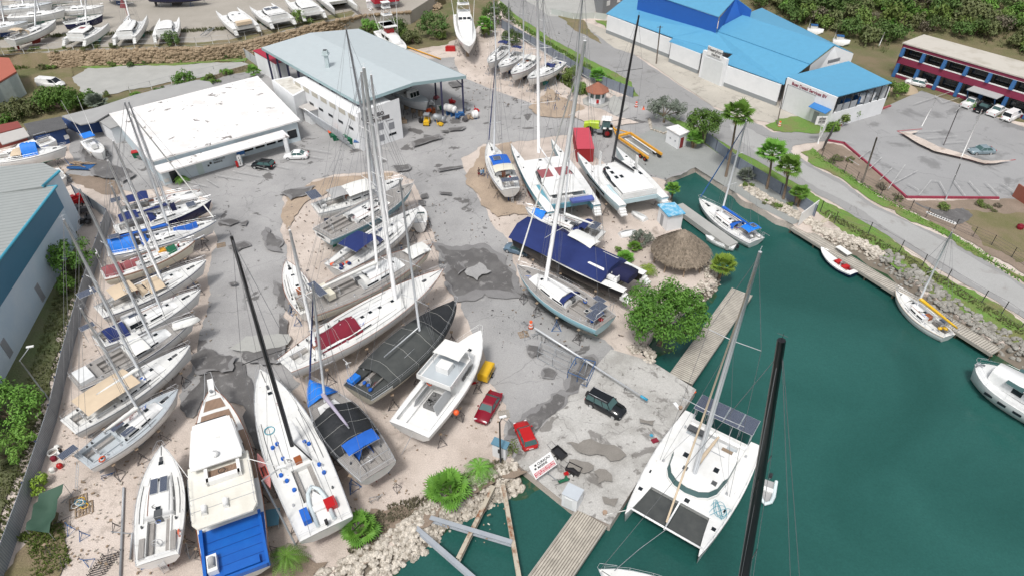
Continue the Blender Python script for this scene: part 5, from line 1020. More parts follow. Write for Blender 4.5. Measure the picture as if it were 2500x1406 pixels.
# sport fisher at the top
def tower(e,L,z,x,wd,hs,mat=WHITE):
    b=MB(); z0=z
    for i,(w_,h,l) in enumerate(hs):
        nw,nh,nl=hs[min(i+1,len(hs)-1)]
        for sx in (-1,1):
            for sg in (-1,1): b.tube([(x+sx*l/2,sg*w_,z),(x+sx*nl/2,sg*nw,z+h)],.05,5)
        for sg in (-1,1): b.tube([(x-l/2,sg*w_,z),(x+nl/2,sg*nw,z+h)],.03,4)
        b.tube([(x-l/2,-w_,z),(x-nl/2,nw,z+h)],.03,4); b.tube([(x+l/2,w_,z),(x+nl/2,-nw,z+h)],.03,4)
        z+=h; 
        b.box(x-nl/2-.2,x+nl/2+.2,-nw-.15,nw+.15,z-.05,z+.05)
    b.build('tuna_tower',mat,e)
e,H,L=motor('white sport fishing boat with tall tower facing the camera by the trees','sport fishing boat',(1146,124),(1128,36),5.0,4.2,rise=1.,tw=.9,wl=2.4)
H.deck(e,WHITE,(.04,.25),cw=1.8,depth=.6,solemat=(WHITE,WHITE)); H.toerail(e,WHITE)
b=MB(); b.loft([[(x,-w_,4.2),(x,-w_*.9,zt),(x,w_*.9,zt),(x,w_,4.2)] for x,w_,zt in ((.25*L,1.9,6.2),(.48*L,1.9,6.2),(.62*L,1.6,5.0),(.80*L,1.2,4.7))],0,sm=False); b.build('deckhouse',WHITE,e)
b=MB(); b.loft([[(x,-w_,6.2),(x,-w_*.9,zt),(x,w_*.9,zt),(x,w_,6.2)] for x,w_,zt in ((.24*L,1.7,7.3),(.42*L,1.7,7.3),(.47*L,1.4,6.4))],0,sm=False); b.build('flybridge',WHITE,e)
for y in (-1.,0,1.): b=MB(); b.obox((.445*L+.2,y,6.85),(.08,.8,.6),0,0,0,-.9*0-.5); b.build('window',GLASS,e)
tower(e,L,7.3,.3*L,1.5,[(1.6,1.8,2.4),(1.3,1.6,1.8),(.9,1.2,1.3)])
for sg in (-1,1): b=MB(); b.tube([(.35*L,sg*2.2,5),(.22*L,sg*3.4,15)],.05,5); b.build('outrigger_pole',WHITE,e)
e,H,L=motor('white tower of a sport fishing boat rising behind the big grey roof','towered boat behind the shed',(990,128),(930,75),4.6,3.2,rise=.6)
H.deck(e,WHITE,(.04,.25),cw=1.6,depth=.6,solemat=(WHITE,WHITE)); trunk(H,e,.25,.75,1.6,wf=.7)
b=MB(); b.box(.22*L,.5*L,-1.6,1.6,6.3,6.45); b.build('hardtop',WHITE,e); tower(e,L,4.8,.35*L,1.6,[(1.6,1.6,2.6),(1.5,2.2,2.4),(1.0,1.6,1.6),(.8,1.2,1.2)])
b=MB(); b.box(.3*L,.45*L,-.9,.9,4.8,5.6); b.build('red_seats',RED,e)
for sg in (-1,1): b=MB(); b.tube([(.4*L,sg*2.0,4),(.2*L,sg*3.6,13)],.05,5); b.build('outrigger_pole',WHITE,e)
# grey work boat inside the shed
e,H,L=motor('grey work boat with windscreen parked under the big grey roof','grey work boat',(1045,255),(975,222),3.8,3.4,hull=M('light_grey_hull',(.42,.44,.46),.4),rise=.6)
H.deck(e,GDECK,(.05,.4),cw=1.2,depth=.6); b=MB(); b.loft([[(.45*L,-1.3,3.5),(.45*L,-1.2,4.8),(.45*L,1.2,4.8),(.45*L,1.3,3.5)],[(.56*L,-1.2,3.5),(.53*L,-1.1,4.7),(.53*L,1.1,4.7),(.56*L,1.2,3.5)]],0,sm=False); b.build('wheelhouse',WHITE,e)
for y in (-.75,0,.75): b=MB(); b.obox((.555*L+.05,y,4.15),(.06,.6,.9),0,0,0,-.25); b.build('window',GLASS,e)
# small boats at left
e,H=sail('white cruising boat with green bottom and bright blue cover beside the navy shack',"green bottomed boat",(165,362),(-50,392),None,.5,B=3.8,zd=3.0,bot=M('emerald_antifouling',(.03,.30,.19),.5),cabm=WHITE,feats=[('tarp',.50,.68,BRCAN,1.9,.75),('awning',.38,.5,TCAN,1.0)],standk='dark',hat=(.85,),toe=WHITE)
e,H,L=motor('white motor boat with red bottom stripe behind the green bottomed boat','red striped boat',(8,378),(130,338),3.2,2.6,bot=REDB,rise=.5); H.deck(e,WHITE,(.05,.3),cw=1.,depth=.5); trunk(H,e,.35,.75,.7); b=MB(); b.tube([(.5,-1,2.7),(.5,-1,3.8),(2.5,-1,3.8)],.03,4); b.tube([(.5,1,2.7),(.5,1,3.8),(2.5,1,3.8)],.03,4); b.build('canopy_frame',STEEL,e)
e,H,L=motor('small white centre console boat with a blue canopy and two tall poles','console boat',(250,376),(212,342),2.7,2.0,bot=NAVY,rise=.3,cat='boat',name='console_boat'); H.deck(e,WHITE,(.06,.72),cw=.95,depth=.4,solemat=(WHITE,WHITE))
b=MB(); b.box(.4*L,.55*L,-.4,.4,1.7,2.6); b.build('console',WHITE,e); b=MB(); b.box(.1*L,.42*L,-.95,.95,3.6,3.68); b.build('canopy',BRCAN,e)
b=MB(); [b.tube([(x*L,sg*.85,1.9),(x*L,sg*.85,3.6)],.025,4) for x in (.12,.4) for sg in (-1,1)]; b.build('canopy_frame',STEEL,e)
for sg in (-1,1): b=MB(); b.tube([(.3*L,sg*.9,3.6),(.05*L,sg*1.3,10.)],.035,5); b.build('outrigger_pole',WHITE,e)
e,H,L=motor('small white open boat tucked beside the corner of the blue warehouse','open boat',(152,442),(128,415),2.3,1.4,rise=.3,cat='boat',name='open_boat'); H.deck(e,WHITE,(.1,.8),cw=.85,depth=.4,solemat=(WHITE,GRYCAN))
e,H,L=motor('small white motor boat with green windscreen parked between two sailboat bows','small windscreen boat',(1026,505),(1024,545),2.3,1.9,rise=.3,cat='boat',name='small_motor_boat'); H.deck(e,WHITE,(.08,.5),cw=.8,depth=.4,solemat=(WHITE,WHITE)); b=MB(); b.loft([[(.52*L,-.8,2.0),(.52*L,.8,2.0)],[(.46*L,-.7,2.5),(.46*L,.7,2.5)]],0,caps=False); b.build('windscreen',GLASS2,e)
# launch at the pier
loc,rz,L=place((2003,608),(2087,668),-.3); e=empty('launch',loc,rz,'navy and white launch with red seats moored at the long pier','launch')
H=Hull(L,2.6,-.35,WZ,.35,tw=.6,rise=.35,rake=.06); H.build(e,[NAVY,WHITE,NAVY,NAVY]); H.deck(e,WHITE,(.12,.55),cw=.9,depth=.45,solemat=(WHITE,MCAN)); H.toerail(e,WHITE)
b=MB(); b.box(.22*L,.32*L,-.6,.6,-.7,-.15); b.build('seat',RED,e); b=MB(); b.box(.42*L,.52*L,-.5,.5,-.7,-.1); b.build('seat',RED,e); wheel(e,.38*L,.0,.25)
b=MB(); b.box(.45*L,.8*L,-2.2,-1.3,.5,.58); b.tube([(.5*L,-1.75,-.6),(.5*L,-1.75,.5)],.03,4); b.tube([(.75*L,-1.75,-.6),(.75*L,-1.75,.5)],.03,4); b.build('side_awning',WCAN,e)
p=at(1795,604,-.4); q=at(1722,577,-.4); d=q-p; e=empty('skiff',(p.x,p.y,-.2),math.atan2(d.y,d.x),'narrow white skiff with outboard tied beside the concrete finger pier','skiff'); h=Hull(d.length,1.7,-.2,WZ+.2,.2,tw=.8,rise=.2); h.build(e,[WHITE,WHITE,WHITE,GRNB]); h.deck(e,OFFW,(.1,.7),cw=.6,depth=.35,solemat=(OFFW,WHITE)); b=MB(); b.box(-.5,-.1,-.15,.15,-.2,.4); b.build('outboard_motor',PLAST,e)
p=at(1577,540); dinghy((p.x,p.y,0),math.radians(130),'upturned white dinghy beside the blue roofed hut',OFFW,L=3.2,upturned=True)
p=at(1512,577); dinghy((p.x,p.y,0),math.radians(20),'upturned white dinghy beside the grey silver bush',OFFW,L=3.,upturned=True)
p=at(438,480,4.1); dinghy((p.x,p.y,3.6),math.radians(25),'upturned white dinghy on the foredeck of the farthest left row boat',WHITE,L=3.4,upturned=True)
p=at(418,792,4.2); dinghy((p.x,p.y,3.7),math.radians(28),'upturned white dinghy on the foredeck of the teak decked left row boat',WCAN,L=3.2,upturned=True)
p=at(1000,470,4.2); 
# ---------- buildings
def face(b,a,c,s0,s1,z0,z1,d=.03,mi=0,th=.04):
    # a thin box on the wall a->c (outside is on the right hand side), between distances s0,s1 and heights z0,z1
    a=Vector(a[:2]);c=Vector(c[:2]); u=(c-a).normalized(); n=Vector((u.y,-u.x)); m=a+u*(s0+s1)/2+n*(d-th/2); b.obox((m.x,m.y,(z0+z1)/2),(s1-s0,th,z1-z0),math.atan2(u.y,u.x),mi)
WALLW=M('white_painted_wall',(.78,.79,.80),.8,col2=(.66,.68,.69),sc_=.5,fine=.05)
WALLB=M('pale_blue_wall',(.58,.66,.70),.8,col2=(.5,.58,.62),sc_=.4)
ROOFG=stripes('pale_blue_grey_roof',(.46,.515,.535),(.43,.48,.50),1.2,'X',.3,.5,rot=-.5,noise=.04,bump=.1)
FASC=M('teal_fascia',(.30,.42,.44),.5)
WROOF=M('white_flat_roof',(.80,.79,.78),.8,col2=(.66,.64,.62),sc_=.25,amt=.9,lo=.45,hi=.65,fine=.06,blot=[((.12,.10,.09),.42,.635,.66,.85),((.10,.09,.08),1.6,.66,.69,.8)])
GROOF=M('grey_flat_roof',(.36,.36,.355),.9,col2=(.29,.29,.29),sc_=.3)
NCOL=M('navy_painted_steel',(.03,.035,.09),.5,col2=(.07,.06,.1),sc_=3)
eh=hgt(1135,282,190)
A,B_,C_,D_=[at(x,y,eh) for x,y in ((638,117),(875,71),(1138,186),(873,250))]
sh=empty('boat_shed',((A+C_)/2)*Vector((1,1,0)) if False else Vector(((A.x+C_.x)/2,(A.y+C_.y)/2,0)),0,'open sided boat shed with wide pale grey roof, navy posts and white wall','boat shed')
O=sh.location.copy()
def loc(v,z=None): v=Vector(v); return Vector((v.x-O.x,v.y-O.y,v.z if z is None else z))
r0=(A+B_)/2+Vector((0,0,1.1)); r1=(D_+C_)/2+Vector((0,0,1.1))
b=MB(); a_,b_,c_,d_,ra,rb=[loc(v) for v in (A,B_,C_,D_,r0,r1)]
for q in ([a_,d_,rb,ra],[ra,rb,c_,b_]): b.slab(q,.12,0)
b.build('roof',ROOFG,sh)
b=MB()
for p,q in ((d_,rb),(rb,c_),(a_,d_),(c_,b_)):
    dz=Vector((0,0,.14)); u=(q-p).normalized(); n=Vector((u.y,-u.x,0))*.03; b.add([p+n-dz*4,q+n-dz*4,q+n+dz*.3,p+n+dz*.3],[(0,1,2,3)])
b.build('fascia',FASC,sh)
vb=MB(); vc=loc(at(800,163,eh+.6)); vb.box(vc.x-.35,vc.x+.35,vc.y-.35,vc.y+.35,eh,eh+2.9); vb.box(vc.x-.65,vc.x+.65,vc.y-.65,vc.y+.65,eh+2.9,eh+3.2); vb.box(vc.x-.5,vc.x+.5,vc.y-.5,vc.y+.5,eh+3.2,eh+3.8); vb.box(vc.x-.35,vc.x+.35,vc.y-.35,vc.y+.35,eh+3.8,eh+3.85,1); vb.build('roof_vent',[M('pale_duct',(.48,.56,.57),.5),PLAST],sh)
def column(p,h,brace=None,m=NCOL):
    b=MB(); b.box(p.x-.17,p.x+.17,p.y-.03,p.y+.03,0,h); b.box(p.x-.17,p.x-.12,p.y-.16,p.y+.16,0,h); b.box(p.x+.12,p.x+.17,p.y-.16,p.y+.16,0,h)
    if brace is not None: b.tube([(p.x,p.y,h-1.8),tuple(p+brace*1.6)[:2]+(h-.1,)],.08,5)
    b.build('column',m,sh)
uAD=(d_-a_).normalized(); uDC=(c_-d_).normalized(); N_=9
for i in range(N_):
    p=a_.lerp(d_,(i+.15)/(N_-.6)); p=p+uDC*.6; p.z=0; column(p,eh-.1,uAD if i<N_-1 else None)
for i in range(5):
    p=b_.lerp(c_,(i+.2)/(4.25)); p=p-uDC*.6; p.z=0; column(p,eh-.1,-uDC)
p=c_-uDC*5.6; p.z=0; column(p,eh+.1)
# white enclosed part along the left
w1=loc(at(887,370)); w2=loc(at(985,338)); 
uW=(w2-w1).normalized(); back=-uAD
w3=w2+back*24; w4=w1+back*24
b=MB(); b.prism([tuple(v[:2]) for v in (w1,w2,w3,w4)],0,eh-1.3); 
b.add([(w1.x,w1.y,eh-1.3),(w2.x,w2.y,eh-1.3),(w2.x,w2.y,eh+.2),(w1.x,w1.y,eh-.35)],[(0,1,2,3)])
b.build('wall',WALLW,sh)
WL=(w2-w1).length
for s0,s1,z0,z1 in ((WL*.42,WL*.55,3.0,4.3),(WL*.68,WL*.81,2.5,3.8),(WL*.40,WL*.54,.8,2.0),(WL*.66,WL*.84,1.3,1.75),(WL*.1,WL*.22,6.6,7.3)):
    b=MB(); face(b,w1,w2,s0,s1,z0,z1,.05); b.build('window',M('grey_window',(.25,.26,.28),.3) if z1-z0>.6 else GLASS,sh)
for i in range(6):
    b=MB(); s=2+i*3.6; face(b,w4,w1,s,s+1.6,3.2,3.7,.05); b.build('window',GLASS,sh)
for i in range(7): b=MB(); face(b,w4,w1,.8+i*3.3,3.0+i*3.3,eh-2.3,eh-1.4,.06); b.build('louvre',M('beige_louvre',(.5,.47,.4),.7),sh)
n=Vector((uW.y,-uW.x,0)); tp=w1+uW*(WL*.06)+n*.06
TXT('curaçao',1.45,DSTEEL,'wall_lettering',sh,(tp.x,tp.y,5.75),uW,(0,0,1),bold=True)
b=MB(); face(b,w1,w2,WL*.10,WL*.72,4.75,5.45,.05); b.build('sign_band',DSTEEL,sh)
tp=w1+uW*(WL*.12)+n*.07; TXT('M A R I N E',.72,WHITE,'wall_lettering',sh,(tp.x,tp.y,4.83),uW,(0,0,1),bold=True)
b=MB(); face(b,w1,w2,WL*.62,WL*.80,4.3,4.38,.05); b.build('sign_underline',DSTEEL,sh)
# spare masts racked along the shed wall
for k in range(6):
    b=MB(); o=w4+uAD*(6+k*.4)-uDC*(1.0+.25*k); o2=w1-uDC*(1.4+.2*k)-uAD*(.5+k*.3); z=.7+.55*k
    b.tube([O+Vector((o.x,o.y,z)),O+Vector((o2.x,o2.y,z))],.11,6); tag(b.build('spare_mast',ALU),'spare aluminium mast racked along the long white wall of the boat shed','spare mast','spare masts racked beside the shed')
def bldg(name,label,cat,base,h,wallm,roofm=None,over=.15,rt=.18,group=None,z0=0.):
    w_=[at(x,y,z0) for x,y in base]; c=sum(w_,Vector())/len(w_); e=empty(name,(c.x,c.y,z0),0,label,cat,group); q=[v-c for v in w_]
    b=MB(); b.prism([tuple(v[:2]) for v in q],0,h); b.build('wall',wallm,e)
    if roofm:
        qq=[v*(1+over/max(.5,v.length)) for v in q]; b=MB(); b.prism([tuple(v[:2]) for v in qq],h,h+rt); b.build('roof',roofm,e)
    return e,q,c
# white office with a wide flat roof: roof corners are measured at roof height
OH=4.2
ro=[at(x,y,OH) for x,y in ((266,278),(367,392),(403,372),(733,293),(629,186),(420,238))]
c=sum(ro,Vector())/len(ro); c.z=0; e=empty('office_building',c,0,'long white flat roofed office with stained roof and a porch facing the parking lines','office building')
q=[v-c for v in ro]; 
qa,qb,qd,qe=[at(x,y,OH)-c for x,y in ((266,278),(367,394),(733,293),(629,186))]
b=MB(); b.slab([qa,qb,qd,qe],.3); b.build('roof',WROOF,e)
b=MB(); ins=lambda v,f=.965: Vector((v.x*f,v.y*f,0)); W=[ins(v) for v in (qa,qb,qd,qe)]; b.prism([tuple(v[:2]) for v in W],0,OH-.3); b.build('wall',WALLB,e)
u=(qd-qb).normalized(); n=Vector((u.y,-u.x,0)); LL=(qd-qb).length
p0=qb+n*.2; P=[p0,p0+n*3.0+u*.4,p0+n*3.0+u*(LL*.86),p0+u*(LL*.86)]
b=MB(); b.slab([Vector((v.x,v.y,3.3)) for v in P],.25); b.build('porch_roof',WROOF,e)
b=MB(); f0=W[1]+n*1.6; b.prism([tuple(v[:2]) for v in (W[1]+u*.3,W[1]+n*1.8+u*.3,W[1]+n*1.8+u*LL*.52,W[1]+u*LL*.52)],0,3.04); b.build('front_wall',WALLB,e)
fa=W[1]+n*1.8+u*.3; fb=fa+u*LL*.52
for s0,s1,z0,z1,m,nm in ((1.2,2.4,0.0,2.4,GLASS,'door'),(5.6,6.6,0,2.2,M('pale_green_door',(.5,.6,.57),.6),'door'),(-1.,.9,.5,1.1,M('pale_sill',(.6,.6,.58),.7),'bench')):
    b=MB(); face(b,fa,fb,max(0.1,s0),s1,z0,z1,.06); b.build(nm,m,e)
b=MB(); face(b,fa,fb,12.6,14.,1.2,2.5,.06); b.build('poster',M('blue_poster',(.03,.14,.38),.5),e)
b=MB(); face(b,fa,fb,12.7,13.9,1.2,1.5,.07); b.build('poster_caption',WHITE,e)
tp=fa+u*8.0+n*.07; b=MB(); b.obox((tp.x,tp.y,1.6),(.35,.05,.35),math.atan2(u.y,u.x)); b.obox((tp.x-u.x*.45,tp.y-u.y*.45,1.25),(.3,.05,.3),math.atan2(u.y,u.x)); b.build('wall_logo',PLAST,e)
tp=fa+u*8.5+n*.07; TXT('CURACAO',.42,DSTEEL,'wall_lettering',e,(tp.x,tp.y,1.75),u,(0,0,1),bold=True); TXT('MARINE',.42,DSTEEL,'wall_lettering',e,(tp.x,tp.y,1.3),u,(0,0,1),bold=True)
for k in range(5):
    b=MB(); s=LL*.56+k*2.1; face(b,W[1],W[2],s,s+1.7,.9,2.5,.06); b.build('window',GLASS,e)
    b=MB(); face(b,W[1],W[2],s-.08,s+1.78,2.5,2.6,.08); b.build('window_frame',WHITE,e)
pp=p0+n*2.8+u*(LL*.83); b=MB(); b.box(pp.x-.35,pp.x+.35,pp.y-.25,pp.y+.25,0,3.05); b.build('porch_pillar',WALLW,e)
# vertical ice sign and extinguisher cabinet
pI=p0+n*2.6+u*(LL*.50); e2=empty('ice_sign',(c.x+pI.x,c.y+pI.y,0),math.atan2(u.y,u.x),'white upright sign lettered ICE at the office porch','sign')
b=MB(); b.box(-.32,.32,-.2,.2,.3,2.3); b.build('panel',WHITE,e2)
for i,ch in enumerate('ICE'): TXT(ch,.5,PLAST,'lettering',e2,(-.12,-.22,1.7-.55*i),(1,0,0),(0,0,1),bold=True)
b=MB(); b.box(-.75,-.4,-.3,.1,.3,1.3); tag(b.build('red_cabinet',RED,e2),None,None)
# grey roofed back wing and lean-to behind the office
g=[at(x,y,3.6) for x,y in ((150,284),(196,305),(232,298),(266,278),(420,238),(525,214),(512,200),(480,196),(330,232),(240,262))]
e,qq,c=bldg('back_wing','low grey roofed wing behind the white office running to the navy shack','building',[(160,312),(200,330),(262,322),(300,300),(425,270),(420,262),(330,285),(235,302)],2.0,M('navy_wall',(.03,.07,.2),.8),None)
b=MB(); b.slab([v-c for v in g],.2); b.build('roof',GROOF,e)
e,qq,c=bldg('corner_annex','small white annex with grey roof edge at the left corner of the office','building',[(255,330),(285,352),(330,335),(300,310)],3.0,WALLW,GROOF,.3)
# navy shack
rf=[at(x,y,3.2) for x,y in ((57,303),(148,285),(165,312),(75,333))]
e,qq,c=bldg('navy_shack','navy blue wooden shack with a dark corrugated roof','shack',[(85,345),(163,325),(172,350),(105,372)],2.9,M('navy_wall',(.03,.07,.2)),None)
b=MB(); b.slab([v-c for v in rf],.12); b.build('roof',stripes('dark_corrugated_roof',(.06,.06,.065),(.14,.14,.14),2.,'X',.5,.8,rot=.4),e)
for s_ in (1.2,4.2): b=MB(); face(b,qq[3],qq[2],s_,s_+.8,.9,1.7,.06); b.build('window',WHITE,e)
rf=[at(x,y,3.0) for x,y in ((-10,330),(58,312),(72,333),(5,354))]
e,qq,c=bldg('side_roof','pale flat roofed lean-to left of the navy shack','shed',[(-5,365),(70,345),(60,330),(-15,345)],2.8,M('rust_red_wall',(.25,.06,.05),.8),None); b=MB(); b.slab([v-c for v in rf],.15); b.build('roof',M('pale_roof',(.48,.46,.44),.9),e)
# white annex block between office and shed
rf=[at(x,y,5.6) for x,y in ((663,196),(709,187),(758,213),(716,236))]; c=sum(rf,Vector())/4; c.z=0
e=empty('white_block',c,0,'white rendered block with debris on its roof between the office and the shed','building'); b=MB(); b.prism([tuple((v-c)[:2]) for v in rf],0,5.6); b.build('wall',WALLW,e)
b=MB(); b.prism([tuple((v-c)[:2]*.85 if False else Vector((v-c)[:2])*.86) for v in rf],5.6,5.64); b.build('roof',M('dirty_roof',(.62,.60,.55),.9,col2=(.3,.26,.2),sc_=.6,lo=.5,hi=.65),e)
rf=[at(x,y,3.0) for x,y in ((733,262),(765,252),(785,265),(752,272))]; c=sum(rf,Vector())/4; c.z=0
e=empty('pump_hut',c,0,'little white hut with an overhanging slab roof beside the shed posts','hut'); b=MB(); b.prism([tuple(Vector((v-c)[:2])*.8) for v in rf],0,3.0); b.build('wall',WALLW,e); b=MB(); b.prism([tuple(Vector((v-c)[:2])*1.25) for v in rf],3.0,3.15); b.build('roof',M('pale_roof',(.48,.46,.44)),e)
# containers with red roof at the back left of the shed
rf=[at(x,y,4.6) for x,y in ((617,124),(640,118),(700,148),(672,156))]; c=sum(rf,Vector())/4; c.z=0
e=empty('red_roofed_store',c,0,'white store with a red roof behind the left corner of the shed','store'); b=MB(); b.prism([tuple(Vector((v-c)[:2])*.93) for v in rf],0,4.4); b.build('wall',WALLW,e); b=MB(); b.slab([v-c for v in rf],.15); b.build('roof',M('red_metal_roof',(.38,.02,.05),.6),e)
def container(label,px0,px1,w_,h,mat,z0=0.,name='container',side=1,roofm=None):
    a=at(*px0,z0); c=at(*px1,z0); d=c-a; L=d.length; e=empty(name,(a.x,a.y,z0),math.atan2(d.y,d.x),label,'container'); b=MB(); y0,y1=sorted((0,side*w_))
    b.box(0,L,y0,y1,.05,h)
    k=int(L/.5)
    for i in range(k):
        x=.15+i*(L-.3)/k; b.box(x,x+.2,y0-.04,y0,.2,h-.15); b.box(x,x+.2,y1,y1+.04,.2,h-.15)
    for i in range(5): b.box(L,L+.05,y0+.1+i*(w_-.2)/5,y0+.3+i*(w_-.2)/5,.2,h-.15)
    b.build('box',mat,e); b=MB(); b.box(-.05,L+.06,y0-.06,y1+.06,h,h+.06); b.build('roof',roofm or mat,e); return e
REDC=M('red_container_paint',(.33,.015,.02),.6,col2=(.25,.02,.02),sc_=1.5)
container('red shipping container behind the white multihull',(1398,345),(1408,397),2.9,2.6,REDC,side=1,roofm=M('pinkish_red_roof',(.52,.06,.09),.6))
b=bldg('control_tower','white block building under the red container, top centre','building',[(900,52),(975,40),(968,12),(905,20)],4.8,WALLW,WALLW)
container('red container standing on top of the white block building',(915,12),(975,4),5,3.2,M('bright_red_container',(.45,.02,.04),.5),z0=5.0)
b=MB()
for i in range(12): b.box(i*.3,i*.3+.3,0,1.2,i*.35,i*.35+.1)
o=b.build('outside_staircase',WALLW); p=at(885,62,0); o.location=(p.x,p.y,0); o.rotation_euler=(0,0,.6); tag(o,'white outside staircase of the block building under the red container','staircase')
# left blue warehouse
BLUW=M('blue_cladding',(.055,.19,.30),.6,col2=(.045,.16,.26),sc_=.3)
GUT=M('bright_blue_gutter',(.05,.30,.42),.5)
RGR=stripes('grey_ribbed_roof',(.33,.35,.345),(.27,.29,.285),.35,'Y',.25,.6,rot=-.35,noise=.05)
WB=M('pale_blue_white_wall',(.66,.74,.80),.8,col2=(.5,.63,.74),sc_=.12,amt=.9,fine=.05)
cb=at(193,585); hb_=above(cb,140,455).z; cb2=at(0,950); dirn=(cb2-cb).normalized(); nL=Vector((dirn.y,-dirn.x,0)); 
if nL.x>0: nL=-nL
e=empty('blue_warehouse',cb,0,'large warehouse with grey ribbed roof, blue cladding band and pale wall, left edge','warehouse')
m1=at(100,762); h1=above(m1,12,611).z; D1=(m1-cb).length; k1=(h1-hb_)/D1; v1=above(m1,100-.585*100,762-100); hc0=above(cb,163,505).z
FD=46.; far=dirn*FD; ht=lambda d:hb_+k1*d
# band bottom: measured where it meets the left picture edge
mz=at(60,838); hbm=hc0
def wq(b,d0,d1,z0a,z0b,z1a,z1b,off,mi=0):
    p=dirn*d0-nL*off; q=dirn*d1-nL*off
    b.add([(p.x,p.y,z0a),(q.x,q.y,z0b),(q.x,q.y,z1b),(p.x,p.y,z1a)],[(0,1,2,3)],mi)
b=MB(); b.prism([(0,0),tuple(far[:2]),tuple((far+nL*30)[:2]),tuple((nL*30)[:2])],0,hb_-.4); wq(b,0,FD,0,0,hb_,ht(FD),.03); b.build('wall',WB,e)
b=MB(); kb=k1*.45; wq(b,-.05,FD,hc0,hc0+kb*FD,hb_,ht(FD),.10); p=nL*30; b.add([(0,0,hc0),(p.x,p.y,hc0),(p.x,p.y,hb_+1.),(0,0,hb_)],[(0,1,2,3)]); b.build('cladding',BLUW,e)
b=MB(); z=Vector((0,0,.03)); A0=Vector((0,0,hb_)); A1=far+Vector((0,0,ht(FD))); b.slab([A0-dirn*.4-nL*.3+z,A1-nL*.3+z,A1+nL*30+z,A0+nL*30-dirn*.4+z],.08); b.build('roof',RGR,e)
b=MB(); b.tube([A0-nL*.35-dirn*.4,A1-nL*.35],.17,6); b.tube([A0-nL*.35-dirn*.4,A0+nL*30-dirn*.4],.12,6); b.build('gutter',GUT,e)
print('warehouse',hb_,h1,hc0,k1)
for s0,z0 in ((15,.6),(26,1.0)):
    b=MB(); m=dirn*s0-nL*.06; b.obox((m.x,m.y,z0+1.2),(1.1,.08,2.4),math.atan2(dirn.y,dirn.x)); b.build('door',M('grey_door',(.33,.34,.36),.6),e)
# warehouse rear roof
rr_=[at(x,y,hb_+.3) for x,y in ((-60,470),(0,470),(104,456),(145,418),(105,398),(0,407),(-60,412))]; c=sum(rr_,Vector())/7; c.z=0
e=empty('rear_warehouse',c,0,'lower grey roofed part of the warehouse with a blue edge','warehouse'); b=MB(); b.slab([v-c for v in rr_],.2); b.build('roof',RGR,e); b=MB(); b.prism([tuple(Vector((v-c)[:2])*.97) for v in rr_],0,hb_); b.build('wall',WB,e); b=MB(); b.tube([rr_[2]-c,rr_[3]-c],.2,6); b.build('gutter',GUT,e)
# red roofed building at left edge
rf=[at(x,y,5) for x,y in ((-60,170),(-10,140),(22,142),(40,175),(-60,235))]; c=sum(rf,Vector())/5; c.z=0
e=empty('corrugated_shed',c,0,'pale corrugated shed with a red roof edge at the left picture edge','shed'); b=MB(); b.prism([tuple((v-c)[:2]) for v in rf],0,4.6); b.build('wall',stripes('pale_corrugated_wall',(.5,.56,.55),(.36,.42,.42),1.2,'X',.4,.7),e); b=MB(); b.slab([v-c for v in rf],.3); b.build('roof',M('rusty_red_roof',(.4,.12,.08),.8),e)
# ---------- blue roofed complex
BROOF=stripes('sky_blue_metal_roof',(.10,.33,.52),(.088,.30,.475),1.5,'X',.3,.5,rot=.45,noise=.05,bump=.1)
DBLU=M('deep_blue_cladding',(.02,.12,.45),.6)
PLN=M('grey_plinth',(.27,.29,.30),.8)
c=at(1750,200); c.z=0
e=empty('blue_roofed_works',c,0,'long white works building with sky blue metal roofs beside the main road','works building')
def R3(x,y,h): return at(x,y,h)-c
ev=4.6
def roofp(pts,m=BROOF,t=.15): b=MB(); b.slab([R3(*p) for p in pts],t); return b.build('roof',m,e)
roofp([(1480,34,ev),(1644,93,ev),(1634,102,ev),(1712,131,ev),(1735,120,ev+.6),(1790,132,ev+.6),(1764,153,ev),(1914,207,ev),(1978,157,7.2),(1745,74,7.2),(1560,-30,7.2)])
roofp([(1745,74,7.3),(1978,157,7.3),(2037,111,9.),(1812,38,9.)])
roofp([(2037,111,9.),(1812,38,9.),(1860,20,7.3),(2082,130,7.3)])
roofp([(1600,-10,10.5),(1755,42,10.5),(1797,-4,12.4),(1640,-50,12.4)]); roofp([(1797,-4,12.4),(1640,-50,12.4),(1680,-60,10.5),(1835,24,10.5)])
roofp([(1924,187,6.6),(2046,236,6.6),(2178,203,6.4),(2072,150,7.)])
def wallp(pts,h0,m,name='wall',t=.25):
    b=MB()
    for (x0,y0,x1,y1,h1) in pts:
        a_=R3(x0,y0,h1);b2=R3(x1,y1,h1); d=b2-a_; mm=(a_+b2)/2; b.obox((mm.x,mm.y,(h0+h1-.1)/2),(d.length,t,h1-.1-h0),math.atan2(d.y,d.x))
    return b.build(name,m,e)
segs=[(1484,37,1640,95,ev),(1640,104,1712,132,ev),(1764,156,1908,207,ev)]
for sg_ in segs: wallp([sg_],0,WALLW)
for sg_ in segs:
    o=wallp([sg_],0,PLN,'plinth',.36)
    for v in o.data.vertices:
        if v.co.z>1: v.co.z=.9
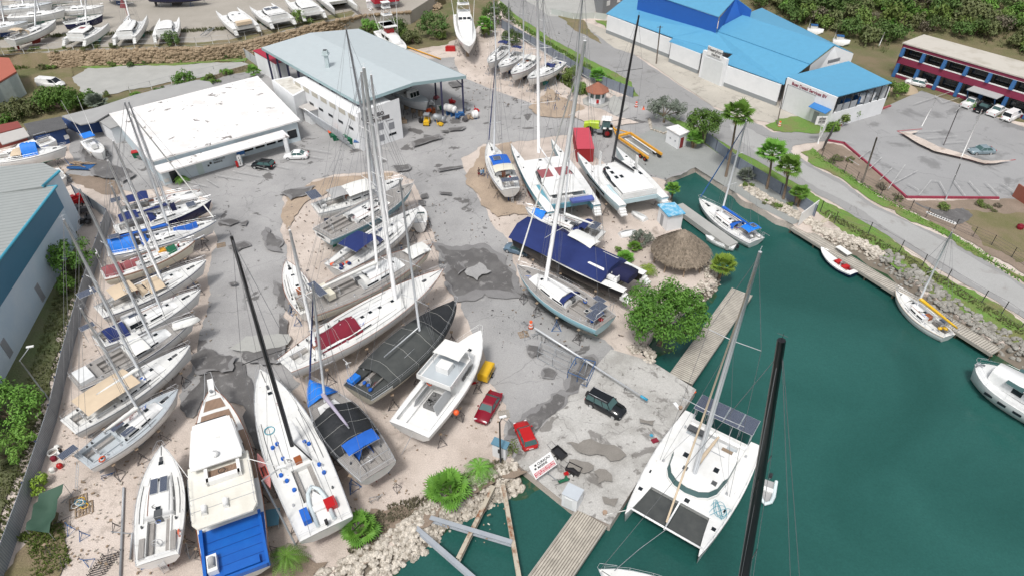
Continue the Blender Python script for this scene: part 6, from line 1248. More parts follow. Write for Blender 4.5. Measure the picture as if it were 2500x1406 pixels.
# portal with the shop sign
pa=R3(1722,122,6.);pb=R3(1780,145,6.); d=(pb-pa); u=d.normalized(); n=Vector((u.y,-u.x,0)); b=MB(); mm=(pa+pb)/2+n*.3; b.obox((mm.x,mm.y,3.),(d.length,.7,6.),math.atan2(u.y,u.x)); b.build('portal',WALLW,e)
b=MB(); mm2=mm+n*.38; b.obox((mm2.x,mm2.y,2.5),(d.length*.8,.06,5.),math.atan2(u.y,u.x)); b.build('shutter_door',M('pale_shutter',(.68,.70,.70),.6),e)
b=MB(); b.obox((mm2.x+n.x*.1,mm2.y+n.y*.1,6.5),(d.length*.62,.1,1.9),math.atan2(u.y,u.x)); b.build('sign_board',WHITE,e)
t0=mm2+n*.17-u*(d.length*.29); TXT('Neerphorst',.98,DSTEEL,'sign_lettering',e,(t0.x,t0.y,6.55),u,(0,0,1),bold=True); t0=t0+u*1.2; TXT('marine',.85,DSTEEL,'sign_lettering',e,(t0.x,t0.y,5.75),u,(0,0,1),bold=True)
# gables
g0_=R3(1979,160,7.1); g1_=R3(2084,132,7.2); GW0=g0_.lerp(g1_,.38); GW1=g0_.lerp(g1_,.66); GW0.z=GW1.z=6.9
b=MB(); GA=[R3(1979,160,7.1),R3(2038,114,8.9),R3(2084,132,7.2)]; b.add(GA+[Vector((GA[2].x,GA[2].y,1)),Vector((GA[0].x,GA[0].y,1))],[(0,1,2,3,4)]); b.build('gable_wall',WALLW,e)
b=MB(); a_=GW0;b2=GW1; d=b2-a_; mm=(a_+b2)/2+Vector((.1,-.25,0)); b.obox(mm,(d.length,.1,.7),math.atan2(d.y,d.x)); b.build('window',M('grey_window',(.25,.26,.28)),e)
b=MB(); GA=[R3(1757,44,10.4),R3(1797,-3,12.3),R3(1835,26,10.4)]; b.add(GA+[Vector((GA[2].x,GA[2].y,4)),Vector((GA[0].x,GA[0].y,4))],[(0,1,2,3,4)]); b.build('gable_wall',DBLU,e)
b=MB(); GA=[R3(1560,-22,10.3),R3(1755,44,10.3)]; b.add(GA+[Vector((GA[1].x,GA[1].y,5)),Vector((GA[0].x,GA[0].y,5))],[(0,1,2,3)]); b.build('clerestory_wall',DBLU,e)
# service block at right
f1=R3(1924,188,6.6); f2=R3(2046,237,6.6); f3=R3(2176,204,6.4); f4=R3(2074,152,7.)
b=MB(); u=(f2-f1).normalized(); mm=(f1+f2)/2; b.obox((mm.x,mm.y,3.2),((f2-f1).length,.3,6.5),math.atan2(u.y,u.x)); v=(f3-f2); mm=(f2+f3)/2; b.obox((mm.x,mm.y,1.7),(v.length,.3,3.4),math.atan2(v.y,v.x)); v2=f4-f3; mm=(f3+f4)/2; b.obox((mm.x,mm.y,2.8),(v2.length,.3,5.6),math.atan2(v2.y,v2.x)); b.build('wall',WALLW,e)
n=Vector((u.y,-u.x,0)); LF=(f2-f1).length
b=MB(); face(b,f1,f2,LF*.06,LF*.62,.1,5.2,.22); b.build('shutter_door',M('pale_shutter',(.68,.70,.70)),e)
b=MB(); face(b,f1,f2,LF*.045,LF*.06,.1,5.3,.24); face(b,f1,f2,LF*.05,LF*.63,5.2,5.3,.24); b.build('door_frame',GSTEEL,e)
b=MB(); face(b,f1,f2,LF*.68,LF*.78,.1,2.4,.2); b.build('door',M('grey_door',(.33,.34,.36)),e)
t0=f1+u*(LF*.12)+n*.2; TXT('Boat Detail Services BV',.85,M('maroon_lettering',(.25,.02,.05),.6),'wall_lettering',e,(t0.x,t0.y,5.5),u,(0,0,1),bold=True)
q0=f1+u*(LF*.63)+n*.2; b=MB(); b.slab([Vector((p.x,p.y,zz)) for p,zz in ((q0,4.0),(q0+u*LF*.34,4.0),(q0+u*LF*.34+n*1.5,3.5),(q0+n*1.5,3.5))],.1); b.build('door_canopy',M('blue_canopy',(.04,.2,.5),.5),e)
v=(f3-f2); vl=v.length; vu=v.normalized()
for k in range(8):
    b=MB(); p=f2+vu*(vl*(k+.02)/7.2); b.box(p.x-.08,p.x+.08,p.y-.08,p.y+.08,3.3,6.3); b.build('post',PLAST,e)
for k in (0,1,2,4): b=MB(); p=f2+vu*(vl*(k*.9+.75)/7.2); b.obox((p.x,p.y,4.1),(vl*.11,.1,1.4),math.atan2(vu.y,vu.x)); b.build('panel',M('grey_panel2',(.33,.35,.37),.5) ,e)
rj=random.Random(3)
b=MB()
for k in range(16): p=f2+vu*(vl*rj.uniform(.1,.95))+Vector((-.7,1.2,0)); b.obox((p.x,p.y,3.2+rj.uniform(0,1)),(rj.uniform(.6,1.6),rj.uniform(.5,1.2),rj.uniform(.6,1.6)),rj.uniform(0,3),k%3)
tag(b.build('stored_goods',[BLUP,PLAST,WALLW],e),None,None)
b=MB(); p=[f1,f2,f3,f4]; b.prism([tuple(Vector(v[:2])) for v in p],3.0,3.1); b.build('floor_slab',PLN,e)
# ---------- maroon two storey building
MARW=M('maroon_wall',(.23,.025,.065),.7,col2=(.19,.02,.055)); BLC=M('blue_column_paint',(.03,.12,.30),.6); ROOFT=M('weathered_tan_roof',(.50,.47,.42),.9,col2=(.30,.27,.21),sc_=.3,lo=.5,hi=.7)
HR=7.4; hA=at(2208,106,HR); hB=at(2500,190,HR); u=(hB-hA).normalized(); n=Vector((u.y,-u.x,0)); hB=hA+u*62
e=empty('hotel_building',(hA.x,hA.y,0),math.atan2(u.y,u.x),'two storey maroon building with blue columns and flat tan roof beside the car park','building')
depth=(at(2281,93,HR)-hA).dot(-n)
b=MB(); b.box(-.3,62,-.3,depth,HR-.15,HR+.1); b.build('roof',ROOFT,e)
b=MB(); b.box(0,62,1.6,depth,0,HR-.15); b.build('inner_wall',M('dark_curtain_wall',(.05,.045,.04),.3,col2=(.10,.085,.07),sc_=1.2),e)  # dark brown wall set back behind the columns
for z0,z1,nm in ((HR-.8,HR-.14,'parapet'),(3.1,4.5,'balcony_band'),(0,.75,'planter_wall')):
    b=MB(); b.box(-.1,62,-.12,.25,z0,z1); b.build(nm,MARW,e); b=MB(); b.box(-.12,62,-.16,.3,z1,z1+.12) if nm!='parapet' else b.box(-.1,62,-.1,1.5,z0-.1,z0-.02); b.build('white_trim',WHITE,e)
b=MB(); b.box(-.1,.15,-.12,depth,0,HR-.15); b.build('end_wall',MARW,e)
for k in range(14):
    for z0,z1,dx in ((4.62,HR-.9,0),(.1,3.1,0)):
        b=MB(); x=k*4.55; b.loft([[(x,-.5,z0),(x+.7,-.5,z0),(x+.7,.3,z0),(x,.3,z0)],[(x,-.1,z1),(x+.7,-.1,z1),(x+.7,.3,z1),(x,.3,z1)]],0,closed=True,sm=False); b.build('column',BLC,e)
for k in range(14):
    for z0,z1 in ((4.7,HR-1.),(.9,3.)):
        b=MB(); x=k*4.55+.9; 
        for i in range(4): b.box(x+i*.92,x+i*.92+.82,1.5,1.56,z0,z1)
        b.build('window',GLASS,e); b=MB(); b.box(x-.1,x+3.6,1.45,1.5,z0+(z1-z0)*.62,z0+(z1-z0)*.68); b.build('window_bar',M('dark_frame',(.05,.04,.035),.5),e)
b=MB(); b.box(16.6,22.5,-3.2,.2,3.1,3.25); b.build('entrance_canopy',M('grey_canopy',(.42,.43,.43),.6),e)
for x in (16.8,22.1): b=MB(); b.tube([(x,-.6,0),(x,-3.,3.1)],.12,5); b.build('canopy_strut',BLC,e)
b=MB(); b.box(16.5,23.5,-4.8,0,.0,.15); b.build('entrance_step',LOTM,e)
# grey building top
e,qq,c=bldg('grey_house','grey building with a low wall at the very top beside the blue roofs','building',[(1455,30),(1470,42),(1560,12),(1545,-12),(1450,0)],5.5,M('grey_render',(.24,.25,.26),.8),M('grey_roof2',(.3,.3,.31),.8))
for s0 in (1.5,6.,10.5): b=MB(); face(b,qq[1],qq[2],s0,s0+1.4,2.5,3.8,.06); b.build('window',WHITE,e)
# guard house
gc=at(1456,250); e=empty('guard_hut',gc,0,'round white guard hut with a brown pointed roof beside the entrance','guard hut')
def octo(r,z,n=8): return [(r*math.cos(2*PI*i/n+.39),r*math.sin(2*PI*i/n+.39),z) for i in range(n)]
b=MB(); b.loft([octo(1.75,0),octo(1.75,1.3)],0,closed=True,sm=False); b.build('wall',WALLW,e)
b=MB(); b.loft([octo(1.62,1.3),octo(1.62,2.6)],0,closed=True,sm=False); b.build('window',GLASS2,e)
b=MB()
for p in octo(1.72,0): b.obox((p[0],p[1],1.95),(.3,.3,1.3),math.atan2(p[1],p[0]))
b.build('pillar',WALLW,e)
b=MB(); b.loft([octo(2.5,2.55),octo(2.5,2.7),octo(.1,4.3)],0,closed=True,sm=False,mis=None); b.build('roof',M('brown_shingle_roof',(.30,.12,.075),.9,col2=(.22,.09,.06),sc_=3),e)
b=MB(); b.box(-.25,.25,-1.85,-1.66,.5,1.2); b.build('red_box',RED,e)
b=MB(); b.prism([tuple(Vector(p[:2])*1.6) for p in octo(1.9,0)],.02,.18); tag(b.build('base_slab',CONC2,e),None,None)
# white shed near slipway
rf=[at(x,y,2.9) for x,y in ((1626,312),(1655,305),(1684,322),(1660,332))]; c=sum(rf,Vector())/4; c.z=0
e=empty('white_shed',c,0,'small white shed with a red door between the silver bush and palms','shed'); b=MB(); Q=[Vector((v-c)[:2])*.88 for v in rf]; b.prism([tuple(v) for v in Q],0,2.8); b.build('wall',WALLW,e); b=MB(); b.prism([tuple((v-c)[:2]) for v in rf],2.8,2.95); b.build('roof',WROOF,e)
b=MB(); face(b,Q[3],Q[2],.5,1.4,.05,2.1,.05); b.build('door',M('dark_red_door',(.25,.03,.03),.6),e)
for s_ in (1.,2.4): b=MB(); face(b,Q[0],Q[3],s_,s_+.3,1.2,1.5,.05); b.build('wall_vent',GSTEEL,e)
# blue roofed hut
rf=[at(x,y,2.8) for x,y in ((1605,500),(1647,495),(1674,522),(1632,530))]; c=sum(rf,Vector())/4; c.z=0
e=empty('blue_roofed_hut',c,0,'small white hut with a weathered bright blue roof beside the slip','hut'); b=MB(); Q=[Vector((v-c)[:2])*.86 for v in rf]; b.prism([tuple(v) for v in Q],0,2.7); b.build('wall',WALLW,e); b=MB(); b.prism([tuple((v-c)[:2]) for v in rf],2.7,2.88); b.build('roof',M('weathered_blue_roof',(.10,.38,.60),.8,col2=(.45,.62,.70),sc_=1.6,amt=.9,lo=.45,hi=.62),e)
b=MB(); face(b,Q[0],Q[3],1.,1.8,.05,2.,.05); b.build('door',M('grey_door',(.33,.34,.36)),e)
# thatched hut
tc_=at(1656,640); e=empty('thatched_hut',tc_,0,'round open hut with a wide grey thatched roof by the water','thatched hut'); rr=random.Random(9)
TH_=M('grey_palm_thatch',(.31,.255,.20),.95,col2=(.17,.14,.105),sc_=2.5,amt=1,fine=.45,bump=.9)
b=MB(); rings=[]
for i in range(9):
    u=i/8; r_=.2+3.95*u; z=5.5-3.5*u**1.05
    rings.append([(r_*math.cos(a)*(1+rr.uniform(-.015,.015)),r_*math.sin(a)*(1+rr.uniform(-.015,.015)),z+rr.uniform(-.04,.04)) for a in [2*PI*j/40 for j in range(40)]])
rings.append([(p[0]*.97,p[1]*.97,p[2]-.3+rr.uniform(-.15,.1)) for p in rings[-1]])
b.loft(rings,0,closed=True,sm=False)
for i in range(2600):
    u=rr.uniform(.05,1)**.6; a=rr.uniform(0,2*PI); r_=.2+4.0*u; z=5.52-3.5*u**1.05; d=Vector((math.cos(a),math.sin(a),-.85)).normalized(); t=Vector((-math.sin(a),math.cos(a),0)); p=Vector((r_*math.cos(a),r_*math.sin(a),z+.03)); l=rr.uniform(.25,.6)
    b.add([p-t*.03,p+t*.03,p+d*l+t*.02+Vector((0,0,rr.uniform(0,.1))),p+d*l-t*.02],[(0,1,2,3)])
b.build('thatch_roof',TH_,e)
for k in range(8): b=MB(); a=k*PI/4; b.tube([(3.5*math.cos(a),3.5*math.sin(a),0),(3.4*math.cos(a),3.4*math.sin(a),2.8)],.1,6); b.build('post',WOOD,e)
b=MB(); b.tube([(1.2*math.cos(a),1.2*math.sin(a),.8) for a in [2*PI*i/14 for i in range(14)]],.25,5,closed=True); b.build('bar_counter',WOOD,e)
# small utility boxes at the near end
p=at(1222,1112); e=empty('meter_hut',p,math.radians(-25),'narrow white meter cabinet with a blue grey top beside the near palm and lamp post','cabinet'); b=MB(); b.box(-.75,.75,-.35,.35,0,2.0); b.build('box',WALLW,e); b=MB(); b.obox((0,0,2.08),(1.75,.9,.1),0,0,.15); b.build('roof',M('blue_grey_top',(.10,.22,.30),.6),e)
b=MB(); b.box(-.1,.2,-.39,-.35,.9,1.5); b.build('lock_panel',PLAST,e)
p=at(1396,1228); e=empty('pump_cabinet',p,math.radians(-30),'white metal cabinet on the apron edge above the jetty','cabinet'); b=MB(); b.box(-.8,.8,-.7,.7,0,1.9); b.build('box',WALLW,e); b=MB(); b.box(-.84,.84,-.74,.74,1.9,1.97); b.build('roof',M('galvanised_top',(.5,.54,.58),.5),e); b=MB(); b.box(-.5,.3,-.74,-.7,.3,1.6); b.build('door',OFFW,e)
# apron sign lying tilted: faces up toward camera
sp_=[at(x,y,z) for x,y,z in ((1288,1147,2.0),(1308,1170,1.2),(1360,1133,1.2),(1336,1115,2.0))]
c=at(1335,1160); e=empty('yard_sign',c,0,'white and red notice board on a post at the apron','sign')
X=(sp_[2]-sp_[1]).normalized(); Y=(sp_[0]-sp_[1]).normalized(); nn=X.cross(Y); Y=nn.cross(X).normalized(); W_=(sp_[2]-sp_[1]).length; Hh=(sp_[0]-sp_[1]).length*1.15; o=sp_[1]-c; rot=Matrix((X,Y,nn)).transposed().to_4x4()
def pl(x0,x1,y0,y1,z,m,name):
    b=MB(); b.box(x0,x1,y0,y1,z-.04,z); oo=b.build(name,m,e); oo.data.transform(Matrix.Translation(o)@rot); return oo
pl(0,W_,0,Hh,0,WHITE,'board'); pl(.12,W_-.12,.1,Hh*.38,.01,M('sign_red',(.5,.02,.05),.5),'red_band'); pl(W_*.2,W_*.28,Hh*.74,Hh*.86,.01,PLAST,'logo_square'); pl(W_*.14,W_*.22,Hh*.54,Hh*.66,.01,PLAST,'logo_square')
for s_,x0,y0,size,m in (('CURACAO',W_*.33,Hh*.72,.34,PLAST),('MARINE',W_*.28,Hh*.50,.34,PLAST),('HOUD DEZE KADE VRIJ',.2,Hh*.24,.235,WHITE),('KEEP THIS DOCK CLEAR',.2,Hh*.09,.22,WHITE)):
    q=o+X*x0+Y*y0+nn*.02; TXT(s_,size,m,'sign_lettering',e,q,X,Y,bold=True)
b=MB(); b.tube([(0.2,0,0),tuple(o+X*W_*.5+Y*Hh*.5-nn*.08)],.06,6); b.tube([(1.3,-.9,0),tuple(o+X*W_*.5+Y*.1-nn*.08)],.05,5); b.build('post',GSTEEL,e)
# ---------- piers, quays, beams
PLK=stripes('weathered_pier_planks',(.42,.39,.34),(.13,.12,.10),1.0,'X',.13,.85,noise=.25)
PLKL=stripes('long_pier_planks',(.42,.385,.33),(.14,.12,.10),1.3,'Y',.2,.85,noise=.3)
def pier(label,a,c,wd,mat,z=.0,th=.3,piles=True,mat2=None,cat='pier',edge=True,na='wooden_pier',side=0):
    a=at(*a,z);c=at(*c,z); d=c-a; L=d.length; e=empty(na,(a.x,a.y,0),math.atan2(d.y,d.x),label,cat); y0,y1=(-wd/2,wd/2) if side==0 else sorted((0,side*wd))
    b=MB(); b.box(0,L,y0,y1,z-th,z); b.build('deck_planks',mat,e)
    if edge:
        for y in (y0,y1): b=MB(); b.box(0,L,y-.06,y+.06,z-th-.05,z+.08); b.build('edge_beam',mat2 or WOOD,e)
    if piles:
        k=int(L/4)
        for i in range(k+1):
            for y in (y0+.2,y1-.2): b=MB(); b.tube([(i*L/max(k,1),y,-4),(i*L/max(k,1),y,z-th)],.14,7); b.build('pile',WOOD,e)
    return e
GW=M('grey_weathered_timber',(.36,.34,.30),.9,col2=(.26,.24,.21),sc_=2)
pier('short wooden jetty with lengthwise boards running out from the apron corner',(1445,1262),(1300,1470),3.2,PLKL,.05,mat2=GW)
pier('wide wooden pier with cross planks running from the apron past the big green tree',(1662,925),(1812,712),2.75,PLK,.05,mat2=GW)
pier('long narrow wooden pier stretching along the far shore to the motor catamaran',(1940,552),(2432,858),1.9,PLK,-.1,mat2=GW)
pier('concrete finger pier beside the white yacht in the slip',(1655,500),(1790,597),2.0,CONC2,.0,th=.8,piles=False,mat2=CONC2,edge=False,na='finger_pier')
def beam(a,c,w_,h,mat,label,z=.25,name='steel_beam',group='old steel beams lying across the water'):
    A=at(*a,z);C=at(*c,z); m=(A+C)/2; d=C-A; b=MB(); rz=math.atan2(d.y,d.x); 
    b.obox(m,(d.length,w_,.05),rz); b.obox(m-Vector((0,0,h/2)),(d.length,.05,h),rz); b.obox(m-Vector((0,0,h)),(d.length,w_,.05),rz)
    return tag(b.build(name,mat),label,'steel beam',group)
RST=M('rusty_cream_beam',(.45,.40,.32),.8,col2=(.22,.10,.05),sc_=1.2,amt=1,lo=.5,hi=.66)
GBM=M('grey_painted_beam',(.30,.33,.37),.6,col2=(.40,.42,.44),sc_=1.)
beam((1008,1280),(1160,1412),.45,.5,GBM,'grey steel beam running from the bank down to the bottom edge',.2)
beam((1050,1262),(1250,1322),.45,.5,GBM,'grey steel beam lying crosswise over the two others',.45)
beam((1205,1185),(1118,1362),.4,.5,RST,'rust spotted cream beam angled up the bank in the middle',.3)
beam((1228,1180),(1268,1410),.4,.5,RST,'long rust spotted cream beam nearest the apron',.3)
# ---------- fences
def fence(label,pts,h,mat,postm,gap,name='fence',panel_=True,z=0.,wire=False,group=None,pr=.05):
    W=[at(x,y,z) for x,y in pts]; e=empty(name,W[0],0,label,'fence',group); o=W[0]; b=MB()
    for a,c in zip(W,W[1:]):
        d=c-a; m=(a+c)/2-o; rz=math.atan2(d.y,d.x)
        if panel_: b.obox((m.x,m.y,h/2),(d.length,.05,h),rz)
        else:
            for zz in ((.1,h*.5,h) if not wire else (.12,h*.25,h*.5,h*.75,h)): b.tube([a-o+Vector((0,0,zz)),c-o+Vector((0,0,zz))],.018,4)
    b.build('panel' if panel_ else 'wire',mat,e)
    for a,c in zip(W,W[1:]):
        d=c-a; k=max(1,int(d.length/gap)); 
        for i in range(k+1 if (c-W[-1]).length<.01 else k):
            p=a.lerp(c,i/k)-o; b=MB(); n=Vector((-d.y,d.x,0)).normalized()*.06; b.tube([(p.x-n.x,p.y-n.y,0),(p.x-n.x,p.y-n.y,h+.08)],pr,5); b.build('post',postm,e)
    return e
CORR=stripes('grey_corrugated_sheet',(.32,.35,.38),(.22,.25,.28),1.6,'X',.5,.6,rot=.6,noise=.15)
CORR2=stripes('blue_grey_fence_sheet',(.25,.29,.34),(.17,.20,.25),1.6,'X',.5,.6,rot=.6,noise=.15)
fence('long grey corrugated wall behind the left row of boats',[(188,480),(272,540),(236,650),(200,770),(168,890),(140,1020),(80,1210),(20,1380),(-60,1600)],2.2,CORR,M('navy_post',(.03,.05,.12),.6),4,pr=.09)
fence('grey panel fence between the yard and the road, behind the guard hut',[(1225,70),(1310,118),(1424,188),(1480,215),(1545,240)],2.2,CORR2,NCOL,2.5)
fence('dark grey sheet fence behind the tall palms by the far quay',[(1722,350),(1800,412),(1870,455),(1940,498),(1988,530)],2.1,CORR2,NCOL,2.6)
fence('dark post and wire fence along the near side of the road',[(2003,518),(2037,545),(2120,571),(2196,616),(2310,686),(2397,738),(2446,765),(2494,799),(2600,860)],2.0,DSTEEL,PLAST,3.6,panel_=False,pr=.06)
fence('dark mesh fence above the road in front of the maroon kerb',[(2006,385),(2090,445),(2150,478),(2260,532),(2330,560),(2420,600),(2520,662)],1.8,DSTEEL,PLAST,2.6,panel_=False,wire=True)
fence('chain link fence with pale posts along the front of the upper boatyard',[(-40,140),(60,132),(180,122),(330,118),(480,112),(560,106),(640,90),(760,60),(880,36)],1.9,GSTEEL,M('pale_post',(.6,.6,.58),.7),3.5,panel_=False,z=UZ)
fence('rough stone garden wall behind the office',[(525,196),(560,182),(612,168)],1.0,M('pale_stone_wall',(.46,.38,.27),.9,col2=(.2,.16,.1),sc_=2.2,amt=1),GSTEEL,4)
fence('white wire fence posts at the rear edge of the concrete platform',[(320,232),(420,206),(525,182),(600,164)],1.8,GSTEEL,M('white_post',(.7,.7,.7),.6),4,panel_=False)
fence('white sheet fence descending the boulder slope',[(572,118),(590,135),(615,152),(650,178)],2.2,stripes('white_corrugated_sheet',(.55,.56,.58),(.38,.4,.42),1.6,'X',.5,.6,rot=.6),GSTEEL,3)
fence('white framed gate and fence across the road at the top',[(1345,36),(1400,48),(1452,46),(1480,50)],1.6,M('pale_gate_panel',(.5,.53,.5),.7),WHITE,3,name='gate')
p1=at(1950,548,.0); 
b=MB(); a=at(1948,552);c=at(1990,520); d=c-a; m=(a+c)/2; b.obox((m.x,m.y,1.2),(d.length,.1,2.3),math.atan2(d.y,d.x)); tag(b.build('quay_gate',WHITE),'blank white panel closing the quay where the long pier starts','panel')
b=MB()
a=at(1995,352);c=at(2012,322); d=c-a; 
for i in range(5): q=a.lerp(c,i/4); b.tube([q,q+Vector((0,0,2.4))],.06,5)
for z in (.4,1.3,2.3): b.tube([a+Vector((0,0,z)),c+Vector((0,0,z))],.05,4)
tag(b.build('white_gate_leaf',WHITE),'open white gate leaf at the far car park entrance','gate')
b=MB(); a=at(2006,372);c=at(2030,330); d=c-a; m=(a+c)/2; b.obox((m.x,m.y,1.1),(d.length,.06,2.0),math.atan2(d.y,d.x)); tag(b.build('dark_gate_leaf',M('dark_mesh',(.05,.05,.05),.7)),'open dark mesh gate leaf at the far car park entrance','gate')
def pole(label,foot,top_,r,mat,name='street_lamp',cat='street lamp',arm=None,group=None,cross=False):
    f=at(*foot); t=above(f,*top_); e=empty(name,f,0,label,cat,group); b=MB(); t=t-f; b.tube([(0,0,0),tuple(t)],[r*1.3,r],6); b.build('pole',mat,e)
    if arm: b=MB(); b.tube([t,t+Vector(arm)],.05,5); b.build('arm',mat,e); b=MB(); b.obox(t+Vector(arm),(.7,.25,.12),.3); b.build('lamp_head',WHITE,e)
    if cross: b=MB(); b.tube([t+Vector((-.7,0,-.3)),t+Vector((.7,.1,-.3))],.06,5); b.build('crossbar',mat,e)
    return e
WPO=M('brown_timber_pole',(.13,.11,.09),.85)
pole('tall brown timber pole beside the works driveway',(1602,157),(1612,64),.13,WPO,'utility_pole','utility pole',cross=True)
pole('brown and white pole standing by the works driveway corner',(1897,306),(1920,192),.1,WPO,'utility_pole','utility pole')
pole('timber pole in the weeds in front of the maroon kerb',(2105,448),(2141,336),.12,WPO,'utility_pole','utility pole')
pole('white lamp pole at the far end of the car park',(2250,310),(2287,240),.07,WHITE)
pole('dark lamp pole on the traffic island',(2303,357),(2340,268),.07,DSTEEL)
pole('white lamp pole at the near edge of the far car park',(2345,390),(2398,268),.07,WHITE)
pole('grey lamp pole at the corner of the maroon kerb',(2308,490),(2345,400),.07,GSTEEL)
pole('black lamp post beside the narrow cabinet near the apron',(1222,1130),(1220,1030),.09,PLAST,arm=(.3,.5,.2))
pole('grey double lamp pole beside the blue warehouse',(128,985),(48,880),.07,GSTEEL,arm=(.2,1.8,.3))
pole('white lamp pole on the white roofed office side yard',(2200,90),(2228,86),.06,WHITE) if False else None
pole('pale forked yard lamp pole between the blue decked motor yacht and the racing yacht',(722,1330),(640,1172),.08,GSTEEL,arm=(1.5,.9,.6))
# sign post by the works
f=at(1998,352); e=empty('road_sign',f,0,'white sign board on a white post at the works corner','sign'); t=above(f,2008,285)-f; b=MB(); b.tube([(0,0,0),tuple(t)],.07,5); b.build('post',WHITE,e); b=MB(); b.obox(t+Vector((0,0,-.8)),(1.9,.08,1.6)); b.build('board',WHITE,e); b=MB()
for i in range(4): b.obox(t+Vector((.15,-.06,-.35-.3*i)),(1.2,.03,.16))
tag(b.build('board_print',PLAST,e),None,None)
# ---------- vegetation
def leafmat(n,c,c2,rnd=.22): return M(n,c,.6,col2=c2,sc_=.9,amt=1,lo=.3,hi=.7,fine=.25,rnd=rnd,spec=.3)
LF1=leafmat('bright_green_leaves',(.105,.225,.032),(.045,.12,.018)); LF2=leafmat('mid_green_leaves',(.10,.18,.035),(.15,.20,.05)); LF3=leafmat('dark_green_leaves',(.055,.12,.025),(.095,.14,.04))
LF4=leafmat('silver_grey_leaves',(.20,.235,.19),(.11,.135,.10)); LF5=leafmat('olive_scrub_leaves',(.15,.17,.065),(.09,.115,.045)); LF6=leafmat('fresh_fern_green',(.16,.30,.05),(.085,.19,.03)); LF7=leafmat('brown_twig_scrub',(.17,.145,.105),(.13,.125,.08)); FANM=leafmat('fan_palm_green',(.15,.31,.045),(.08,.20,.03)); FANY=leafmat('yellow_green_palm',(.22,.30,.04),(.10,.19,.03)); DEADP=M('dead_palm_skirt',(.33,.23,.13),.9,col2=(.2,.13,.07),sc_=3)
BARK=M('tree_bark',(.16,.12,.085),.95,col2=(.1,.075,.055),sc_=3)
def crown_mesh(rx,ry,rz,zc,ncl,nlf,s,cs,seed,mat,flat=.0,gap=.0,shell=.75):
    r=random.Random(seed); b=MB(); cl=[]
    for i in range(ncl):
        a=r.uniform(0,2*PI); v=r.uniform(-.6,1.); k=r.uniform(shell*.7,1.)
        h=math.sqrt(max(0,1-v*v)); cl.append((Vector((rx*k*h*math.cos(a),ry*k*h*math.sin(a),zc+rz*k*v)),cs*r.uniform(.6,1.25)))
    for c,R_ in cl:
        for j in range(nlf):
            d=Vector((r.gauss(0,1),r.gauss(0,1),r.gauss(0,1)+.35)); d.normalize(); p=c+d*R_*r.uniform(.55,1.); 
            n=(d+Vector((r.uniform(-.6,.6),r.uniform(-.6,.6),r.uniform(-.2,.9)))).normalized(); t=n.cross(Vector((r.uniform(-1,1),r.uniform(-1,1),.1))).normalized(); w_=n.cross(t); ss=s*r.uniform(.6,1.3)
            b.add([p-t*ss,p-w_*ss*.55+n*ss*.1,p+t*ss,p+w_*ss*.55+n*ss*.1],[(0,1,2,3)])
    return b,cl
def trunk_mb(b,h,r,cl,base=.6,seed=0):
    rr=random.Random(seed); f=h*base; b.tube([(0,0,-.2),(.1,.05,f*.5),(0,.1,f)],[r*1.25,r,r*.8],7)
    for c,_ in rr.sample(cl,min(len(cl),9)): m=Vector((c.x*.4,c.y*.4,f+(c.z-f)*.45)); b.tube([(0,.1,f*.85),m,c],[r*.6,r*.35,r*.12],5)
def tree(label,foot,rx,ry,rz,zc,ncl,nlf,s,cs,seed,mat,tr=.25,name='tree',cat='tree',group=None,base=.5,z=0.,shell=.75,world=None):
    p=world if world is not None else at(*foot,z); e=empty(name,p,0,label,cat,group); b,cl=crown_mesh(rx,ry,rz,zc,ncl,nlf,s,cs,seed,mat,shell=shell); b.build('crown',mat,e)
    t=MB(); trunk_mb(t,zc,tr,cl,base,seed); t.build('trunk',BARK,e); return e
tree('big round bright green tree overhanging the water by the wooden pier',(1612,838),4.9,4.3,3.0,5.0,150,80,.17,.98,11,LF1,.34)
tree('bright green tree behind the white shed',(1712,352),3.6,3.2,2.2,4.2,60,55,.2,.9,12,LF1,.25)
tree('silver grey round tree beside the entrance road',(1620,300),3.9,3.3,2.1,2.8,55,70,.16,.85,13,LF4,.25)
tree('silver grey bush beside the thatched hut',(1563,600),1.6,1.5,1.1,1.2,26,60,.13,.5,14,LF4,.12,'bush','bush',base=.3)
tree('spreading green tree growing between the warehouse and the corrugated wall',(185,665),3.4,3.0,1.6,2.9,46,60,.18,.85,15,LF1,.2)
tree('lower green sapling beside the warehouse tree',(172,715),1.3,1.2,1.2,1.6,16,45,.16,.6,16,LF1,.1,'sapling','sapling')
tree('bright green tree at the left picture edge over the wall',(38,1040),3.6,3.4,1.8,3.2,60,70,.16,.85,17,LF6,.22)
tree('feathery green tree below the one over the wall at the left edge',(40,1130),2.6,2.4,1.2,2.2,36,70,.14,.7,18,LF6,.16)
tree('green bush behind the office beside the concrete platform',(455,212),2.3,2.,1.5,1.8,30,50,.2,.7,19,LF1,.15,'bush','bush',base=.3)
tree('large spreading green bush left of the office',(150,270),5.6,3.6,2.2,2.2,75,60,.24,1.1,20,LF1,.3,'bush','bush',base=.3)
tree('olive green scrub bush left of the large green bush',(60,285),5.,3.4,1.6,1.5,60,50,.24,1.,21,LF5,.2,'bush','bush',base=.3)
tree('dark green bush growing in front of the upper yard fence',(425,112),1.9,1.5,1.6,1.6,24,45,.2,.7,22,LF3,.12,'bush','bush',z=UZ,base=.3)
tree('green bush between the two white catamarans of the upper yard',(732,62),1.6,1.4,1.8,1.8,22,45,.2,.7,23,LF2,.12,'bush','bush',z=UZ,base=.3)
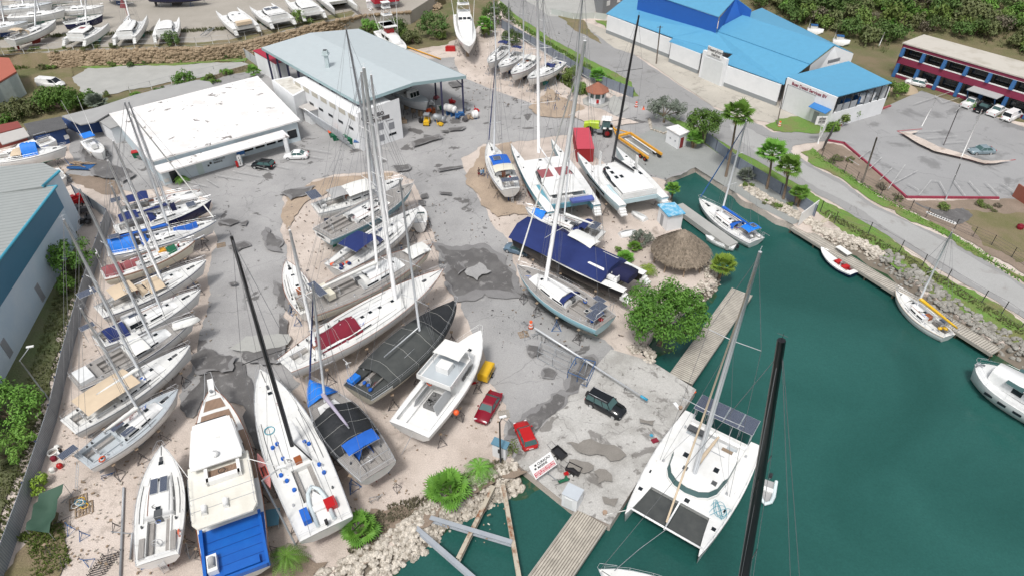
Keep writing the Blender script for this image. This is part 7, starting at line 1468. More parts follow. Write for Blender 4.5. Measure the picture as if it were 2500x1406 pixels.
for i,(x,y,k,m,lab) in enumerate([(905,88,1.,LF6,'light green bush behind the far corner of the shed'),(968,92,1.2,LF3,'dark green bush right of the tower behind the shed'),(1060,92,1.6,LF3,'big dark green bush left of the sport fishing boat'),(1008,108,.8,LF5,'low olive bush between the dark green ones'),(1215,62,1.5,LF3,'dark green tree behind the first fence sloop'),(1250,110,.9,LF3,'dark bush behind the second fence sloop'),(1195,88,.8,LF2,'green shrub right of the sport fishing boat'),
     (1395,198,.8,LF2,'weedy shrub beside the heap of boat stands'),(1410,228,.6,LF2,'small weedy shrub near the guard hut')]):
    tree(lab,(x,y),2.7*k,2.2*k,1.9*k,2.*k,int(34*k)+8,50,.22,.85,30+i,m,.15,'bush','bush',base=.3)
for i,(x,y,k) in enumerate([(2030,322,.55),(2050,308,.7),(2078,290,.9),(2105,282,.8),(2132,262,1.),(2170,240,1.1),(2195,230,.8),(2090,272,.6)]):
    tree(['leafy bush nearest the works corner by the faded pink kerb','second leafy bush behind the faded pink kerb','third leafy bush along the white works wall','fourth leafy bush along the white works wall','tall leafy bush at the far end of the works wall','largest bush by the old entrance beside the works','small bush beside the old entrance','low bush under the open works wall'][i],(x,y),1.9*k,1.6*k,1.5*k,1.6*k,22,50,.18,.6,50+i,LF2 if i%2 else LF6,.1,'bush','bush','bushes beside the works wall',base=.3)
for i,(x,y,m,lab) in enumerate([(1545,720,LF2,'small green shrub beside the navy tarped catamaran'),(1508,620,LF2,'little green shrub near the silver bush'),(1655,1180-100,LF2,None)]):
    if lab: tree(lab,(x,y),.6,.6,.5,.6,8,35,.12,.35,70+i,m,.05,'shrub','shrub',base=.3)
tree('small twiggy shrub beside the narrow cabinet',(1250,1108),.7,.7,1.,1.2,12,25,.1,.45,75,LF2,.05,'shrub','shrub')
# palms
def fan(b,o,dr,up_,r,n=15,mi=0,droop=.25,rr=None):
    dr=Vector(dr).normalized(); side=dr.cross(Vector((0,0,1))).normalized(); nn=side.cross(dr)
    for k in range(n):
        a=-1.75+3.5*k/(n-1); d=(dr*math.cos(a)+side*math.sin(a)); q=d.cross(nn).normalized()*r*.10; l=r*rr.uniform(.85,1.05)
        b.add([o,o+d*l*.55+q-Vector((0,0,droop*l*.1)),o+d*l-Vector((0,0,droop*l*.45)),o+d*l*.55-q-Vector((0,0,droop*l*.1))],[(0,1,2,3)],mi)
def fanpalm(label,foot,top_,r,nf,seed,mat=FANM,skirt=True,tr=.18,h=None,group=None,fr=1.05,bush=False):
    f=at(*foot); rr=random.Random(seed)
    t=(above(f,*top_)-f) if top_ else Vector((.2,.1,h)); e=empty('fan_palm' ,f,0,label,'palm',group); b=MB()
    if t.z>.3: b.tube([(0,0,-.1),tuple(t*.5+Vector((.1,0,0))),tuple(t)],[tr*1.4,tr,tr*.9],7); b.build('trunk',BARK,e)
    b=MB()
    for i in range(nf):
        a=i*2.4+rr.uniform(-.2,.2); el=(-.25+1.55*(i/nf)) if not bush else (.05+1.35*(i/nf)); d=Vector((math.cos(a)*math.cos(el),math.sin(a)*math.cos(el),math.sin(el))); o=t+d*r*rr.uniform(.42,.72)
        b.tube([t,o],.03,4,0,False); fan(b,o,d,None,r*(.50 if not bush else .55)*fr,n=12 if not bush else 13,rr=rr,droop=.45)
    b.build('fronds',mat,e)
    if skirt:
        b=MB()
        for i in range(26): a=rr.uniform(0,2*PI); q=Vector((math.cos(a),math.sin(a),0)); b.add([t+q*.15,t+q*.55+Vector((-.1*q.y,.1*q.x,-.6)),t+q*rr.uniform(.35,.6)+Vector((0,0,-rr.uniform(1.1,2.))),t+q*.5+Vector((.1*q.y,-.1*q.x,-.6))],[(0,1,2,3)])
        b.build('dead_skirt',DEADP,e)
    return e
def featherpalm(label,foot,h,r,nf,seed,mat=FANM,tr=.14,cat='palm',name='feather_palm'):
    f=at(*foot); rr=random.Random(seed); e=empty(name,f,0,label,cat); t=Vector((.1,.1,h)); b=MB(); b.tube([(0,0,-.1),tuple(t)],[tr*1.5,tr],7); b.build('trunk',BARK,e); b=MB()
    for i in range(nf):
        a=i*2.4; el=rr.uniform(.25,1.1); pts=[]
        for k in range(8): u=k/7; pts.append(t+Vector((math.cos(a),math.sin(a),0))*(r*u*math.cos(el*.8))+Vector((0,0,r*(u*math.sin(el)-.95*u*u))))
        b.tube(pts,.02,4,0,False)
        for k in range(1,14):
            u=k/14*7; j=min(6,int(u)); p=pts[j].lerp(pts[j+1],u-j); d=(pts[j+1]-pts[j]).normalized(); s_=d.cross(Vector((0,0,1))).normalized(); l=r*.27*math.sin(PI*(.15+.8*k/14))
            for sg in (-1,1): q=p+s_*sg*l+d*l*.7-Vector((0,0,l*.35)); b.add([p,p+d*.11+s_*sg*l*.5,q,p-d*.0+s_*sg*l*.5],[(0,1,2,3)])
    b.build('fronds',mat,e); return e
fanpalm('tallest palm with brown skirt at the head of the slip',(1772,432),(1800,282),2.7,30,1)
fanpalm('tall palm left of the pair behind the far quay',(1872,462),(1886,375),2.5,28,2)
fanpalm('tall palm right of the pair behind the far quay',(1912,487),(1926,408),2.3,26,3)
fanpalm('short palm at the end of the dark sheet fence',(1948,505),(1952,472),1.6,26,4)
fanpalm('big round fan palm on the bank in the foreground',(1090,1215),None,2.15,24,5,h=1.1,skirt=False,bush=True)
fanpalm('round fan palm at the stern of the black masted yacht',(872,1310),None,1.9,20,6,h=.9,skirt=False,bush=True)
featherpalm('small feather leaved palm at the bottom near the blue decked yacht',(705,1385),1.9,2.1,12,7)
featherpalm('feather leaved palm beside the narrow cabinet',(1168,1165),1.6,2.0,11,8)
fanpalm('yellow green fan palm beside the thatched hut at the water',(1755,678),None,1.9,30,9,FANY,h=2.0)
fanpalm('bright fan palm in front of the blue roofed hut',(1638,490),(1642,462),1.3,26,10,FANM,False)
fanpalm('low broad leaved palm left of the thatched hut',(1522,640),None,1.3,20,11,FANM,False,h=.5,bush=True)
fanpalm('low broad leaved palm nearer the silver bush',(1545,612),None,1.1,18,12,FANM,False,h=.5,bush=True)
featherpalm('yellow feather palm at the left rim of the thatched hut',(1578,672),1.2,1.7,13,13,FANY)
fanpalm('dusty fan palm beside the white shed',(1690,362),None,1.6,28,14,FANM,True,h=1.8)
fanpalm('fan palm behind the guard hut',(1455,205),None,1.9,30,15,FANM,False,h=1.8)
fanpalm('silver blue fan palm beside the office back wing',(238,268),None,2.2,30,16,LF4,False,h=1.4,bush=True)
fanpalm('silver blue fan palm on the quay behind the palms',(1815,440),None,1.5,24,17,LF4,False,h=.8,bush=True)
featherpalm('small palm in the planter at the office front',(443,447),.9,1.5,12,18)
featherpalm('small palm in front of the entrance of the maroon building',(2365,262),.9,1.6,12,19)
featherpalm('round potted palm beside the parked pickups',(2438,268),.7,1.4,14,20)
fanpalm('brown skirted palm right of the sport fishing boat',(1182,92),None,2.2,24,21,FANM,True,h=3.2)
fanpalm('green palm at the left foot of the red roofed store',(620,192),None,1.7,20,22,FANM,False,h=1.5)
rb=random.Random(91)
def bushes(label,group,region,n,smin,smax,mats,z=0.):
    P3=[]
    for m in mats:
        b,cl=crown_mesh(1.5,1.4,1.,1.,16,36,.19,.55,rb.randint(0,999),m,shell=.7); t=MB(); trunk_mb(t,.9,.08,cl,.3,1); P3.append((b.mesh('crown',m),t.mesh('trunk',BARK)))
    W=[at(x,y,z) for x,y in region]
    for i in range(n):
        u=rb.uniform(0,len(W)-1.001); k=int(u); p=W[k].lerp(W[k+1],u-k)+Vector((rb.uniform(-1.8,1.8),rb.uniform(-1.6,1.6),-.1)); e=empty('bush',p,rb.uniform(0,6.3),label,'bush',group); s=rb.uniform(smin,smax); e.scale=(s,s,s*rb.uniform(.8,1.2))
        for me,nm in zip(rb.choice(P3),('crown','trunk')): o=bpy.data.objects.new(nm,me); COL.objects.link(o); o.parent=e
bushes('scrubby bush on the slope between the upper yard and the platform','bushes of the boulder slope',[(10,180),(90,170),(180,165),(330,158),(480,150),(600,140)],16,.35,.75,(LF2,LF5,LF3))
bushes('bush in the green belt behind the boat shed','bushes behind the shed',[(880,95),(940,85),(1000,100),(1040,85),(1090,105)],14,.7,1.3,(LF3,LF2,LF5))
bushes('bush in the low scrub left of the office','bushes left of the office',[(-30,320),(40,290),(100,262),(190,250),(240,275)],16,.7,1.2,(LF2,LF1,LF5))
bushes('scrub bush in the dry ground below the maroon kerb','bushes below the maroon kerb',[(2040,385),(2100,430),(2180,488),(2290,510),(2440,505)],14,.3,.6,(LF5,LF7,LF2))
bushes('bush along the narrow ground behind the office and garden wall','bushes behind the office',[(265,240),(340,238),(430,215),(520,200),(600,172)],14,.4,.8,(LF2,LF6,LF3))
bushes('low bush in the gravel bank by the far quay','bushes of the far quay',[(1800,440),(1860,478),(1930,520)],8,.25,.5,(LF2,LF5))
bushes('bush behind the fence posts in the upper yard verge','bushes of the upper yard verge',[(20,122),(150,124),(300,114),(480,106),(680,72),(820,45)],14,.3,.65,(LF2,LF5),UZ)
# low weeds as one mass
def weeds(label,fn,n,mat,seed,s=.3,name='weeds',h=.35):
    r=random.Random(seed); b=MB()
    for i in range(n):
        p=fn(r)[0]; 
        for k in range(4):
            a=r.uniform(0,6.3); l=s*r.uniform(.5,1.3); d=Vector((math.cos(a),math.sin(a),0)); q=Vector((-d.y,d.x,0))*.05; t=p+d*l*.5+Vector((0,0,h*r.uniform(.4,1.2))); b.add([p-q,p+q,t+q*.6,t-q*.6],[(0,1,2,3)])
    return tag(b.build(name,mat),label,'weeds',None,'stuff')
weeds('rough grass along the road verge by the far shore',along([(2010,520),(2100,575),(2200,630),(2320,705),(2500,820)],(-.4,1.3),(0,0)),1100,LF5,3,.25,h=.22)
weeds('rough grass of the verge above the road',along([(1980,372),(2070,432),(2200,512),(2340,588),(2500,688)],(-.8,.8),(0,0)),1000,LF6,4,.25,h=.22)
weeds('rough grass strip between the fence and the main road',along([(1235,40),(1330,105),(1425,160),(1540,228)],(-.8,1.0),(0,0)),1500,LF6,5)
weeds('weeds and shrubs along the foot of the boulder slope',along([(20,170),(160,150),(300,145),(460,142),(590,136)],(-1.5,.8),(0,.3)),1800,LF2,6,.5,h=.6)
weeds('dry weeds on the bank above the pale rocks',along([(870,1360),(950,1260),(1050,1235),(1130,1190),(1240,1140)],(-.8,1.2),(0,0)),1500,LF7,7,.3)
weeds('grass in the strip between the warehouse and the wall',along([(190,620),(140,800),(90,960),(30,1180),(-30,1380)],(-1.4,1.4),(0,0)),2600,LF5,8,.3)
weeds('weeds behind the guard hut and boat stands',along([(1330,170),(1400,215),(1450,235)],(-1.,1.2),(0,0)),900,LF2,9,.4,h=.5)
weeds('green weeds along the upper boatyard fence',along([(0,130),(190,120),(400,114),(560,104),(640,88),(760,58),(860,36)],(-1.,1.2),(UZ,UZ)),2200,LF5,10,.45,h=.45)
weeds('weeds in the corner between the wall and the green tarpaulin',along([(70,1330),(110,1290),(130,1400)],(-1.5,1.5),(0,0)),700,LF2,12,.3)
# wooded hillside, top right
def hillz(x,y): 
    p=at(2150,118); d=max(0,(y-x*.0)-(p.y-8)); e_=max(0,(y+.35*(x-100)-168))
    return min(30,e_*.22)
hb=MB(); nx,ny=30,16
for j in range(ny):
    for i in range(nx):
        pass
gx=[60+i*14 for i in range(nx)]; gy=[150+j*14 for j in range(ny)]
hb.loft([[(x,y,hillz(x,y)+.02+.4*math.sin(x*.1)*math.sin(y*.13)*(hillz(x,y)>0.1)-(.15 if hillz(x,y)<=0.01 else 0)) for x in gx] for y in gy],0,caps=False)
tag(hb.build('hill',SCRUB),None,None,None,'structure')
pro=[]
for i,(m,rx,s,nl) in enumerate([(LF2,3.0,.34,26),(LF3,3.2,.34,26),(LF5,2.6,.34,24),(LF1,2.6,.32,24),(LF7,2.4,.22,20),(LF6,2.5,.3,26)]):
    b,cl=crown_mesh(rx,rx*.95,rx*.62,rx*.85,30,nl,s,rx*.34,200+i,m,shell=.7); t=MB(); trunk_mb(t,rx*.8,.16,cl,.4,i); pro.append((b.mesh('crown',m),t.mesh('trunk',BARK)))
rr=random.Random(21); words=['green','dark green','olive','bright green','bare brown twigged','pale green']
def inside(x,y): # picture region of the wood
    if y<190 and 1830<x<2560:
        lim=[(1830,18),(1930,60),(2040,85),(2110,118),(2160,132),(2215,88),(2290,86),(2400,108),(2500,138),(2560,160)]
        for (a,b_),(c_,d_) in zip(lim,lim[1:]):
            if a<=x<=c_: return y<b_+(d_-b_)*(x-a)/(c_-a)
    return False
cnt=0; tried=0; spots=[]
while cnt<190 and tried<30000:
    tried+=1; x=rr.uniform(60,260); y=rr.uniform(135,330); z=hillz(x,y); 
    v=Vector((x,y,z-CAMZ)); zc_=v.y*math.cos(TH)-v.z*math.sin(TH); u_=v.y*math.sin(TH)+v.z*math.cos(TH); sx=1250+F*x/zc_; sy=703-F*u_/zc_
    if not(-75<sy<200) or not inside(sx,sy+2): 
        if not (1860<sx<2560 and -75<sy<0): continue
    mind=2.6
    if any((x-a)**2+(y-b_)**2<mind**2 for a,b_ in spots): continue
    spots.append((x,y)); k=rr.choices(range(6),[6,6,6,2,2.,3])[0]
    e=empty('tree',(x,y,z-.1),rr.uniform(0,6.3),words[k]+' tree in the wooded hillside at the top right','tree','trees of the hillside wood'); s=rr.uniform(.7,1.35); e.scale=(s,s,s*rr.uniform(.85,1.15))
    for me,nm in zip(pro[k],('crown','trunk')): o=bpy.data.objects.new(nm,me); COL.objects.link(o); o.parent=e
    cnt+=1
print('hill trees',cnt)
r2=random.Random(77)
def wood(r):
    x=r.uniform(60,260); y=r.uniform(140,330); return Vector((x,y,hillz(x,y))),1.
def woodf(r):
    while True:
        p,_=wood(r); v=Vector((p.x,p.y,p.z-CAMZ)); zc_=v.y*math.cos(TH)-v.z*math.sin(TH); u_=v.y*math.sin(TH)+v.z*math.cos(TH); sx=1250+F*p.x/zc_; sy=703-F*u_/zc_
        if inside(sx,sy): return p,1.
weeds('low undergrowth of the hillside wood',woodf,9000,LF5,31,1.1,'undergrowth',1.1)
# ---------- vehicles
TYR=RUBBER; RIM=M('alloy_rim',(.55,.56,.57),.3,.5); LAMP=M('headlight_glass',(.75,.77,.78),.15); TAIL=M('tail_light_red',(.5,.02,.02),.25)
def wheels(e,xs,ty,r,wd=.22,rim=RIM,rr=.62):
    for x in xs:
        for sg in (-1,1):
            b=MB(); b.tube([(x,sg*ty-wd/2,r),(x,sg*ty+wd/2,r)],r,14); w_=b.build('wheel',TYR,e)
            g=MB(); yo=sg*(ty+ (wd/2+.01)); g.tube([(x,yo-.02,r),(x,yo+.02,r)],r*rr,10); g.build('rim',rim,w_)
def car(label,front,rear,col,kind='sedan',L=4.5,W=1.78,z=0.,name=None,cat='car',group=None,rack=False,center=True,roofc=None):
    a=at(*front,z); c=at(*rear,z); m=(a+c)/2; rz=math.atan2(a.y-c.y,a.x-c.x); e=empty(name or 'parked_car',(m.x,m.y,z),rz,label,cat,group)
    h=L/2; w=W/2
    K=dict(sedan=dict(bonnet=.92,belt=.95,roof=1.44,g0=(-.36,.20),g1=(-.20,.06),boot=1.02),hatch=dict(bonnet=.95,belt=.98,roof=1.48,g0=(-.47,.24),g1=(-.38,.08),boot=1.0),
           suv=dict(bonnet=1.12,belt=1.15,roof=1.78,g0=(-.47,.22),g1=(-.44,.10),boot=1.15),pickup=dict(bonnet=1.1,belt=1.12,roof=1.75,g0=(-.12,.26),g1=(-.08,.14),boot=.75),van=dict(bonnet=1.2,belt=1.25,roof=2.0,g0=(-.49,.36),g1=(-.48,.20),boot=1.25))[kind]
    prof=[(-h,.42,.85,.62),(-h+.06,.30,.93,K['boot']-.12),(-h+.25,.28,.98,K['boot']),(K['g0'][0]*L+.1,.28,1.,K['belt']),(0,.28,1.,K['belt']),(K['g0'][1]*L-.05,.28,1.,K['belt']),(h-.45,.28,.97,K['bonnet']-.06),(h-.12,.30,.88,K['bonnet']-.2),(h,.4,.72,.58)]
    b=MB(); b.loft([[(x,-w*f*.96,z0),(x,-w*f,z0+.22),(x,-w*f,(z0+zt)/2+.12),(x,-w*f*.93,zt-.04),(x,0,zt+.02),(x,w*f*.93,zt-.04),(x,w*f,(z0+zt)/2+.12),(x,w*f,z0+.22),(x,w*f*.96,z0)] for x,z0,f,zt in prof],0)
    b.build('body',col,e)
    g0,g1=[q*L for q in K['g0']],[q*L for q in K['g1']]; bz,rz_=K['belt']-.03,K['roof']
    def gl(x0,x1,f,zz): return [(x0,-w*f,zz),(x1,-w*f*.96,zz),(x1,w*f*.96,zz),(x0,w*f,zz)]
    b=MB(); b.loft([gl(g0[0],g0[1],.92,bz),gl(g1[0],g1[1],.74,rz_-.04)],0,closed=True,sm=False); b.build('window',GLASS2 if kind!='van' else GLASS,e)
    b=MB(); b.loft([gl(g1[0]-.05,g1[1]+.05,.77,rz_-.05),gl(g1[0]+.05,g1[1]-.08,.66,rz_+.03)],0,closed=True,sm=False); b.build('roof',roofc or col,e)
    b=MB(); A=gl(g0[0],g0[1],.925,bz); B2=gl(g1[0],g1[1],.76,rz_-.03)
    for p,q in zip(A,B2): b.tube([p,q],.045,5)
    for f in ((.5,) if kind in('sedan','hatch') else (.35,.7)):
        for i,j in ((0,1),(3,2)): b.tube([Vector(A[i]).lerp(Vector(A[j]),f),Vector(B2[i]).lerp(Vector(B2[j]),f)],.04,5)
    if kind=='van':
        for sg in (-1,1): b.loft([[(g0[0]-.01,sg*w*.935,bz-.02),(g0[0]+.02,sg*w*.76,rz_)],[(g0[0]+(g0[1]-g0[0])*.66,sg*w*.93,bz-.02),(g1[0]+(g1[1]-g1[0])*.7,sg*w*.755,rz_)]],0,caps=False)
    b.build('pillar',col,e)
    if kind=='pickup': b=MB(); b.box(-h+.1,K['g0'][0]*L-.05,-w*.82,w*.82,.6,.80); b.build('cargo_bed',PLAST,e); b=MB(); [b.box(-h+.05,K['g0'][0]*L,min(sg*w*.84,sg*w*.97),max(sg*w*.84,sg*w*.97),.6,1.1) for sg in(-1,1)]; b.box(-h+.02,-h+.12,-w*.9,w*.9,.6,1.1); b.build('bed_side',col,e)
    if rack: b=MB(); [b.tube([(g1[0]+.1,sg*w*.6,rz_+.08),(g1[1]-.1,sg*w*.6,rz_+.08)],.025,5) for sg in (-1,1)]; b.build('roof_rail',STEEL,e); b=MB(); b.tube([(-h-.22,0,.95),(-h,0,.95)],.34,12); b.build('spare_wheel',TYR,e)
    for sg in (-1,1):
        b=MB(); b.obox((h-.17,sg*w*.66,.66),(.14,.36,.17),-sg*.35); b.build('headlight',LAMP,e)
        b=MB(); b.obox((-h+.06,sg*w*.74,.82),(.1,.24,.2),sg*.2); b.build('tail_light',TAIL,e)
        b=MB(); b.obox((g0[1]-.35,sg*(w+.08),bz+.08),(.16,.16,.12)); b.build('mirror',col,e)
    b=MB(); b.box(-h-.02,-h+.02,-.24,.24,.5,.62); b.build('number_plate',WHITE,e); r=.33 if kind in('sedan','hatch') else .37
    wheels(e,(-L*.3,L*.31),w-.12,r); return e
SILV=M('silver_blue_paint',(.28,.36,.40),.2,.3); WHP=M('white_car_paint',(.8,.8,.8),.2); BKP=M('black_car_paint',(.010,.012,.015),.12); BLP=M('grey_blue_car_paint',(.13,.2,.27),.25)
car('maroon sedan parked on the sand beside the white fishing cruiser',(1172,1038),(1212,968),MAR,'sedan',4.5)
car('red hatchback parked at the edge of the concrete apron',(1270,1042),(1295,1098),RED,'hatch',3.75,1.68)
car('black off road car standing on the concrete apron',(1516,1018),(1440,978),BKP,'suv',4.55,1.85,rack=True)
car('white sedan parked at the office lines',(698,388),(750,386),WHP,'sedan',4.3)
car('black hatchback parked at the office lines',(620,408),(668,412),BKP,'hatch',4.0,roofc=BKP)
car('silver blue sedan alone in the middle of the far car park',(2362,376),(2424,374),SILV,'sedan',4.5)
Gp='vehicles parked before the maroon building'
car('white double cab pickup leftmost in the far parking row',(2388,250),(2345,270),WHP,'pickup',5.1,1.85,group=Gp,name='pickup_truck',cat='pickup truck')
car('dark pickup between the two white ones in the far parking row',(2418,262),(2378,282),BKP,'pickup',5.1,1.85,group=Gp,name='pickup_truck',cat='pickup truck')
car('white pickup next to the white van in the far parking row',(2452,268),(2406,292),WHP,'pickup',5.1,1.85,group=Gp,name='pickup_truck',cat='pickup truck')
car('white van at the right end of the far parking row',(2490,280),(2440,304),WHP,'van',4.9,1.85,group=Gp,name='van',cat='van')
car('white car half hidden by the planting at the old entrance of the far car park',(2215,205),(2252,213),WHP,'hatch',4.2)
car('white panel van with an oval emblem on its side above the big left bush',(160,215),(95,210),WHP,'van',5.8,2.0,name='van',cat='van')
car('grey blue small car half hidden under the bow of the navy tarped catamaran',(1240,610),(1285,622),BLP,'hatch',3.9)
# tractor
a=at(1428,325); c=at(1490,330); rz=math.atan2(a.y-c.y,a.x-c.x); e=empty('tractor',(a+c)/2,rz,'large lime green and white tractor with red wheel hubs','tractor')
LIME=M('lime_green_paint',(.45,.60,.04),.4)
b=MB(); b.loft([[(x,-w_,1.3),(x,-w_,zt-.15),(x,-w_*.7,zt),(x,w_*.7,zt),(x,w_,zt-.15),(x,w_,1.3)] for x,w_,zt in ((-.3,.62,2.55),(1.6,.58,2.5),(2.7,.48,2.2))],0,sm=False); b.build('bonnet',LIME,e)
b=MB(); b.box(-2.8,2.6,-.4,.4,.75,1.3); b.box(-.9,.2,-.9,.9,.7,1.25); b.build('chassis',GSTEEL,e)
b=MB(); b.loft([[(-2.3,-.85,1.4),(-.6,-.85,1.4),(-.6,.85,1.4),(-2.3,.85,1.4)],[(-2.2,-.75,3.2),(-.8,-.75,3.2),(-.8,.75,3.2),(-2.2,.75,3.2)]],0,closed=True,sm=False); b.build('cab_window',GLASS2,e)
b=MB(); b.loft([[(-2.5,-.95,3.2),(-.5,-.95,3.2),(-.5,.95,3.2),(-2.5,.95,3.2)],[(-2.3,-.8,3.42),(-.7,-.8,3.42),(-.7,.8,3.42),(-2.3,.8,3.42)]],0,closed=True,sm=False); b.build('cab_roof',WHITE,e)
for sg in (-1,1): b=MB(); b.box(-2.7,-1.0,sg*1.15-.3,sg*1.15+.3,1.72,1.8); b.build('mudguard',WHITE,e); wheels(e,(-1.85,1.6),1.2,.92,.6,RED,.5)
b=MB(); b.tube([(-.2,.7,1.8),(-.2,.7,3.)],.07,6); b.build('exhaust_pipe',GSTEEL,e)
# yellow boat trailer
a=at(1505,330); c=at(1595,392); rz=math.atan2(a.y-c.y,a.x-c.x); L=(a-c).length+1.5; e=empty('boat_trailer',c,rz,'long yellow boat hauling trailer hitched behind the green tractor','boat trailer')
b=MB()
for sg in (-1,1): b.box(-.3,L*.72,sg*1.5-.15,sg*1.5+.15,.75,1.15); b.tube([(L*.72,sg*1.5,.95),(L*.9,sg*.4,.9)],.12,6)
b.box(L*.70,L*.74,-1.5,1.5,.8,1.1); b.box(L*.88,L*1.02,-.2,.2,.75,1.0); b.build('frame',YEL2,e)
b=MB(); b.box(.5,L*.6,-.9,-.7,1.0,1.1); b.box(.5,L*.6,.7,.9,1.0,1.1); b.build('support_pad',WHITE,e); wheels(e,(.4,1.7),1.55,.45,.35,M('red_hub',(.35,.03,.02),.5),.5)
# yellow compressor on wheels
p=at(1188,918); e=empty('compressor_trailer',p,math.radians(70),'yellow towable compressor on two wheels behind the maroon sedan','compressor')
b=MB(); b.loft([[(-1.3,-.62,.45),(-1.3,-.62,1.35),(-1.2,-.5,1.5),(-1.2,.5,1.5),(-1.3,.62,1.35),(-1.3,.62,.45)],[(1.1,-.62,.45),(1.1,-.62,1.35),(1.0,-.5,1.5),(1.0,.5,1.5),(1.1,.62,1.35),(1.1,.62,.45)]],0,sm=False); b.build('housing',YEL,e)
b=MB(); [b.box(x,x+.22,-.64,-.63,.8,1.2) for x in (-.8,-.4,0.,.4)]; b.build('vent',PLAST,e)
b=MB(); b.tube([(-1.3,.0,.5),(-2.5,0,.35)],.05,5); b.build('drawbar',DSTEEL,e); wheels(e,(.1,),.7,.32,.2)
# forklift
p=at(1043,305); e=empty('forklift',p,math.radians(-95),'yellow forklift parked under the boat shed roof','forklift')
b=MB(); b.loft([[(-.9,-.55,.3),(-.9,.55,.3),(-.9,.55,1.2),(-.9,-.55,1.2)],[(1.0,-.55,.3),(1.0,.55,.3),(1.0,.5,1.05),(1.0,-.5,1.05)]],0,closed=True,sm=False); b.build('body',YEL,e)
b=MB(); [b.tube([(x,sg*.5,1.),(x*.8,sg*.45,2.15)],.04,5) for x in (-.6,.6) for sg in (-1,1)]; b.box(-.7,.6,-.55,.55,2.15,2.2); b.build('overhead_guard',GSTEEL,e); wheels(e,(-.6,.6),.55,.3,.2)
b=MB(); [b.box(-1.1,-1.0,sg*.35-.05,sg*.35+.05,.1,2.3) for sg in (-1,1)]; [b.box(-2.1,-1.1,sg*.3-.06,sg*.3+.06,.1,.16) for sg in (-1,1)]; b.build('mast_and_forks',DSTEEL,e)
# ---------- people
SK=M('skin_tone',(.35,.2,.13),.6); HAIR=M('dark_hair',(.02,.015,.012),.8)
def person(label,foot,rz,top_,bot_,pose=0,sk=SK,hat=None):
    p=at(*foot); e=empty('person',p,rz,label,'person')
    def skin(name,chains,mat):
        me=bpy.data.meshes.new(name); vs=[];es=[];rs=[]
        def v(q,r):
            for i,w_ in enumerate(vs):
                if (Vector(w_)-Vector(q)).length<1e-5: return i
            vs.append(q); rs.append(r); return len(vs)-1
        for ch in chains:
            ix=[v(q,r) for q,r in ch]; es.extend(zip(ix,ix[1:]))
        me.from_pydata(vs,es,[]); o=bpy.data.objects.new(name,me); COL.objects.link(o); md=o.modifiers.new('s','SKIN'); me.skin_vertices.new() if not me.skin_vertices else None
        for i,r in enumerate(rs): me.skin_vertices[0].data[i].radius=(r,r*.85)
        me.skin_vertices[0].data[0].use_root=True; o.modifiers.new('u','SUBSURF').levels=1
        dg=bpy.context.evaluated_depsgraph_get(); m2=bpy.data.meshes.new_from_object(o.evaluated_get(dg)); bpy.data.objects.remove(o); m2.materials.clear(); m2.materials.append(mat)
        for f in m2.polygons: f.use_smooth=True
        o2=bpy.data.objects.new(name,m2); COL.objects.link(o2); o2.parent=e; return o2
    pel=((0,0,.93),.13); ch=((0,0,1.25),.15); nk=((0,0,1.48),.055); hd=((.02,0,1.60),.085); ht=((.02,0,1.72),.075)
    st=.12 if pose else .05
    chains=[[pel,((0,0,1.1),.125),ch,nk,hd,ht]]
    for sg in (-1,1):
        f=sg*st
        chains.append([ch,((0,sg*.19,1.4),.06),((.02+f*.5,sg*.25,1.13),.045),((.12+f,sg*.22,.9 if not pose else 1.0),.035),((.16+f,sg*.21,.82 if not pose else .98),.03)])
        chains.append([pel,((0,sg*.1,.86),.09),((f*.8+.03,sg*.11,.5),.06),((f*.6-.02,sg*.11,.09),.04),((f*.6+.13,sg*.12,.04),.035)])
    skin('body',chains,sk)
    b=MB(); 
    b.loft([[(r*math.cos(a)*.72,r*math.sin(a),z) for a in [2*PI*i/10 for i in range(10)]] for z,r in ((.90,.20),(1.1,.19),(1.3,.225),(1.42,.2),(1.47,.1))],0,closed=True); 
    for sg in (-1,1): b.tube([(0,sg*.17,1.40),(.02+sg*st*.4,sg*.26,1.18)],[.085,.07],7)
    b.build('shirt',top_,e)
    b=MB(); b.loft([[(r*math.cos(a)*.75,r*math.sin(a),z) for a in [2*PI*i/10 for i in range(10)]] for z,r in ((.98,.185),(.85,.2),(.80,.19))],0,closed=True)
    for sg in (-1,1): b.tube([(0,sg*.1,.86),(sg*st*.8+.03,sg*.11,.52)],[.115,.095],7)
    b.build('shorts',bot_,e)
    b=MB(); b.ball((0,0,1.70),(.105,.095,.085),n=8,m=5); b.build('hair' if hat is None else 'cap',hat or HAIR,e)
person('person in a dark shirt and red shorts bending by the buckets at the wall',(160,1118),.6,PLAST,M('red_cloth',(.5,.05,.05),.8),1)
person('person in a dark top standing leftmost of the three beside the small ketch',(1169,432),-.6,M('brown_cloth',(.15,.11,.1),.8),MCAN)
person('person in a light blue shirt in the middle of the three beside the small ketch',(1176,434),2.2,M('pale_blue_cloth',(.3,.42,.55),.8),NCAN)
person('person in a blue shirt nearest the small ketch of the three',(1181,433),2.9,M('mid_blue_cloth',(.12,.25,.42),.8),GRYCAN,1)
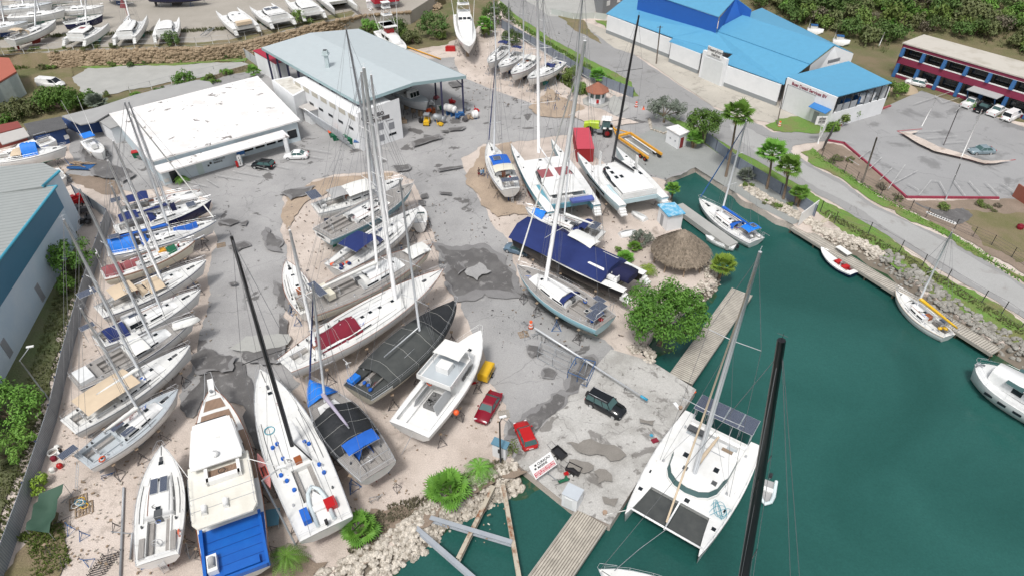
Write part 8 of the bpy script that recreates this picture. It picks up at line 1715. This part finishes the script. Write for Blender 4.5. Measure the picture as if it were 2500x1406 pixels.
# ---------- yard clutter
def drum(label,x,y,n=4,m1=ORG,m2=WHITE,s=1.):
    p=at(x,y); b=MB(); e=None
    for i in range(5): b.tube([(0,0,.05+.21*i*s),(0,0,.05+.21*(i+1)*s)],(.30-.025*i)*s,10,i%2)
    b.tube([(0,0,0),(0,0,.06)],.38*s,8,2); o=b.build('traffic_barrel',[m1,m2,RUBBER]); o.location=p; return tag(o,label,'traffic barrel')
drum('orange and white traffic barrel beside the folded stands near the light blue sloop',1296,800)
drum('red and white traffic barrel standing in the road by the silver tree',1553,262,m1=M('red_orange_plastic',(.7,.08,.03),.5))
drum('red and white traffic barrel beside the works driveway pole',1902,310)
p=at(1571,268); b=MB(); b.tube([(0,0,0),(0,0,.8)],[.22,.04],8); b.box(-.28,.28,-.28,.28,0,.05); o=b.build('traffic_cone',ORG); o.location=p; tag(o,'small orange traffic cone beside the barrel near the silver tree','traffic cone')
# lying mast on trestles
a=at(1305,800,1.);c=at(1568,968,1.); b=MB(); b.tube([a,c],[.14,.10],9); o=b.build('lying_mast',ALU); tag(o,'long white mast lying on stands across the apron edge','lying mast')
b=MB(); d=(c-a).normalized(); b.tube([c-d*.2,c+d*.7],.16,7); tag(b.build('wrapping',CYP),'cyan wrapping on the tip of the lying white mast','wrapping')
for k,u in enumerate((.12,.5,.86)): q=a.lerp(c,u); put_stand(q.x,q.y,'dark','boat stand holding up the long lying mast','stands under the lying mast',k,s=.55)
# steel frame (square cradle)
def frame(label,pts,h,mat,name='boat_cradle',z=0.,n=3):
    W=[at(x,y,z) for x,y in pts]; b=MB(); o=W[0]
    for i in range(4):
        A_,B2=W[i]-o,W[(i+1)%4]-o
        for zz in (.15,h): b.tube([A_+Vector((0,0,zz)),B2+Vector((0,0,zz))],.045,5)
        b.tube([A_,A_+Vector((0,0,h))],.045,5)
    for k in range(1,n):
        for i in (0,2): A_=(W[i]-o).lerp(W[(i+1)%4]-o,k/n); b.tube([A_,A_+Vector((0,0,h))],.04,5)
        b.tube([(W[0]-o).lerp(W[1]-o,k/n)+Vector((0,0,h)),(W[3]-o).lerp(W[2]-o,k/n)+Vector((0,0,h))],.035,5)
    x_=b.build(name,mat); x_.location=o; return tag(x_,label,'steel frame')
frame('long blue grey steel cradle frame on the wet patch beside the lying mast',[(1320,852),(1432,905),(1424,935),(1312,875)],1.3,GSTEEL)
frame('smaller steel cradle frame joined at the apron edge',[(1405,888),(1452,900),(1432,945),(1385,925)],1.2,BLUP,n=2)
ladder(at(1335,830,.1),at(1378,862,.1),.5,GSTEEL,'grey ladder lying beside the steel cradle frame')
def pallet(label,x,y,rz,m=WOOD,s=1.2):
    p=at(x,y); b=MB()
    for i in range(6): b.box(-s/2+i*s/5.5,-s/2+i*s/5.5+.13,-s*.45,s*.45,.1,.13)
    for y_ in (-.45*s,0,.42*s): b.box(-s/2,s/2,y_,y_+.08,0,.1)
    o=b.build('pallet',m); o.location=p; o.rotation_euler=(0,0,rz); return tag(o,label,'pallet')
pallet('worn wooden pallet near the orange barrel',1278,817,.3); pallet('brown pallet with a rope heap on it behind the green tarpaulin',192,1225,.5,s=1.6); pallet('second brown pallet with ropes behind the green tarpaulin',206,1243,.5,s=1.6)
pallet('wooden pallet on the asphalt in front of the left row',540,600,.4); pallet('flat grey board pallet behind the near lamp post',1230,1012,.2,GW)
b=MB(); rj=random.Random(8)
for k in range(6): cx,cy=rj.uniform(-.5,.5),rj.uniform(-.5,.5); b.tube([(cx+.35*math.cos(a),cy+.3*math.sin(a),.2+.05*k) for a in [2*PI*i/10 for i in range(10)]],.04,4,k%3,closed=True)
o=b.build('rope_heap',[MT['yellow_paint'],CYP,WCAN]); o.location=at(200,1232); tag(o,'heap of yellow and blue rope on the pallets','rope heap')
# stand heap beside the guard hut
rj=random.Random(12)
for i in range(16):
    p=at(rj.uniform(1325,1395),rj.uniform(225,262)); put_stand(p.x,p.y,['grey','blue','dark'][i%3],['grey boat stand in the heap beside the guard hut','blue boat stand in the heap beside the guard hut','rusty dark boat stand in the heap beside the guard hut'][i%3],['grey','blue','dark'][i%3]+' stands of the heap',rj.uniform(0,6),rj.choice([0,1.3,1.5]),s=.9)
for k,(x,y) in enumerate([(1355,270),(1378,272)]): p=at(x,y); put_stand(p.x,p.y,'blue','bright blue boat stand at the road side of the heap','blue stands in front of the heap',k,s=.9)
# stands and trestles, bottom left
for i,(x,y,k,t) in enumerate([(230,1130,'blue',0),(250,1170,'blue',1.4),(175,1270,'dark',1.2),(285,1290,'dark',0),(275,1345,'dark',1.3),(180,1300,'blue',1.2),(205,1310,'blue',0),(125,1350,'dark',0),(150,1395,'dark',1.4),(230,1375,'blue',1.3),(490,1360,'dark',0),(462,1330,'dark',0),(1165,880,'dark',0),(1105,1010,'dark',0),(160,1230,'grey',1.4),(1290,870-40,'grey',1.3),(1360,790,'dark',0),(430,1330,'dark',0),(690,1190,'dark',0),(905,1225,'grey',1.2),(970,1195,'dark',0)]):
    p=at(x,y); put_stand(p.x,p.y,k,['loose standing boat stand on the near sand','loose toppled boat stand on the near sand'][t>0],['standing','toppled'][t>0]+' loose stands',rj.uniform(0,6),t if t else None,s=.85)
for i,(x,y) in enumerate([(1285,800),(1275,790),(1300,822),(1308,828)]):
    p=at(x,y); put_stand(p.x,p.y,'grey','folded boat stand stacked near the orange barrel','folded stands near the barrel',i,1.2,s=.75)
# stack of black trestles
for k in range(9):
    b=MB(); b.tube([(-.9,0,.06),(.9,0,.06)],.05,5); b.tube([(-.7,0,.06),(-.7,.0,.5)],.04,4); b.tube([(.7,0,.06),(.7,0,.5)],.04,4)
    o=b.build('steel_trestle',DSTEEL); o.location=at(232+k*5.5,1408-k*7,.0); o.rotation_euler=(0,0,.35); tag(o,'dark steel trestle in the row at the bottom edge','trestle','row of dark trestles')
a=at(302,1190,.15);c=at(292,1450,.15); b=MB(); b.tube([a,c],.12,7); b.tube([a.lerp(c,.45)+Vector((-1,0,.1)),a.lerp(c,.45)+Vector((1.,-.2,.1))],.05,5); tag(b.build('lying_mast',GSTEEL),'grey mast lying on the sand left of the near sloop','lying mast')
a=at(323,1300,.2);c=at(318,1365,.2); b=MB(); b.tube([a,c],.1,6); tag(b.build('metal_pipe',GSTEEL),'short grey pipe lying beside the near sloop','pipe')
# green tarpaulin tent
P4=[at(62,1292,1.),at(95,1205,2.2),at(155,1180,2.3),at(120,1300,1.5)]; o0=P4[0]; b=MB(); n=6
b.loft([[ (P4[0].lerp(P4[3],j/n)).lerp(P4[1].lerp(P4[2],j/n),i/n)-o0-Vector((0,0,.9*math.sin(PI*i/n)*math.sin(PI*j/n)-.25*math.sin(i*2.1+j)*(0<i<n))) for j in range(n+1)] for i in range(n+1)],0,caps=False)
e=empty('tarpaulin_shelter',o0,0,'dark green tarpaulin strung beside the wall over weeds','tarpaulin'); b.build('tarpaulin',DGREEN,e)
for v in P4: b=MB(); q=v-o0; b.tube([(q.x,q.y,-o0.z),tuple(q)],.03,4); b.build('pole',GSTEEL,e)
tree('bright lime green shrub under the tarpaulin by the wall',(108,1195),1.2,1.,.6,.8,16,40,.13,.45,81,M('lime_leaves',(.22,.34,.03),.6,col2=(.12,.24,.02),sc_=1),.05,'shrub','shrub',base=.3)
# buckets and junk by the wall
for i,(x,y,m,l) in enumerate([(142,1095,WCAN,'white bucket behind the person at the wall'),(150,1108,WHITE,'white sack behind the person at the wall'),(133,1122,MCAN,'dark red can beside the coiled hose'),(148,1140,RED,'red and white sack by the wall'),(130,1150,WCAN,'white canister beside the red sack')]):
    p=at(x,y); b=MB(); b.ball((0,0,.3),(.33,.3,.3),n=8); b.tube([(0,0,0),(0,0,.3)],.26,8); o=b.build('bucket',m); o.location=p; tag(o,l,'bucket')
b=MB(); b.tube([(.5*math.cos(a),.5*math.sin(a),.1+.03*a) for a in [i*.5 for i in range(26)]],.07,5); o=b.build('hose_coil',WCAN); o.location=at(132,1108); tag(o,'coiled white hose beside the buckets at the wall','hose')
ladder(at(186,1195),at(190,1128,3.),label='aluminium ladder at the stern of the grey decked sloop')
ladder(at(1252,498),at(1248,462,3.1),label='tall aluminium ladder at the stern of the small ketch')
ladder(at(1272,498),at(1280,455,2.6),.8,GSTEEL,'wide grey step ladder beside the red roofed multihull',name='step_ladder')
ladder(at(1258,1392),at(392,1378,2.8),label='x') if False else ladder(at(408,1395),at(392,1372,2.9),.5,label='short ladder at the stern of the near sloop')
# workbench
p=at(668,1275); e=empty('workbench',p,.2,'blue topped steel workbench beside the black masted racing yacht','workbench'); b=MB(); b.box(-.7,.7,-.9,.9,.85,.92); b.build('top',M('teal_blue_top',(.08,.22,.32),.6),e); b=MB(); [b.tube([(x,y,0),(x,y,.85)],.04,4) for x in (-.6,.6) for y in (-.8,.8)]; b.build('frame',ALU,e)
# garden trailers on the apron
for x,y,rz,l in ((1365,1112,-.85,'small black garden trailer nearer the red hatchback'),(1400,1152,-.55,'small black garden trailer beside the white metal cabinet')):
    p=at(x,y); e=empty('cart',p,rz,l,'cart'); b=MB(); b.box(-.75,.75,-.45,.45,.35,.4); b.box(-.75,.75,-.47,-.43,.35,.75); b.box(-.75,.75,.43,.47,.35,.75); b.box(.71,.75,-.45,.45,.35,.75); b.box(-.75,-.71,-.45,.45,.35,.75); b.build('tub',PLAST,e); wheels(e,(.1,),.55,.26,.12,WHITE,.6)
    b=MB(); b.tube([(-.75,-.35,.5),(-1.5,-.35,.7),(-1.5,.35,.7),(-.75,.35,.5)],.025,4); b.build('handle',DSTEEL,e)
# wheelbarrow
p=at(1372,1178); e=empty('wheelbarrow',p,.4,'green wheelbarrow beside the white metal cabinet','wheelbarrow'); b=MB(); b.loft([[(-.5,-.35,.6),(-.5,.35,.6)],[(-.3,-.2,.3),(-.3,.2,.3)],[(.3,-.2,.3),(.3,.2,.3)],[(.6,-.35,.6),(.6,.35,.6)]],0,caps=False,sm=False); b.build('tray',GRN,e); b=MB(); [b.tube([(-1.,sg*.3,.6),(.7,sg*.12,.25)],.025,4) for sg in (-1,1)]; b.build('handle',DSTEEL,e); b=MB(); b.tube([(.7,-.05,.18),(.7,.05,.18)],.18,9); b.build('wheel',RUBBER,e)
for x,y,m,s,l in ((1382,1160,RED,(.45,.35,.4),'small red fuel can on the white metal cabinet side'),(1652,993,WALLW,(.35,1.,.25),'white box lying near the apron edge'),(1598,1078,MCAN,(.7,.5,.3),'dark red box beside the mooring ropes at the apron edge'),(1590,1065,CYP,(.3,.3,.25),'small blue bucket at the apron edge'),(1695,957,ORG,(.35,.3,.1),'small rusty plate at the apron corner'),(1158,935,RED,(.9,.25,.12),'red bar lying on the sand below the fishing cruiser')):
    b=MB(); b.obox((0,0,s[2]/2),s,.4); b.obox((0,0,s[2]+.02),(s[0]*.6,s[1]*.6,.04),.4); o=b.build('box',m); o.location=at(x,y); tag(o,l,'box')
for x,y,l in ((1476,1256,'bollard at the outer corner of the apron'),(1660,1000,'bollard on the apron edge near the white box')):
    b=MB(); b.tube([(0,0,0),(0,0,.4)],[.2,.16],9); b.tube([(0,0,.4),(0,0,.5)],.24,9); o=b.build('bollard',M('rusty_bollard',(.35,.25,.18),.8)); o.location=at(x,y); tag(o,'rusty '+l,'bollard')
def rope(label,pts,zs,m,r=.03,name='mooring_rope'):
    W=[at(x,y,z) for (x,y),z in zip(pts,zs)]; P_=[]
    for a,c in zip(W,W[1:]):
        for i in range(6): u=i/6; P_.append(a.lerp(c,u)-Vector((0,0,0)))
    P_.append(W[-1]); b=MB(); b.tube(P_,r,5); return tag(b.build(name,m),label,'rope')
rope('pale mooring rope from the corner bollard to the big catamaran bow',[(1476,1256),(1505,1250),(1540,1242)],[.4,.0,.8],WCAN,.04)
rope('dark hose running along the apron edge',[(1660,1008),(1630,1060),(1590,1110),(1550,1155),(1500,1185),(1440,1180),(1400,1160)],[.05]*7,PLAST,.035,'hose')
rope('thin green hose across the apron corner',[(1400,1212),(1440,1213),(1490,1235),(1510,1250)],[.05]*4,GRN,.025,'hose')
rope('dark cable along the left edge of the apron',[(1255,1125),(1300,1150),(1350,1180),(1390,1222)],[.05]*4,PLAST,.03,'cable')
rope('grey mooring line from the catamaran to the bow at the bottom edge',[(1628,1290),(1560,1340),(1500,1392)],[.9,.5,.8],GSTEEL,.03)
# items in and near the shed
def tank(label,x,y,l,r,m,rz,z=.3):
    b=MB(); b.tube([(-l/2,0,r+z),(l/2,0,r+z)],r,14); b.ball((-l/2,0,r+z),(r*.5,r,r),n=10); b.ball((l/2,0,r+z),(r*.5,r,r),n=10); b.box(-l*.3,-l*.2,-r*.7,r*.7,0,z+.3,1); b.box(l*.2,l*.3,-r*.7,r*.7,0,z+.3,1); o=b.build('tank',[m,BLUP]); o.location=at(x,y); o.rotation_euler=(0,0,rz); return tag(o,label,'tank')
tank('white cylindrical tank at the front of the shed',1100,283,2.2,.75,WHITE,-.6,.8); tank('grey and red cylindrical tank beside the forklift',1073,300,2.2,.65,GSTEEL,-.6,.3); tank('round white tank end beside the shed corner post',1160,290,.7,.8,WHITE,.3,.1)
rj=random.Random(31)
LB=['bright red hull cover scrap','coil of brown rope','blue steel rack','rusty engine block','red fuel drum','grey crate','blue barrel','orange machine','pale plastic tub','heap of chain','green gas bottle','white fender bundle','red trolley','wooden crate','yellow float','black motor']
MB_=[RCAN,WOOD,BLUP,VARN,RED,GSTEEL,BLUP,ORG,WCAN,DSTEEL,GRN,WHITE,RED,WOOD,YEL,PLAST]
for i,(x,y) in enumerate([(1068,243),(1148,292),(1118,290),(1058,275),(1162,275),(1140,270),(1128,283),(1045,278),(1070,270),(1135,297),(1080,272),(1055,258),(1102,252),(985,300),(1073,310),(1028,300)]):
    b=MB(); 
    for k in range(4): b.obox((rj.uniform(-.4,.4),rj.uniform(-.4,.4),rj.uniform(.25,.7)),(rj.uniform(.3,1.1),rj.uniform(.3,.8),rj.uniform(.25,.7)),rj.uniform(0,3),rx=rj.uniform(-.4,.4))
    b.tube([(rj.uniform(-.6,.6),rj.uniform(-.6,.6),.1),(rj.uniform(-.6,.6),rj.uniform(-.6,.6),1.2)],.08,6); o=b.build('equipment',MB_[i]); o.location=at(x,y); tag(o,LB[i]+' among the gear under the shed roof','equipment')
for i,(x,y,m,l) in enumerate([(858,352,GRN,'dark green wheeled bin rightmost in front of the shed corner'),(845,346,GRN,'dark green wheeled bin in the middle of the bins'),(820,343,GRN,'dark green bin beside the orange lidded one'),(812,335,ORG,'orange lidded bin in the row by the shed'),(335,385,RED,'green bin with a red lid at the left corner of the office')]):
    p=at(x,y); e=empty('wheeled_bin',p,.4,l,'bin'); b=MB(); b.loft([[(-.45,-.4,0),(.45,-.4,0),(.45,.4,0),(-.45,.4,0)],[(-.6,-.5,1.1),(.6,-.5,1.1),(.6,.5,1.1),(-.6,.5,1.1)]],0,closed=True,sm=False); b.build('bin_body',GRN,e); b=MB(); b.obox((0,0,1.16),(1.3,1.1,.12)); b.build('lid',m,e)
b=MB(); b.obox((0,0,.7),(1.6,1.,1.2)); b.obox((0,0,1.36),(1.7,1.1,.08),0,1); o=b.build('generator_box',[WALLW,BLUP]); o.location=at(878,362); tag(o,'white and blue box at the corner of the shed wall','box')
# junk cart left
p=at(202,412); e=empty('junk_raft',p,-.1,'blue framed work float loaded with planks beside the console boat','work float'); b=MB(); b.box(-2.2,2.2,-.9,.9,.3,.6); b.build('deck',BLUP,e); rj=random.Random(5); b=MB()
for k in range(14): b.obox((rj.uniform(-1.5,1.5),rj.uniform(-.6,.6),.7+rj.uniform(0,.3)),(rj.uniform(.6,2),rj.uniform(.1,.3),.1),rj.uniform(-.5,.5))
b.build('planks',WOOD,e); b=MB(); b.tube([(-2.2,0,.6),(-2.6,0,2.)],.05,5); b.build('post',BLUP,e)
for i,(x,y,m,l) in enumerate([(205,520,DSTEEL,'dark machinery heap beside the warehouse wall'),(190,500,RED,'red engine part beside the dark machinery heap'),(215,545,PLAST,'black crate below the machinery heap'),(145,300+20,WALLW,'white crates stacked in the open lean-to')]):
    b=MB()
    for k in range(7): b.obox((rj.uniform(-.8,.8),rj.uniform(-.8,.8),rj.uniform(.3,1.3)),(rj.uniform(.5,1.4),rj.uniform(.4,1.),rj.uniform(.3,.8)),rj.uniform(0,3))
    b.tube([(0,0,0),(.3,.2,1.8)],.1,6); o=b.build('machinery',m); o.location=at(x,y); tag(o,l,'machinery')
b=MB()
for sg in (-1,1): b.tube([(-2.5,sg*.7,.6),(2.5,sg*.5,.6)],.07,5)
for k in range(6): b.tube([(-2.4+k*.9,-.7,.62),(-2.4+k*.9,.7,.62)],.05,5)
b.tube([(2.5,0,.5),(4.2,0,.5)],.06,5); o=b.build('boat_trailer',GSTEEL); o.location=at(508,85,UZ)+Vector((0,0,0)); o.rotation_euler=(0,0,1.5); tag(o,'galvanised empty boat trailer in the upper boatyard','boat trailer')
b=MB(); b.add([(0,0,2.2),(1.6,.4,2.0),(1.2,.3,4.8)],[(0,1,2)]); b.tube([(1.2,.3,0),(1.2,.3,4.9)],.06,5); o=b.build('furled_red_sail',RCAN); o.location=at(300,42,UZ); tag(o,'red sail hanging over the right catamaran of the pair','sail')
b=MB(); b.box(-1.2,1.2,-.5,.5,0,1.); b.box(-.9,.9,-.45,.45,1.,1.15); o=b.build('bow_dinghy_box',RED); o.location=at(1100,125); tag(o,'small red drum by the sport fishing boat','drum')
b=MB(); b.tube([(-6,0,.3),(6,0,.3)],.15,8); o=b.build('yellow_pipe',YEL2); o.location=at(1035,133); o.rotation_euler=(0,0,-.75); tag(o,'long yellow boom lying along the right side of the big roof','pipe')
# beside the works: stored boats behind, mesh
for x,y,l in ((1985,85,'white boat cabin stored behind the blue roofs, left'),(2048,112,'white boat with blue cover stored behind the blue roofs, right')):
    b=MB(); b.loft([[(-2.5,-1.3,.5),(-2.5,-1.3,2.),(-2.5,1.3,2.),(-2.5,1.3,.5)],[(1,-1.3,.3),(1,-1.3,2.2),(1,1.3,2.2),(1,1.3,.3)],[(3.2,-.2,1.),(3.2,-.2,2.2),(3.2,.2,2.2),(3.2,.2,1.)]],0); b.box(-1.5,.8,-1.,1.,2.1,3.3,0); b.box(-1.6,.9,-1.1,1.1,3.3,3.4,1); b.tube([(-2,1,2),(-2,1,5)],.06,5); o=b.build('stored_boat',[WHITE,BLUP]); o.location=at(x,y); o.rotation_euler=(0,0,-.3); o.scale=(.7,.7,.7); tag(o,l,'boat')
for i,(x,y) in enumerate([(2105,100),(2145,115)]):
    b=MB(); b.tube([(0,0,0),(.3,0,3.4)],.12,6); o=b.build('white_post',WHITE); o.location=at(x,y); tag(o,'leaning white post at the edge of the wood','post','white posts at the wood edge')
b=MB(); b.loft([[(1.6*math.cos(a)*k_,1.3*math.sin(a)*k_,z) for a in [2*PI*i/10 for i in range(10)]] for k_,z in ((2.,.0),(1.5,.7),(.7,1.3),(.1,1.5))],0,closed=True); o=b.build('sand_heap',M('tan_sand',(.42,.34,.24),.95,col2=(.33,.26,.18),sc_=1.)); o.location=at(2205,222); tag(o,'tan heap behind the bushes at the end of the works','heap')
b=MB(); b.loft([[(r*math.cos(a),r*math.sin(a),z) for a in [2*PI*i/10 for i in range(10)]] for r,z in ((.35,0),(.5,.3),(.5,.7),(.3,.85))],0,closed=True); o=b.build('red_barrel',MAR); o.location=at(2488,560); tag(o,'round dark red tub on the dry ground at the right edge','tub')
b=MB(); b.box(-.1,.1,-2.5,2.5,0,2.4,0); b.box(.1,.12,-2.2,2.2,.4,2.,1); o=b.build('kiosk',[M('brown_kiosk',(.28,.09,.06),.7),M('cream_green_panel',(.5,.55,.4),.7)]); o.location=at(2500,500); o.rotation_euler=(0,0,.2); tag(o,'brown framed board at the right edge beyond the maroon kerb','board')
b=MB(); a=at(2265,522);c=at(2335,550); d=c-a
for k in range(12): q=a.lerp(c,k/12); b.box(q.x-.25,q.x+.25,q.y-.3,q.y+.3,.02,.2)
tag(b.build('paving_blocks',WHITE),'row of white blocks along the dark drain pool','paving blocks')
tag(None,None,None) if False else None
# the broken steps on the far bank
b=MB(); a=at(1995,560);c=at(2018,535); 
for k in range(5): q=a.lerp(c,k/5); b.obox((q.x,q.y,-.6+.15*k),(1.6,.5,.2),.6)
for sg in (-1,1): q=Vector((.8*sg*math.cos(.6),.8*sg*math.sin(.6),0)); b.tube([a+q+Vector((0,0,-.8)),c+q+Vector((0,0,.6))],.06,5)
tag(b.build('bank_steps',M('pale_stone',(.5,.45,.35),.9)),'small broken steps down the far bank','steps')
# thatch side plants, bottle of details: low wall ring of stones round silver tree
W=[at(x,y) for x,y in ((1585,295),(1590,318),(1620,328),(1655,318))]; b=MB()
for a,c in zip(W,W[1:]):
    k=int((c-a).length/.6)
    for i in range(k): q=a.lerp(c,i/k); b.obox((q.x,q.y,.15),(.5,.4,.3),rj.uniform(0,3))
tag(b.build('stone_edging',RK),'white stone edging round the silver tree bed','edging')
# ground litter as one mass
rj=random.Random(55); b=MB()
REG=[((150,980),(430,1400)),((700,500),(1090,760)),((450,980),(1240,1330)),((1150,400),(1640,850)),((200,560),(520,1000)),((1130,80),(1400,260))]
for i in range(2600):
    (x0,y0),(x1,y1)=REG[i%6]; p=at(rj.uniform(x0,x1),rj.uniform(y0,y1)); s=rj.uniform(.03,.14); b.obox((p.x,p.y,.16),(s*rj.uniform(1,3),s,s*.6),rj.uniform(0,3),i%4)
tag(b.build('litter',[WOOD,DSTEEL,RK,MT['brown_dirt']]),'scattered stones, sticks and scraps on the yard ground','litter',None,'stuff')
